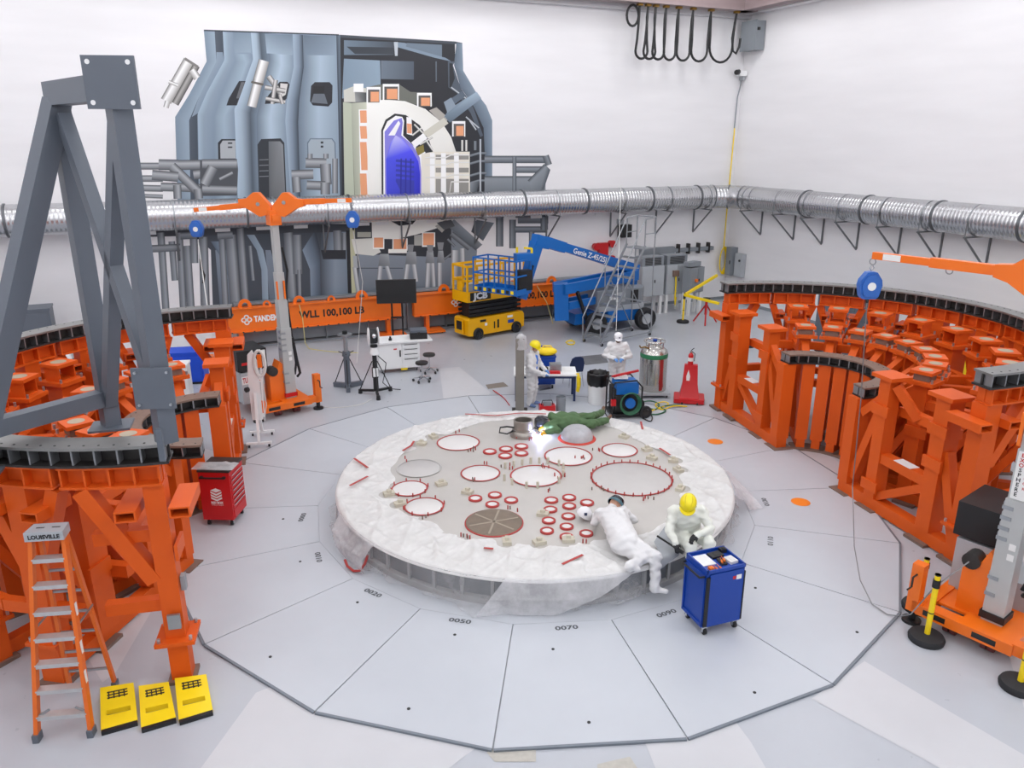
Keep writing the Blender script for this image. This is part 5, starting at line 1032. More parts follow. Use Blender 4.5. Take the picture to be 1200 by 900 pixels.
CRM = Matrix.Translation(ro) @ Matrix.Rotation(rA,4,'Z'); p3 = a3_-Z*.46; wire('thin grey lifeline curving down onto the floor by the barrier posts',[p3, p3+(at(1003,560,.6)-p3)*.5, at(999,570,1.0), at(1001,640,.45), at(1008,680,.2), at(1022,708,.06), at(1040,720,.05), at(1056,722,.06), CRM @ Vector((-.62,-.72,.3)), CRM @ Vector((-.42,-.58,.8)), CRM @ Vector((-.21,-.15,1.12))],.009)
# ------------------------------------------------------------------ blue and red tool carts
A = on_ground(at(823,749)); t = thing('blue_tool_cart','blue tool cart with paper and tools on top beside the seated worker','tool cart',A,R(20)); w_, d_, h_ = .62, .54, 1.0
Bx(t,'body',M_CART,0,w_,0.02,d_,.14,h_); Bx(t,'corner_strip',M_BLACK,0,.05,-.005,.03,.16,h_-.06); Bx(t,'corner_strip',M_BLACK,w_-.02,w_+.004,-.005,.02,.16,h_-.06)
Bx(t,'front_panel',M_CART,.05,w_-.02,0,.02,.15,h_-.02); Bx(t,'recess_frame',M_CART,-.02,0,.04,.07,.16,h_-.04); Bx(t,'recess_frame',M_CART,-.02,0,d_-.03,d_,.16,h_-.04); Bx(t,'recess_frame',M_CART,-.02,0,.04,d_,.14,.19); Bx(t,'recess_frame',M_CART,-.02,0,.04,d_,h_-.1,h_-.04)
MB().path([(-.01,.05,h_-.06),(-.09,.06,h_-.06),(-.09,d_-.04,h_-.06),(-.01,d_-.03,h_-.06)],.016,8).build('push_handle', M_BLACK, t)
for s_ in ((0,w_,0,.02),(0,w_,d_-.02,d_),(0,.02,0,d_),(w_-.02,w_,0,d_)): Bx(t,'tray_lip',M_CART,*s_,h_,h_+.05)
Bx(t,'sticker',M_RED,.42,.47,-.003,0,.84,.89); Bx(t,'sticker',M_TAG,.48,.56,-.003,0,.83,.9)
for x,y in ((.06,.06),(w_-.06,.06),(.06,d_-.06),(w_-.06,d_-.06)): caster(t,(x,y,0),.05)
TR = Matrix.Translation(A) @ Matrix.Rotation(R(20),4,'Z')
def on(name, label, cat, m, x, y, sx, sy, sz, rz=0, grp=None, z=h_):
    o = tag(MB().box((0,0,sz/2),(sx,sy,sz)).box((sx*.1,0,sz*1.0),(sx*.5,sy*.5,sz*.3)).build(name, m),label,cat,grp); o.location = TR @ Vector((x,y,z)); o.rotation_euler = (0,0,R(20)+rz); return o
on('paper_sheet','white paper sheet lying on the blue tool cart','paper',M_TAG,.16,.34,.22,.28,.012,.0); on('tool_roll','black tool roll on the blue tool cart','tool roll',M_BLACK,.39,.4,.2,.14,.03,.1); on('driver_case','dark case with orange drivers on the blue tool cart','tool case',M_DSTEEL,.37,.21,.09,.16,.03,-.15); on('tool_box_small','small black box at the back of the blue tool cart','box',M_BLACK,.55,.46,.09,.08,.06,.0)
for i in range(4):
    o = tag(MB().cyl((-.06,0,.03),(.0,0,.03),.014,n=8).cyl((.0,0,.03),(.08,0,.03),.004,n=6).build('screwdriver', mat('orange_grip','e8792a',.5)),'orange handled screwdriver on the blue tool cart','screwdriver','screwdrivers on the blue cart'); o.location = TR @ Vector(((.2,.26,.345,.395)[i],(.1,.1,.19,.22)[i],h_-.016+(.0 if i<2 else .036))); o.rotation_euler = (0,0,R(20)+(1.45,1.5,1.2,1.35)[i])
on('plastic_bag','crumpled clear bag on the blue tool cart','bag',M_COVER,.51,.2,.13,.16,.04,.1); on('tape_measure','orange tape roll on the blue tool cart','tape roll',mat('orange_grip','e8792a'),.12,.1,.07,.07,.04)
A = on_ground(at(240,618)); t = thing('red_tool_chest','red rolling tool chest with white emblem and plastic on top','tool chest',A,R(-3)); w_, d_, h_ = .56, .6, 1.08
Bx(t,'body',M_RED,0,w_,0,d_,.13,h_-.02); Bx(t,'top_mat',M_DSTEEL,-.01,w_+.01,-.01,d_+.01,h_-.02,h_+.02)
for i in range(7): Bx(t,'drawer',M_RED,w_,w_+.012,.04,d_-.04,.34+i*.095,.34+i*.095+.075); Bx(t,'drawer_handle',M_CHROME,w_+.012,w_+.03,.06,d_-.06,.4+i*.095,.415+i*.095)
Bx(t,'lower_drawer',M_RED,w_,w_+.012,.04,d_-.04,.17,.32); MB().beam((.04,-.05,h_-.11),(w_-.06,-.05,h_-.11),.025,.025).build('push_handle', M_BLACK, t); Bx(t,'handle_bracket',M_BLACK,.04,.09,-.05,0,h_-.13,h_-.09); Bx(t,'handle_bracket',M_BLACK,w_-.11,w_-.06,-.05,0,h_-.13,h_-.09)
for k in range(3):                           # white cube emblem, three chevrons a side
    zc = .66-k*.055
    for s in (-1,1):
        MB().add([(.29,-.004,zc-.05),(.29+s*.1,-.004,zc),(.29+s*.1,-.004,zc+.035),(.29,-.004,zc-.015)],[(0,1,2,3)]).build('emblem_bar', M_TAG, t)
MB().add([(.29,-.004,.67),(.39,-.004,.715),(.29,-.004,.755),(.19,-.004,.715)],[(0,1,2,3)]).build('emblem_top', M_TAG, t)
text('RED BOX',.06,M_TAG,'chest_letters',t,plane_M((.29,-.004,.47),(1,0,0),(0,0,1)),fit=.22,bold=.003); text('TOOLS & FOAMS',.03,M_TAG,'chest_letters',t,plane_M((.29,-.004,.425),(1,0,0),(0,0,1)),fit=.22)
for x,y in ((.07,.07),(w_-.07,.07),(.07,d_-.07),(w_-.07,d_-.07)): caster(t,(x,y,0),.05)
vs = []; n = 10
for i in range(n+1):
    for j in range(n+1): vs.append((-.12+.75*i/n, .0+.33*j/n, .015+.03*abs(wrink(i*.7,j*.9))*.6 if 0<i<n and 0<j<n else .012))
b = MB(); b.add(vs,[(i*(n+1)+j,i*(n+1)+j+1,(i+1)*(n+1)+j+1,(i+1)*(n+1)+j) for i in range(n) for j in range(n)]); o = b.build('plastic_wrap', film('wrap_film','e6e6e8',.6)); tag(o,'crumpled clear plastic wrap on top of the red tool chest','plastic sheet'); o.location = A+Vector((0,0,h_+.02)); o.rotation_euler = (0,0,R(-3))
# ------------------------------------------------------------------ stepladder and yellow trays
f0, f1 = at(44,868), at(108,862); mid = (f0+f1)/2; lx = (f1-f0).normalized(); la = math.atan2(lx.y,lx.x)
M_FIB = mat('orange_fibreglass','e06a1c',.45,var=.05); M_TREAD = mat('aluminium_tread','c4c5c6',.4,.5,var=.08,scale=14)
t = thing('stepladder','orange fibreglass stepladder with grey cap standing in front of the orange stands','stepladder',mid,la); HW, HT_, LB, TW = (f1-f0).length/2, 2.47, .54, .17
def lp(s, z): k = z/HT_; return Vector((s*(HW+(TW-HW)*k), LB*k, z))
for s in (-1,1):
    MB().beam(lp(s,.06),lp(s,HT_-.05),.045,.09,up=(0,1,0)).build('front_rail', M_FIB, t); MB().beam(Vector((s*HW*.9,.88,.05)),Vector((s*TW*.8,LB+.1,HT_-.05)),.04,.06,up=(0,1,0)).build('rear_rail', M_FIB, t)
    MB().box(lp(s,.05),(.07,.12,.1)).build('foot', M_GREY, t); MB().box((s*HW*.9,.88,.04),(.06,.1,.08)).build('foot', M_GREY, t); MB().beam(lp(s,1.3)+Vector((0,.05,0)),(s*HW*.75,.78,1.28),.012,.025).build('spreader_bar', M_GALV, t)
    MB().beam(lp(s,.28),(s*(HW-.16),lp(1,.36).y,.36),.012,.03).build('knee_brace', M_GALV, t)
for i in range(7):
    z = .305*(i+1); a_, c_ = lp(-1,z), lp(1,z); Bx(t,'tread',M_TREAD,a_.x+.01,c_.x-.01,a_.y-.05,a_.y+.06,z-.05,z)
    if i < 6: MB().beam((a_.x*.8,0.88-(0.88-LB-.1)*z/HT_,z),(c_.x*.8,0.88-(0.88-LB-.1)*z/HT_,z),.025,.03).build('rear_bar', M_GALV, t)
MB().prism([(-.21,LB-.11),(.21,LB-.11),(.19,LB+.12),(-.19,LB+.12)],HT_-.11,HT_).build('top_cap', M_LGREY, t); text('LOUISVILLE',.07,M_BLACK,'cap_letters',t,plane_M((0,LB-.114,HT_-.06),(1,0,0),(0,0,1)),fit=.34,bold=.003)
for x in (-.12,.05): Bx(t,'tool_slot',M_DSTEEL,x,x+.09,LB,LB+.02,HT_,HT_+.002)
for z in (.7,1.05,1.5): q = lp(1,z); MB().box(q+Vector((.024,-.0,0)),(.004,.05,.2)).build('side_label', M_TAG, t)
def tray(c4, label):
    q = [at(*p) for p in c4]; o = q[3]; x = (q[2]-q[3]); y = (q[0]-q[3]); Lx, Ly = x.length, y.length; an = math.atan2(x.y,x.x); t = thing('yellow_tray',label,'tray',o,an); iv_ = Matrix.Rotation(-an,3,'Z')
    c = [iv_@(p-o) for p in (q[3],q[2],q[1],q[0])]; f = lambda u,v_: (c[0]*(1-u)+c[1]*u)*(1-v_)+(c[3]*(1-u)+c[2]*u)*v_
    u_ = (0,.16,.3,.7,.84,1); v_ = (0,.3,.42,.55,1); vs = []; fs = []
    for z in (.012,.05):
        for b_ in v_:
            for a in u_: k = 1 if z < .03 else 1; vs.append(f(a,b_)+Z*(z+(.07*b_ if z>.03 else .0)))
    N_ = len(u_)*len(v_); nu = len(u_)
    hole = lambda i,j: j == 1 and 1 <= i <= 3
    for j in range(len(v_)-1):
        for i in range(nu-1):
            if hole(i,j): continue
            k = j*nu+i; fs += [(k,k+nu,k+nu+1,k+1),(N_+k,N_+k+1,N_+k+nu+1,N_+k+nu)]
    for i in range(nu-1): fs += [(i,i+1,N_+i+1,N_+i)]; k = (len(v_)-1)*nu+i; fs += [(k+1,k,N_+k,N_+k+1)]
    for j in range(len(v_)-1): k = j*nu; fs += [(k+nu,k,N_+k,N_+k+nu)]; k = j*nu+nu-1; fs += [(k,k+nu,N_+k+nu,N_+k)]
    for i in (1,2,3):
        k = nu+i; fs += [(k,k+1,N_+k+1,N_+k)]; k = 2*nu+i; fs += [(k+1,k,N_+k,N_+k+1)]
    for i in (1,4): k = nu+i; fs += [(k,k+nu,N_+k+nu,N_+k)]
    b = MB(); b.add(vs,fs); b.build('tray_body', M_YELLOW, t)
    MB().beam(f(.01,-.03)+Z*.028,f(.99,-.03)+Z*.028,.05,.05).build('rubber_edge', M_BLACK, t)
    for k in range(3): MB().beam(f(.2+.0*k,.7+.07*k)+Z*(.052+.07*(.7+.07*k)),f(.8,.72+.07*k)+Z*(.052+.07*(.72+.07*k)),.022,.004).build('print_line', mat('black_print','2a2a20',.6,var=0), t)
    for k in range(4): MB().beam(f(.25+.15*k,.68)+Z*(.052+.07*.68),f(.25+.15*k,.86)+Z*(.052+.07*.86),.016,.004).build('print_line', mat('black_print','2a2a20'), t)
tray([(119,815),(158,809),(162,848),(119,860)],'yellow slotted plastic tray lying next to the stepladder'); tray([(164,813),(199,808),(207,845),(166,857)],'yellow slotted plastic tray lying between two other trays'); tray([(206,804),(243,799),(250,836),(210,848)],'yellow slotted plastic tray lying under the orange corner post')
# ------------------------------------------------------------------ barrier posts on the right
b1 = barrier(at(1085,750),'yellow barrier post with black base next to the orange jack post',1.05); barrier(at(1076,713),'black based barrier post half behind another one',.85); barrier(at(1194,806),'yellow barrier post standing under the mast cart',1.0)
# ------------------------------------------------------------------ white folding lift stand by the red chest
t = thing('white_lift_stand','white folding winch stand with strap in front of the mast cart','winch stand',at(306,517),R(12))
for y in (-.38,.38):
    MB().beam((-.28,y,.1),(.28,y,.1),.05,.05).build('foot_bar', M_WHITE, t)
    for x in (-.22,.22): MB().cyl((x-.02,y,.04),(x+.02,y,.04),.04,n=10).build('caster', M_BLACK, t)
MB().beam((0,-.38,.12),(-.02,-.05,1.2),.06,.06).build('leg', M_WHITE, t); MB().beam((0,.38,.12),(-.02,.05,1.2),.06,.06).build('leg', M_WHITE, t)
b = MB(); b.prism([(-.14,.55),(.1,.55),(.1,1.9),(.0,2.2),(-.1,2.1),(-.14,1.6)],-.05,.05,Matrix.Rotation(PI/2,4,'X')); b.build('mast_plate', M_WHITE, t)
MB().beam((.12,0,.6),(.16,0,1.9),.04,.04).build('side_bar', M_WHITE, t); MB().path([(.15+.12*math.cos(a),-.06,1.9+.3*math.sin(a)) for a in [2*PI*i/18 for i in range(18)]],.035,7,closed=True).build('strap_loop', M_TIE, t); MB().box((.15,-.04,1.95),(.1,.06,.3)).build('winch', M_ORC, t)
MB().cyl((-.16,-.05,1.3),(-.2,-.1,1.3),.06,n=12).build('knob', M_BLACK, t); MB().path([(.16,0,1.6),(.2,0,.9),(.12,0,.5)],.012,5).build('hanging_strap', M_TIE, t); MB().box((.1,0,.85),(.05,.06,.3)).build('handle', M_ORC, t)
# ------------------------------------------------------------------ things glimpsed behind the rings
def crate(name, label, cat, m, p, s, rz=0, m2=None):
    t = thing(name,label,cat,p,rz); Bx(t,'body',m,-s[0]/2,s[0]/2,-s[1]/2,s[1]/2,.08,s[2]); Bx(t,'lid',m2 or m,-s[0]/2-.02,s[0]/2+.02,-s[1]/2-.02,s[1]/2+.02,s[2],s[2]+.06); Bx(t,'base_skid',M_DSTEEL,-s[0]/2+.05,s[0]/2-.05,-s[1]/2+.05,s[1]/2-.05,0,.08); Bx(t,'front_panel',m2 or m,-s[0]/2+.06,s[0]/2-.06,-s[1]/2-.015,-s[1]/2,.16,s[2]-.08); return t
crate('dark_cabinet','dark grey cabinet standing behind the orange ring by the right wall','cabinet',M_GREY,W(-2.6,-9.2),(1.6,.8,1.9),WA-PI/2)
crate('floor_machine','yellow floor machine behind the orange ring by the right wall','floor machine',M_YELLOW,W(-2.4,-13.2),(1.3,.9,1.0),WA-PI/2,M_YELLOW)
crate('white_crate','white crate with grey lid behind the orange ring by the right wall','crate',M_WHITE,W(-2.0,-15.6),(1.6,1.0,.9),WA-PI/2,M_LGREY)
crate('blue_crate','navy blue crate behind the orange ring by the right wall','crate',M_NAVY,W(-2.4,-11.2),(.9,.7,1.2),WA-PI/2)
crate('machine_cabinet','dark grey machine cabinet by the back wall behind the tripod frame','cabinet',M_GREY,at(40,440),(1.5,.8,2.0),WA)
crate('blue_bin','bright blue bin behind the orange ring next to the mast cart','bin',mat('bright_blue','1c4fd0',.45),at(222,447),(1.0,.7,.9),.2)
crate('white_pallet_box','white box standing behind the inner posts of the orange ring','box',M_WHITE,at(205,470),(.9,.5,1.0),.2)
t = thing('orange_trolley','small orange hand trolley behind the orange ring by the lifting beam','trolley',at(236,424)); Bx(t,'deck',M_ORC,-.4,.4,-.3,.3,.12,.18); MB().cyl((-.1,0,.18),(-.1,0,1.0),.03).build('post', M_ORC, t)
for x in (-.33,.33):
    for y in (-.22,.22): caster(t,(x,y,0),.04)
# ------------------------------------------------------------------ people: one continuous surface each, grown from round-cone limbs
def surfnet(D, o, h):
    ins = D < 0; c = np.zeros(tuple(n-1 for n in D.shape), int)
    S8 = [(a,b,d) for a in (0,1) for b in (0,1) for d in (0,1)]
    sl = lambda A_, s: A_[s[0]:A_.shape[0]-1+s[0], s[1]:A_.shape[1]-1+s[1], s[2]:A_.shape[2]-1+s[2]]
    for s in S8: c += sl(ins,s)
    m = (c>0)&(c<8); idx = np.full(m.shape,-1); N = m.sum(); idx[m] = np.arange(N); P = np.zeros((N,3)); W_ = np.zeros(N)
    cor = {s: sl(D,s)[m] for s in S8}
    for s in S8:
        for ax in range(3):
            if s[ax]: continue
            e = list(s); e[ax] = 1; e = tuple(e); a, b = cor[s], cor[e]; x = (a<0) != (b<0); t = np.where(x, a/np.where(x,a-b,1), 0)
            q = np.array(s,float)[None].repeat(N,0); q[:,ax] += t; P += q*x[:,None]; W_ += x
    P = P/W_[:,None] + np.argwhere(m); V_ = np.array(o)+P*h; Fs = []
    for ax in range(3):
        b1, b2 = (ax+1)%3, (ax+2)%3; s0 = [slice(None)]*3; s1 = [slice(None)]*3; s0[ax] = slice(0,-1); s1[ax] = slice(1,None)
        A_, B_ = ins[tuple(s0)], ins[tuple(s1)]; ch = np.argwhere(A_ != B_); ch = ch[(ch[:,b1]>0)&(ch[:,b2]>0)&(ch[:,b1]<D.shape[b1]-1)&(ch[:,b2]<D.shape[b2]-1)]
        fl = A_[tuple(ch.T)]; q = []
        for d1, d2 in ((-1,-1),(0,-1),(0,0),(-1,0)):
            k = ch.copy(); k[:,b1] += d1; k[:,b2] += d2; q.append(idx[tuple(k.T)])
        q = np.stack(q,1); q[~fl] = q[~fl][:,::-1]; Fs.append(q)
    return V_, np.concatenate(Fs)
def rc(P, a, b, ra, rb):                       # distance to a round cone
    a = np.array(a); b = np.array(b); d = b-a; L2 = max(d@d,1e-9); t = np.clip(((P-a)@d)/L2,0,1); return np.linalg.norm(P-(a+t[...,None]*d),axis=-1)-(ra+(rb-ra)*t)
def grow(prims, h=.012, wr=.011):
    lo_ = np.min([np.minimum(p[0],p[1])-max(p[2],p[3]) for p in prims],0)-.05; hi_ = np.max([np.maximum(p[0],p[1])+max(p[2],p[3]) for p in prims],0)+.05
    n = np.ceil((hi_-lo_)/h).astype(int)+1; D = np.full(n,.3); ax = [lo_[i]+h*np.arange(n[i]) for i in range(3)]
    for a, b, ra, rb, mi, k in prims:
        r_ = max(ra,rb)+k+.04; i0 = np.maximum(np.floor((np.minimum(a,b)-r_-lo_)/h).astype(int),0); i1 = np.minimum(np.ceil((np.maximum(a,b)+r_-lo_)/h).astype(int)+1,n)
        G = np.stack(np.meshgrid(*[ax[i][i0[i]:i1[i]] for i in range(3)],indexing='ij'),-1); d = rc(G,a,b,ra,rb)
        if mi == 0 and wr: d = d + wr*(np.sin(G[...,0]*23+G[...,2]*31+G[...,1]*9+2*np.sin(G[...,2]*11))*.5+np.sin(G[...,2]*57-G[...,0]*21+1+1.5*np.sin(G[...,1]*17))*.4+np.sin(G[...,1]*41+G[...,2]*27+2+2*np.sin(G[...,0]*13))*.4)
        sl_ = tuple(slice(i0[i],i1[i]) for i in range(3)); o = D[sl_]; hh = np.clip(.5+.5*(o-d)/k,0,1); D[sl_] = o*(1-hh)+d*hh-k*hh*(1-hh)
    V_, Fc = surfnet(D, lo_, h); C_ = V_[Fc].mean(1); best = np.full(len(C_),9.); mi_ = np.zeros(len(C_),int)
    for a, b, ra, rb, mi, k in prims:
        d = rc(C_,a,b,ra,rb); u = d < best; best[u] = d[u]; mi_[u] = mi
    return V_, Fc, mi_
def nv(v): v = np.array(v,float); return v/np.linalg.norm(v)
def person(label, J, mats, hat=None, extra=None, suit=1.0, fing=None):
    """J: joints in world metres. mats: cloth, skin, glove, shoe, accent"""
    J = {k: np.array(v,float) for k,v in J.items()}; base = J['base']; pr = []; g = suit
    add = lambda a, b, ra, rb, mi=0, k=.03: pr.append((np.array(a,float),np.array(b,float),ra,rb,mi,k))
    pel, ch, nk, hd = J['pelvis'], J['chest'], J['neck'], J['head']
    sx = nv(J['shl']-J['shr']); hx = nv(J['hipl']-J['hipr'])
    for s in (-1,1):
        add(pel+hx*s*.07, ch+sx*s*.08, .135*g, .135*g, 0, .05)
        add(ch+sx*s*.08, nk+sx*s*.05-np.array([0,0,.03]), .125*g, .07, 0, .05)
    add(pel,ch,.14*g,.15*g,0,.05); add(nk-nv(hd-nk)*.05,hd,.058,.055,1,.02); add(nk-nv(hd-nk)*.06,nk+nv(hd-nk)*(.05 if 'hood' in J else .02),.082,.07,0,.02)
    fw = nv(J['face']); up = nv(hd-nk); fw = nv(fw-up*(fw@up)); sd = np.cross(up,fw)
    hc = hd+up*.06; add(hc+fw*.0,hc-fw*.02+up*.035,.088,.09,1,.02); add(hc-up*.06+fw*.045,hc-up*.0+fw*.03,.052,.07,1,.03)       # skull and jaw
    add(hc-up*.0+fw*.095,hc-up*.03+fw*.108,.012,.017,1,.012); add(hc-up*.062+fw*.088-sd*.02,hc-up*.062+fw*.088+sd*.02,.008,.008,1,.01)  # nose, mouth
    for s in (-1,1): add(hc+sd*s*.092-up*.01,hc+sd*s*.094+up*.025-fw*.01,.015,.014,1,.008); add(hc+sd*s*.035+fw*.082+up*.02,hc+sd*s*.045+fw*.08+up*.02,.011,.01,1,.006)
    for S_ in 'lr':
        sh, el, wrt = J['sh'+S_], J['el'+S_], J['wr'+S_]; hp, kn, an, to = J['hip'+S_], J['kn'+S_], J['an'+S_], J['to'+S_]
        add(ch,sh,.11*g,.078*g,0,.05); add(sh,el,.076*g,.06*g,0,.03); add(el,wrt,.06*g,.048*g,0,.025)
        add(hp,kn,.105*g,.08*g,0,.04); add(kn,an,.08*g,.062*g,0,.03); add(an-nv(to-an)*.04+np.array([0,0,-.02]),to,.048,.038,3,.02)
        # hand: palm, four fingers, thumb from the side of the palm
        fd = nv(J['hd'+S_]-wrt); pn = nv(np.cross(fd, sx)) if abs(fd@sx) < .9 else nv(np.cross(fd,up)); lat = np.cross(fd,pn); curl = J.get('curl',np.array([0,0,-1.])); 
        pm = wrt+fd*.05; add(wrt-fd*.01,wrt+fd*.03,.034,.034,2,.015); add(pm-lat*.022,pm+lat*.022,.024,.024,2,.012); add(pm+fd*.03-lat*.024,pm+fd*.03+lat*.024,.02,.02,2,.012)
        cd_ = nv(curl-fd*(curl@fd)) if np.linalg.norm(curl-fd*(curl@fd))>.1 else pn
        for q, ln in ((-.033,.062),(-.011,.075),(.011,.07),(.032,.055)):
            r0 = pm+fd*.042+lat*q; r1 = r0+nv(fd+cd_*.25)*ln*.5; r2 = r1+nv(fd+cd_*.9)*ln*.55; add(r0,r1,.0105,.0098,2,.005); add(r1,r2,.0098,.009,2,.004)
        r0 = wrt+fd*.035+lat*-.03; r1 = r0+nv(fd*.6-lat*.8)*.035; r2 = r1+nv(fd-lat*.2+cd_*.3)*.035; add(r0,r1,.013,.011,2,.006); add(r1,r2,.011,.0095,2,.004)
    if extra:
        for e in extra(hc,fw,up,sd,J): add(*e)
    V_, Fc, mi = grow(pr)
    t = thing('person',label,'person',tuple(base))
    me = bpy.data.meshes.new('body'); me.from_pydata((V_-base).tolist(),[],Fc.tolist())
    for m in mats: me.materials.append(m)
    me.polygons.foreach_set('material_index', mi.tolist()); me.polygons.foreach_set('use_smooth',[True]*len(Fc)); obj('body', me, t)
    M = Matrix.Translation(Vector(hc-base)) @ Matrix.Scale(1.1,4) @ Matrix(((sd[0],fw[0],up[0],0),(sd[1],fw[1],up[1],0),(sd[2],fw[2],up[2],0),(0,0,0,1)))
    if hat: hat(t, M)
    return t
M_HELM = mat('yellow_helmet','f5e100',.3,var=.02,coat=.3); M_CAP = mat('white_cap','e9e9ec',.7,var=.04); M_DARKV = mat('dark_visor','23262c',.15,.2,var=.1)
def helmet(m=M_HELM):
    def f(t, M):
        b = MB(); pr = [(.112,-.005),(.118,.0),(.116,.04),(.105,.085),(.075,.12),(.035,.137),(.001,.14)]; b.lathe(pr,24,M @ Matrix.Diagonal((1,1.16,1,1)) @ Matrix.Translation((0,0,.01))); b.build('helmet', m, t)
        b = MB(); b.prism([(.11*math.cos(a),.07+.115*math.sin(a)) for a in [PI*i/12 for i in range(13)]],-.004,.008,M); b.build('helmet_peak', m, t)
        for s in (-1,1): b = MB(); b.path([M @ Vector(p) for p in ((s*.115,.02,.0),(s*.1,.03,-.07),(s*.03,.06,-.125),(0,.065,-.13))],.007,5); b.build('chin_strap', M_BLACK, t)
        b = MB()
        for k in (-.05,0,.05): b.path([M @ Vector((k*(1-.3*abs(math.cos(a))),.125*math.cos(a),.03+.115*math.sin(a))) for a in [PI*(.12+.76*i/10) for i in range(11)]],.007,5)
        if m is M_HELM: b.build('vent_ridges', mat('helmet_ridge','d9c600',.4,var=0), t)
    return f
def cap(t, M):
    b = MB(); b.lathe([(.102,-.0),(.104,.04),(.092,.08),(.06,.108),(.001,.115)],22,M @ Matrix.Diagonal((1,1.1,1,1))); b.build('cap_crown', M_CAP, t)
    b = MB(); b.prism([(.09*math.cos(a),.07+.125*math.sin(a)) for a in [PI*i/12 for i in range(13)]],-.004,.006,M); b.build('cap_bill', M_CAP, t)
    b = MB(); b.box((.02,.112,.05),(.03,.01,.03)); b.v = [M @ v for v in b.v]; b.build('cap_badge', M_NAVY, t); b = MB(); b.ball((0,.055,-.075),.062,10,sq=(1,.8,.75)); b.v = [M @ v for v in b.v]; b.build('beard', mat('beard','6b4c38',.8), t)
def visor(t, M):
    b = MB(); b.lathe([(.108,.0),(.112,.04),(.1,.085),(.06,.118),(.001,.125)],22,M @ Matrix.Diagonal((1,1.12,1,1))); b.build('bump_cap', M_DARKV, t); b = MB(); b.lathe([(.115,-.02),(.118,.02),(.114,.03)],22,M @ Matrix.Diagonal((1,1.12,1,1))); b.build('head_band', mat('teal_band','4a6a74',.5), t)
    b = MB(); b.lathe([(.09,.095),(.06,.128),(.001,.134)],20,M @ Matrix.Diagonal((1,1.1,1,1))); b.build('white_crown', M_CAP, t)
def weld_mask(t, M):
    b = MB(); b.lathe([(.115,-.12),(.13,-.02),(.125,.06),(.08,.12),(.001,.135)],20,M @ Matrix.Diagonal((1,1.15,1,1)) @ Matrix.Translation((0,.015,0))); b.build('welding_mask', M_DARKV, t); b = MB(); b.box((0,.16,-.01),(.11,.02,.06)); b.v = [M @ v for v in b.v]; b.build('mask_window', mat('mask_glass','4a5a3a',.1), t)
M_GLBLUE = mat('blue_glove','4f86c6',.5); M_GLBLK = mat('black_glove','1e1f22',.6); M_BOOT = mat('shoe_cover','e4e4e4',.7); M_BOOTB = mat('blue_shoe_cover','6f86b4',.7); M_GREEN = mat('green_jacket','4e6b46',.75,var=.12,scale=9,bump=.4,bscale=18); M_BRBOOT = mat('brown_boot','6a4c38',.6); M_YGL = mat('yellow_glove','e0a92a',.6); M_ACC = mat('blue_panel','3a78d8',.5); M_BLUECLOTH = mat('navy_cloth','2b3550',.8)
def standing(base, yaw, h=1.78, lean=0.0, wl=None, wr=None, look=(0,1,-.5), hl=None, hr=None, el=None, er=None):
    """upright pose; local x = left of the person, y = where he faces"""
    c, s = math.cos(yaw), math.sin(yaw); k = h/1.78; B = np.array(base,float)
    T_ = lambda x, y, z: B+np.array([c*y-s*x, s*y+c*x, z])*k
    Dv = lambda v: np.array([c*v[1]-s*v[0], s*v[1]+c*v[0], v[2]])
    J = dict(base=B, pelvis=T_(0,0,.95), chest=T_(0,.02+lean,1.3), neck=T_(0,.03+lean*1.4,1.48), head=T_(0,.06+lean*1.6,1.58), face=Dv(look), shl=T_(.19,.02+lean*1.2,1.41), shr=T_(-.19,.02+lean*1.2,1.41), hipl=T_(.1,0,.9), hipr=T_(-.1,0,.9), knl=T_(.12,.03,.5), knr=T_(-.12,.03,.5), anl=T_(.13,-.02,.09), anr=T_(-.13,-.02,.09), tol=T_(.15,.15,.05), tor=T_(-.15,.15,.05))
    wl = wl or (.12,.32,1.02); wr = wr or (-.12,.32,1.02); el = el or (.3,.08,1.12); er = er or (-.3,.08,1.12)
    J.update(ell=T_(*el), elr=T_(*er), wrl=T_(*wl), wrr=T_(*wr)); hl = hl or (wl[0]*.5,wl[1]+.1,wl[2]-.02); hr = hr or (wr[0]*.5,wr[1]+.1,wr[2]-.02); J.update(hdl=T_(*hl), hdr=T_(*hr)); return J
# man at the bench
def blue_pads(hc,fw,up,sd,J):
    c = J['chest']; f = np.array([math.cos(R(-25)),math.sin(R(-25)),0]); s = np.array([-f[1],f[0],0]); return [(c+f*.12-s*.06+np.array([0,0,.08]),c+f*.13-s*.08+np.array([0,0,-.06]),.045,.04,4,.01),(c+f*.13-s*.07+np.array([0,0,-.2]),c+f*.12-s*.08+np.array([0,0,-.26]),.03,.03,4,.01)]
person('standing worker in white coverall and yellow helmet at the white table', standing((.52,19.28,.03),R(-25),1.76,wl=(.1,.34,1.0),wr=(-.16,.4,.95)), [M_SUIT,M_SKIN,M_GLBLUE,M_BOOTB,M_ACC], helmet(), blue_pads, suit=1.13)
person('standing worker in white coverall and white cap looking at his blue-gloved hands', standing((2.85,20.18,0),R(-92),1.83,wl=(.1,.3,1.12),wr=(-.1,.3,1.12),el=(.33,.06,1.14),er=(-.33,.06,1.14),look=(0,1,-.75)), [M_SUIT,M_SKIN,M_GLBLUE,M_BOOT,M_ACC], cap, suit=1.15)
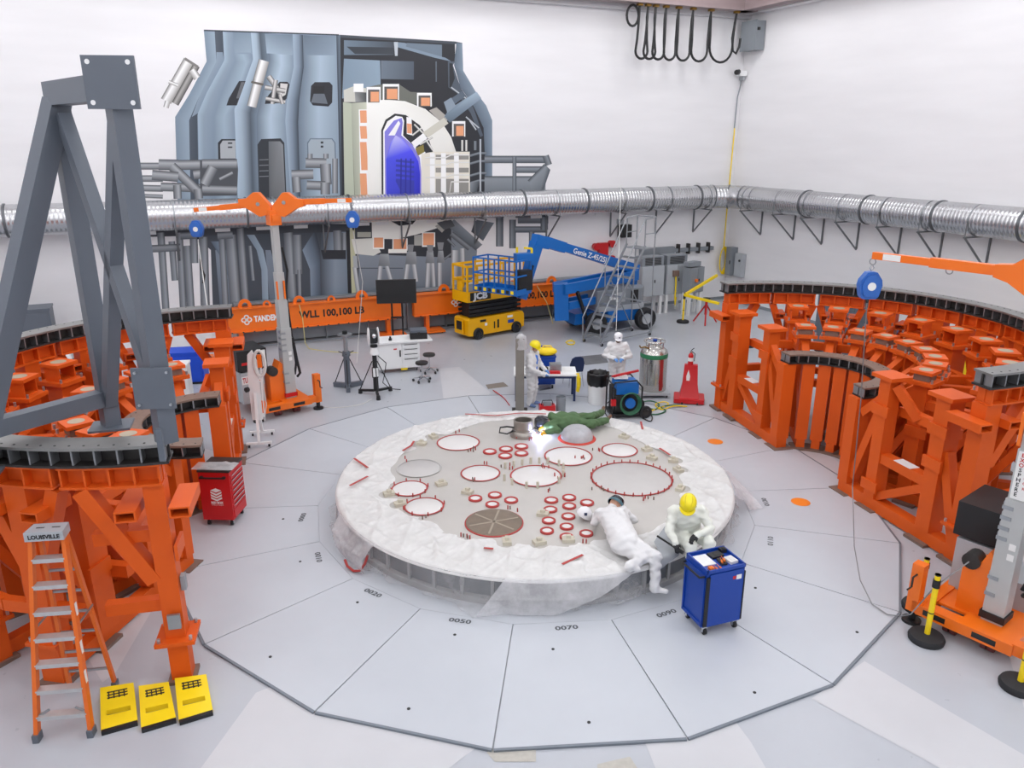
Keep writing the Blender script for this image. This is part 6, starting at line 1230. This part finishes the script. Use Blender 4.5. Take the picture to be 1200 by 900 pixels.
# seated worker on the rim
ZT = DH+.05
def A3(x, y, z): return np.array(at(x,y,z))
sp = A3(806,625,ZT+.16)
J = dict(base=A3(806,627,ZT+.0), pelvis=sp+[0,0.06,0], chest=sp+[-.06,-.1,.33], neck=sp+[-.09,-.2,.5], head=sp+[-.1,-.27,.585], face=(-.25,-.8,-.75), shl=sp+[.14,-.12,.43], shr=sp+[-.26,-.14,.43], hipl=sp+[.1,.02,-.0], hipr=sp+[-.1,.02,-.0], knl=sp+[.2,-.42,.08], knr=sp+[-.06,-.46,.04], anl=sp+[.18,-.58,-.32], anr=sp+[-.04,-.6,-.36], tol=sp+[.2,-.72,-.38], tor=sp+[-.05,-.74,-.42], ell=sp+[.24,-.3,.22], elr=sp+[-.34,-.3,.2], wrl=sp+[.02,-.42,.2], wrr=sp+[-.28,-.46,.1], hdl=sp+[-.06,-.48,.17], hdr=sp+[-.26,-.54,.02])
J = {k: (np.array(v) if k in ('base','face') else sp+(np.array(v)-sp)*1.1) for k, v in J.items()}
person('seated worker in white coverall, yellow helmet and black gloves on the base rim', J, [mat('pale_green_coverall','e6e9e0',.8,var=.03,scale=12,bump=.35,bscale=16),M_SKIN,M_GLBLK,M_BOOT,M_ACC], helmet(), suit=1.12)
# crawling worker
pv = A3(733,640,ZT+.17); he = A3(719,593,ZT+.36); sh = A3(717,603,ZT+.26)
ax_ = nv(sh-pv); lat = nv(np.cross(ax_,[0,0,1]))          # lat points to his right as he faces away
an_r = A3(760,683,.24); kn_r = A3(754,645,ZT+.1); kn_l = A3(752,655,ZT+.1); an_l = A3(738,664,ZT+.1)
def push(p, rmin, z=None):                    # keep a joint outside the rim
    d = np.array([p[0]-DC.x,p[1]-DC.y]); r = max(np.linalg.norm(d),rmin); d = d/np.linalg.norm(d)*r; return np.array([DC.x+d[0],DC.y+d[1],p[2] if z is None else z])
kn_r = push(kn_r,DRD+.06,ZT+.14); an_r = push(an_r,DRD+.19); pv = pv+[0,0,.03]; sh = sh+[0,0,.03]; kn_l = kn_l+[0,0,.02]
J = dict(hood=(0,0,1), base=A3(733,645,ZT), pelvis=pv, chest=sh-ax_*.14, neck=sh+ax_*.06+np.array([0,0,.03]), head=he, face=ax_*1.0+np.array([-.2,.0,-.35]), shl=sh-lat*.19, shr=sh+lat*.19, hipl=pv-lat*.1, hipr=pv+lat*.1, knl=kn_l, knr=kn_r, anl=an_l, anr=an_r, tol=an_l+nv(A3(748,667,ZT+.05)-an_l)*.14, tor=an_r+np.array([.16,-.04,-.03]), ell=sh-lat*.28+np.array([0,0.0,-.14]), elr=sh+lat*.36+np.array([0,-.05,-.12]), wrl=sh-lat*.22+ax_*.25+np.array([0,0,-.2]), wrr=sh+lat*.3+ax_*.18+np.array([0,0,-.18]), hdl=sh-lat*.18+ax_*.35+np.array([0,0,-.21]), hdr=sh+lat*.26+ax_*.28+np.array([0,0,-.19]))
person('crawling worker in white coverall with one leg over the base rim', J, [M_SUIT,M_SKIN,M_CAP,M_BOOT,M_ACC], visor, suit=1.17)
# welder lying on his side
hd_ = A3(637,498,ZT+.17); pv = A3(672,497,ZT+.14); xx = np.array([1,.0,0]); yy = np.array([0,1,0]); zz = np.array([0,0,1])
sh = A3(647,498,ZT+.15)
WS = np.array([0,.12,.03]); hd_, pv, sh = hd_+WS, pv+WS, sh+WS
J = dict(base=A3(672,500,ZT), pelvis=pv, chest=sh+xx*.2, neck=sh-xx*.02, head=hd_, face=(-.5,-1,-.25), shl=sh+zz*.1+yy*.06, shr=sh-yy*.16-zz*.02, hipl=pv+yy*.1+zz*.03, hipr=pv-yy*.08, knl=pv+xx*.42+yy*.18+zz*.03, knr=pv+xx*.4-yy*.12-zz*.03, anl=A3(706,487,ZT+.12)+WS, anr=A3(711,496,ZT+.08)+WS, tol=A3(708,481,ZT+.16)+WS, tor=A3(716,491,ZT+.13)+WS, ell=sh+xx*.12-yy*.12+zz*.06, elr=sh+xx*.1-yy*.42-zz*.04, wrl=sh-xx*.16-yy*.26-zz*.02, wrr=sh-xx*.12-yy*.48-zz*.06, hdl=sh-xx*.26-yy*.3-zz*.05, hdr=sh-xx*.22-yy*.5-zz*.08)
person('welder in green jacket lying on the base behind the plastic dome', J, [M_GREEN,M_SKIN,M_YGL,M_BRBOOT,M_ACC], weld_mask, suit=1.2)
# person seated far behind the left ring
sp = np.array(at(80,455,0))+[0,0,.5]; J = dict(base=sp-[0,0,.5], pelvis=sp+[0,0,.1], chest=sp+[0,-.04,.45], neck=sp+[0,-.06,.62], head=sp+[0,-.08,.72], face=(.4,-1,-.4), shl=sp+[.19,-.05,.55], shr=sp+[-.19,-.05,.55], hipl=sp+[.1,0,.06], hipr=sp+[-.1,0,.06], knl=sp+[.14,-.42,.06], knr=sp+[-.14,-.42,.06], anl=sp+[.14,-.4,-.38], anr=sp+[-.14,-.4,-.38], tol=sp+[.16,-.56,-.44], tor=sp+[-.16,-.56,-.44], ell=sp+[.3,-.15,.3], elr=sp+[-.3,-.15,.3], wrl=sp+[.15,-.38,.3], wrr=sp+[-.15,-.38,.3], hdl=sp+[.1,-.48,.28], hdr=sp+[-.1,-.48,.28])
person('worker in white coverall sitting on a stool behind the orange ring', J, [M_SUIT,M_SKIN,M_GLBLUE,M_BOOT,M_ACC], helmet(M_CAP))
stool((sp[0],sp[1]+.03,0),'round dark stool under the worker sitting behind the orange ring',.47)
# ------------------------------------------------------------------ welding corner behind the base
t = thing('work_table','white topped table with navy legs behind the standing worker','table',(.05,19.6,0)); Bx(t,'table_top',M_WHITE,0,1.68,0,.8,.74,.78); 
for s_ in ((.03,1.65,.03,.07),(.03,1.65,.73,.77)): Bx(t,'apron',M_NAVY,*s_,.67,.74)
for s_ in ((.03,.07,.03,.77),(1.61,1.65,.03,.77)): Bx(t,'apron',M_NAVY,*s_,.67,.74)
for x in (.06,1.62):
    for y in (.06,.74): Bx(t,'leg',M_NAVY,x-.03,x+.03,y-.03,y+.03,gz((.05+x,19.6+y)),.67)
TB = Vector((.05,19.6,.78))
def lay(name, label, cat, m, x, y, sx, sy, sz, rz=0, grp=None, o=TB):
    q = tag(MB().box((0,0,sz/2),(sx,sy,sz)).box((0,0,sz+.004),(sx*.7,sy*.7,.012)).build(name, m),label,cat,grp); q.location = o+Vector((x,y,0)); q.rotation_euler = (0,0,rz); return q
lay('steel_block','grey steel box on the white table','box',M_GALV,1.12,.42,.3,.25,.2,.1); lay('red_tray','red tray in front of the steel box on the white table','tray',M_RED,1.08,.16,.32,.16,.05); lay('black_grinder','black grinder lying on the white table','grinder',M_BLACK,.76,.4,.32,.12,.09,.5); lay('black_pouch','small black pouch at the table edge','pouch',M_BLACK,.62,.2,.14,.1,.06); lay('paper_sheet','white paper with red marks on the white table','paper',M_TAG,1.45,.5,.25,.35,.01)
MB_ = MB(); MB_.path([(1.74,19.68,.8),(1.76,19.64,.72),(1.77,19.64,.45),(1.75,19.66,.3),(1.79,19.64,.5),(1.78,19.64,.7)],.05,7); tag(MB_.build('yellow_strap', M_YELLOW),'yellow strap hanging off the white table corner','strap')
t = thing('navy_chair','navy plastic chair with metal legs behind the white table','chair',(1.75,21.2,0),R(200)); b = MB()
for i in range(1): pass
b = MB(); b.prism([(-.22,-.2),(.22,-.2),(.2,.22),(-.2,.22)],.44,.47); b.build('seat', M_NAVY, t); b = MB(); b.prism([(-.2,.0),(-.22,.25),(-.17,.42),(-.08,.47),(.08,.47),(.17,.42),(.22,.25),(.2,.0)],-.015,.015,Matrix.Translation((0,.22,.45)) @ Matrix.Rotation(R(80),4,'X')); b.build('backrest', M_NAVY, t)
for x in (-.18,.18):
    for y in (-.18,.2): MB().cyl((x,y,.44),(x*1.25,y*1.2,0),.013,n=7).build('leg', M_CHROME, t)
t = thing('small_blue_cart','small blue cart with yellow bag behind the white table','tool cart',(.62,20.75,0),.1); Bx(t,'body',M_CART,0,.6,0,.5,.14,.92); Bx(t,'top_tray',M_CART,-.02,.62,-.02,.52,.92,.97)
for i in range(3): Bx(t,'drawer',M_CART,.03,.57,-.015,0,.2+i*.23,.4+i*.23)
for x in (.07,.53):
    for y in (.07,.43): caster(t,(x,y,0),.05)
q = tag(MB().ball((0,0,.1),.22,14,sq=(1.3,.8,.55)).path([(-.2,0,.1),(-.1,0,.26),(.1,0,.26),(.2,0,.1)],.02,6).build('yellow_bag', M_YELLOW),'yellow bag lying on the small blue cart','bag'); q.location = (.98,20.88,.985)
q = tag(MB().box((0,0,.08),(.3,.2,.16)).box((0,0,.18),(.2,.05,.05)).build('blue_case', M_CART),'dark blue case on the small blue cart','case'); q.location = (.8,21.16,.97)
t = thing('steel_post','tall grey steel post capped with plastic beside the standing worker','post',(.2,18.85,.03)); Bx(t,'column',M_TERRA if False else mat('post_steel','8b8780',.5,.4,var=.12),-.11,.11,-.11,.11,.03,1.95); Bx(t,'base_plate',M_DSTEEL,-.2,.2,-.2,.2,0,.03); b = MB(); b.lathe([(.17,-.3),(.145,-.2),(.16,-.1),(.13,-.03),(.12,.02),(.05,.08),(.001,.05)],7,Matrix.Translation((0.03,0,1.97))); b.build('plastic_cap', film('cap_film','e9e9ec',.6), t)
t = thing('waste_bin','white waste bin lined with a black bag beside the welding cart','bin',(2.28,19.5,.03)); MB().lathe([(.001,0),(.24,0),(.245,.02),(.27,.62),(.26,.63)],28).build('bucket', M_WHITE, t)
b = MB(); prf = [(.275,.52),(.295,.6),(.3,.72),(.29,.84),(.27,.86),(.24,.8),(.2,.6),(.001,.5)]; b.lathe(prf,28); b.v = [Vector((v.x*(1+.03*math.sin(9*math.atan2(v.y,v.x))),v.y*(1+.03*math.sin(7*math.atan2(v.y,v.x))),v.z+.015*math.sin(11*math.atan2(v.y,v.x)))) for v in b.v]; b.build('bin_liner', mat('bin_bag','141416',.3,var=.2,bump=.5,bscale=14), t)
# dewar
t = thing('gas_dewar','tall stainless liquid gas dewar with green band on a square dolly','gas dewar',(3.88,20.35,0)); M_SS = mat('stainless','c3c1bc',.25,.9,var=.06)
Bx(t,'dolly',M_LGREY,-.42,.42,-.42,.42,.09,.15)
for x in (-.34,.34):
    for y in (-.34,.34): caster(t,(x,y,0),.03)
MB().lathe([(.001,.15),(.36,.15),(.37,.17),(.37,1.12),(.37,1.13)],36).build('tank', M_SS, t); MB().lathe([(.372,1.08),(.376,1.1),(.376,1.18),(.37,1.2)],36).build('green_band', mat('green_band','2e7d54',.5), t); MB().lathe([(.37,1.2),(.34,1.28),(.24,1.36),(.12,1.4),(.001,1.41)],36).build('shoulder', M_SS, t)
MB().path([(.28*math.cos(a),.28*math.sin(a),1.52) for a in [2*PI*i/28 for i in range(28)]],.022,7,closed=True).build('handling_ring', M_SS, t)
for i in range(4): a = PI/4+i*PI/2; MB().cyl((.26*math.cos(a),.26*math.sin(a),1.32),(.28*math.cos(a),.28*math.sin(a),1.52),.018,n=8).build('ring_post', M_SS, t)
MB().cyl((0,0,1.4),(0,0,1.52),.05).build('valve', M_SS, t); MB().cyl((0,-.02,1.52),(0,-.02,1.57),.06,n=10).build('valve_knob', M_CART, t); MB().path([(-.2,-.2,1.36),(-.32,-.26,1.42),(-.42,-.28,1.4),(-.46,-.3,1.46)],.022,7).build('outlet_pipe', mat('brass','8a6a2c'), t)
for x in (-.22,-.14,-.02,.08): MB().cyl((x,-.37+abs(x)*.25,.35),(x,-.37+abs(x)*.25,.95),.014,n=7).build('side_tube', M_GALV, t)
b = MB(); b.arc((0,0,0),.371,.374,.2,1.07,R(-72),R(-56),4); b.build('red_stripe', mat('red_stripe','a02a28',.5), t)
# red extinguisher stand
t = thing('extinguisher_stand','red extinguisher stand with a small extinguisher beside the orange stands','extinguisher stand',at(807,470),R(-12)); b = MB(); b.prism([(-.38,-.32),(.38,-.32),(.4,-.26),(.4,.26),(.38,.32),(-.38,.32),(-.4,.26),(-.4,-.26)],.03,.14); b.build('base', M_RED, t)
b = MB(); b.add([(-.26,-.24,.14),(.26,-.24,.14),(.26,.24,.14),(-.26,.24,.14),(-.2,-.1,.5),(.2,-.1,.5),(.2,.12,.5),(-.2,.12,.5),(-.17,-.06,1.02),(.17,-.06,1.02),(.17,.1,1.02),(-.17,.1,1.02)],[(0,1,5,4),(1,2,6,5),(2,3,7,6),(3,0,4,7),(4,5,9,8),(5,6,10,9),(6,7,11,10),(7,4,8,11),(8,9,10,11)]); b.build('upright_shell', M_RED, t)
b = MB(); b.prism([(-.04,.0),(.04,.0),(.05,.12),(.0,.3),(-.05,.12)],0,.004,Matrix.Translation((-.06,-.09,.6)) @ Matrix.Rotation(R(86),4,'X')); b.build('white_flame_mark', M_TAG, t)
for x in (-.2,.2): MB().cyl((x,-.3,.035),(x+.04,-.3,.035),.035,n=10).build('caster', M_BLACK, t)
e = tag(MB().cyl((0,0,0),(0,0,.26),.07,.068,n=16).lathe([(.068,.26),(.04,.31),(.02,.33)],16).build('fire_extinguisher', M_RED),'small red fire extinguisher on top of the red stand','extinguisher'); e.location = at(807,470)+Vector((-.02,.02,1.02))
MB().cyl((0,0,.33),(0,0,.38),.03).build('valve', M_CHROME, e); MB().beam((0,0,.39),(.06,-.04,.46),.02,.02).build('lever', M_BLACK, e); MB().path([(.02,0,.36),(.1,-.02,.3),(.09,-.03,.1)],.012,6).build('hose', M_BLACK, e); MB().cyl((0,0,.1),(0,0,.2),.071,n=16).build('label_band', M_TAG, e)
# welding machine
wp = on_ground(at(731,489)); t = thing('welding_cart','black framed welding cart with blue machine and green hose coil','welding machine',wp,R(8))
Bx(t,'power_source',M_BLACK,-.3,.3,-.1,.4,.14,.75); Bx(t,'blue_cover',M_BLUE,-.25,.32,-.12,.35,.62,.92); Bx(t,'front_panel',M_DSTEEL,-.28,.0,-.125,-.1,.2,.6)
for y in (-.15,.42):
    MB().path([(-.36,y,.12),(-.36,y,.85),(-.3,y,.95),(.25,y,.98),(.4,y,.8),(.4,y,.12)],.022,7).build('frame_tube', M_BLACK, t)
for z in (.12,.9): MB().cyl((-.36,-.15,z),(-.36,.42,z),.02,n=7).build('cross_tube', M_BLACK, t)
Bx(t,'base_tray',M_BLACK,-.38,.5,-.2,.45,.08,.13)
wheel(t,(.5,-.2,.16),.16,.09,(0,1,0),hub=M_DSTEEL); wheel(t,(.5,.42,.16),.16,.09,(0,1,0),hub=M_DSTEEL); 
for y in (-.12,.35): caster(t,(-.32,y,0),.04)
b = MB(); 
for k in range(4): b.path([(.08+(.22+.015*k)*math.cos(a),-.2-.03*k,.42+(.25+.012*k)*math.sin(a)) for a in [2*PI*i/22 for i in range(22)]],.016,6,closed=True)
b.build('green_hose_coil', mat('green_hose','2f6b4c',.5), t); MB().cyl((.08,-.18,.42),(.08,-.26,.42),.13,n=18).build('hose_reel', M_BLUE, t); MB().path([(-.36,-.1,.5),(-.5,-.12,.4),(-.52,-.1,.15),(-.45,-.2,.02)],.014,6).build('lead', M_BLACK, t); Bx(t,'gas_regulator',M_RED,-.4,-.28,-.22,-.14,.36,.52)
q = tag(MB().beam((-.3,0,0),(.35,.1,.12),.05,.05).beam((-.34,-.0,-.005),(-.3,0,.0),.03,.03).build('red_bar', M_RED),'red bar resting on top of the welding cart','bar'); q.location = wp+Vector((0,.1,1.03))
q = tag(MB().box((0,0,.02),(.35,.25,.04)).box((.05,.03,.05),(.2,.15,.02)).build('paper_stack', M_TAG),'stack of papers on the welding cart','papers'); q.location = wp+Vector((-.1,.2,.96))
def hose(label, pts, r, m, name='floor_hose'): 
    P2 = [(lambda q: Vector((q.x,q.y,r+.002+(.034 if math.hypot(q.x-PC.x,q.y-PC.y) < 6.85 else 0))))(at(*p)) for p in pts]; Q = []
    for i in range(len(P2)-1):
        a, b_, c_, d_ = P2[max(i-1,0)],P2[i],P2[i+1],P2[min(i+2,len(P2)-1)]
        for k in range(5):
            s = k/5; Q.append(.5*((2*b_)+(c_-a)*s+(2*a-5*b_+4*c_-d_)*s*s+(3*b_-a-3*c_+d_)*s**3))
    Q.append(P2[-1]); b = MB(); b.path(Q,r,6); return tag(b.build(name, m),label,'cable')
hose('dark green hose looping on the floor between welding cart and red stand',[(750,474),(762,472),(772,476),(768,482),(755,480),(752,485),(768,488),(780,484),(775,479),(790,477),(803,477)],.018,mat('green_hose','2f6b4c'))
hose('yellow cable looping on the floor beside the welding cart',[(756,486),(770,481),(783,476),(778,473),(768,476),(775,482),(790,478),(805,477)],.016,M_YELLOW)
hose('black cable trailing from the welding cart to the plastic sheet',[(753,492),(762,496),(764,490),(757,484),(748,480)],.014,M_BLACK)
hose('red cable on the floor beside the grey post',[(578,458),(590,468),(597,477)],.014,M_RED); hose('yellow cord running over the floor from the lifting beam',[(362,409),(375,411),(395,413),(420,414)],.014,mat('pale_yellow_cord','d9cf8a',.6)); hose('thin white cable crossing the floor by the jack stand',[(360,470),(385,478),(420,475),(436,468)],.01,M_TIE); hose('coil of yellow rope on the floor near the rolling stairs',[(663,402),(667,400),(673,401),(672,404),(666,404),(664,401),(670,399)],.02,M_YELLOW); hose('green cable tied round the base of the orange end stand',[(1036,608),(1024,601),(1012,591),(1003,582)],.012,mat('green_hose','2f6b4c')).location.z = .03
wire('yellow cord hanging from the lifting beam next to the mast',[W(bw(348,350,SV)[0],SV-.4,1.46),W(bw(352,370,SV)[0],SV-.45,1.0),at(358,405)+Z*.1,at(362,409)+Z*.02],.014,mat('pale_yellow_cord','d9cf8a')); wire('yellow cord hanging from the lifting beam beside the scissor lift',[W(bw(624,335,SV)[0],SV-.4,1.46),W(bw(634,360,SV)[0],SV-.5,.8),at(648,380)+Z*.02],.014,mat('pale_yellow_cord','d9cf8a'))
# small gear at the back of the base
t = thing('red_wire_feeder','small red wire feeder with handle behind the welder','wire feeder',on_ground(at(641,486)),.1); Bx(t,'body',M_RED,-.2,.2,-.12,.12,.04,.24); MB().path([(-.15,0,.24),(-.12,0,.36),(.12,0,.36),(.15,0,.24)],.014,6).build('handle', M_BLACK, t); Bx(t,'spool',M_GALV,-.1,.1,-.1,.1,.24,.3); 
for x in (-.15,.15): Bx(t,'skid',M_DSTEEL,x-.02,x+.02,-.14,.14,0,.04)
t = thing('grey_bucket','tall grey metal can standing behind the welder','can',on_ground(at(657,484))); MB().lathe([(.001,0),(.12,0),(.125,.42),(.118,.42),(.11,.03),(.001,.03)],22).build('can_body', M_MGREY, t); MB().lathe([(.126,.3),(.13,.31),(.126,.32)],22).build('rim_bead', M_MGREY, t)
NZ = at(613,510,DH+.03); t = thing('steel_nozzle','stepped steel nozzle with black cable standing on the base','nozzle',NZ); M_NZ = mat('nozzle_steel','9a958e',.35,.7,var=.1)
MB().lathe([(.001,0),(.29,0),(.28,.06),(.25,.12),(.235,.13)],32).build('lower_ring', M_NZ, t); MB().lathe([(.235,.12),(.235,.16),(.21,.17),(.21,.36),(.2,.37),(.18,.36),(.18,.1),(.001,.1)],32).build('upper_ring', M_NZ, t); MB().path([(-.2,-.05,.2),(-.35,-.1,.24),(-.5,-.05,.2),(-.52,-.1,.1),(-.35,-.18,.1),(-.22,-.1,.14)],.018,6).build('cable', M_BLACK, t)
for i in range(6): a = i*PI/3; MB().cyl((.27*math.cos(a),.27*math.sin(a),.04),(.29*math.cos(a),.29*math.sin(a),.04),.015,n=6).build('bolt', M_REDTAPE, t)
DM = at(676,514,DH+.03); t = thing('wrapped_dome','clear plastic wrapped dome ringed with red tape on the base','plastic dome',DM); b = MB(); b.lathe([(.35,.0),(.335,.1),(.29,.2),(.22,.26),(.1,.28),(.001,.28)],36); b.v = [Vector((v.x*(1+.02*math.sin(9*math.atan2(v.y,v.x)+8*v.z)),v.y*(1+.02*math.sin(9*math.atan2(v.y,v.x)+8*v.z)),v.z)) for v in b.v]; b.build('wrapping', film('dome_film','dfe0e4',.72), t); MB().lathe([(.29,.0),(.26,.14),(.17,.21),(.001,.22)],30).build('dome_core', mat('dome_core','9d9fa6',.3,.6), t)
b = MB(); b.lathe([(.335,.0),(.36,.03),(.405,.012),(.415,.0)],36); b.build('tape_ring', mat('bright_red_tape','c23a2a',.5), t)
# arc of the weld
ap = at(634,511,DH+.05); ld = bpy.data.lights.new('welding_arc','POINT'); ld.energy = 20; ld.color = (.55,.6,1); ld.shadow_soft_size = .03; lo_ = bpy.data.objects.new('welding_arc', ld); COL.objects.link(lo_); lo_.location = ap+Z*.08
t = thing('welding_torch','welding torch with a glowing blue white arc in the hands of the welder','welding torch',ap); MB().ball((0,0,.02),.025,10).build('arc_glow', mat('arc_glow','c8ccff',.5,var=0,emit=60), t); MB().path([(0.0,.01,.03),(-.005,.06,.07),(-.02,.12,.1)],.014,6).build('torch_neck', M_BLACK, t); MB().path([(-.02,.12,.1),(-.1,.2,.1),(-.13,.36,.05),(-.1,.6,.018),(.1,1.0,.018)],.016,6).build('torch_lead', M_BLACK, t)
# grey cloth between the two workers on the rim and the tool the seated one holds
P4c = [at(766,640,DH+.06),at(781,618,DH+.06),at(799,654,DH+.06),at(780,668,DH+.06)]; vs = []; n = 14
for i in range(n+1):
    for j in range(n+1):
        u_, v_ = i/n, j/n; p = (P4c[0]*(1-u_)+P4c[1]*u_)*(1-v_)+(P4c[3]*(1-u_)+P4c[2]*u_)*v_; r_ = (p-DC).length; z = DH+.135+.006*wrink(p.x*2,p.y*2)
        d = Vector((p.x-DC.x,p.y-DC.y,0)); r_ = d.length
        if r_ > DRD+.05: p = Vector((DC.x,DC.y,0))+d.normalized()*(DRD+.06+.1*(r_-DRD-.05)); z -= min(.3,(r_-DRD-.05)*.9)
        vs.append((p.x,p.y,z))
b = MB(); b.add(vs,[(i*(n+1)+j,i*(n+1)+j+1,(i+1)*(n+1)+j+1,(i+1)*(n+1)+j) for i in range(n) for j in range(n)]); tag(b.build('grey_cloth', mat('grey_cloth','a2a6ab',.8,var=.05,bump=.3,bscale=20), ang=80),'grey cloth spread over the rim between the two workers','cloth')
a_, b2 = at(770,628,DH+.3), at(793,643,DH+.2); b = MB(); b.cyl(a_,b2,.016,n=8); b.cyl(b2,b2+(b2-a_).normalized()*.12,.028,n=8); tag(b.build('scraper_tool', M_BLACK),'black long-handled tool held by the seated worker','tool')
q = at(684,604,DH+.092); t = thing('white_helmet','white helmet with a dark mark lying by the crawling worker','helmet',q); MB().lathe([(.14,.0),(.145,.02),(.12,.1),(.06,.15),(.001,.16)],22,Matrix.Rotation(.5,4,'Y')).build('shell', M_CAP, t); b = MB(); b.box((0.02,-.135,.09),(.05,.01,.05)); b.build('mark', M_NAVY, t)
wire('thin white line hanging down over the worker with the white cap',[at(722,388,1.85),W(bw(722,260,-6)[0],-6.2,5.4)],.008,M_TIE,'hanging_line')
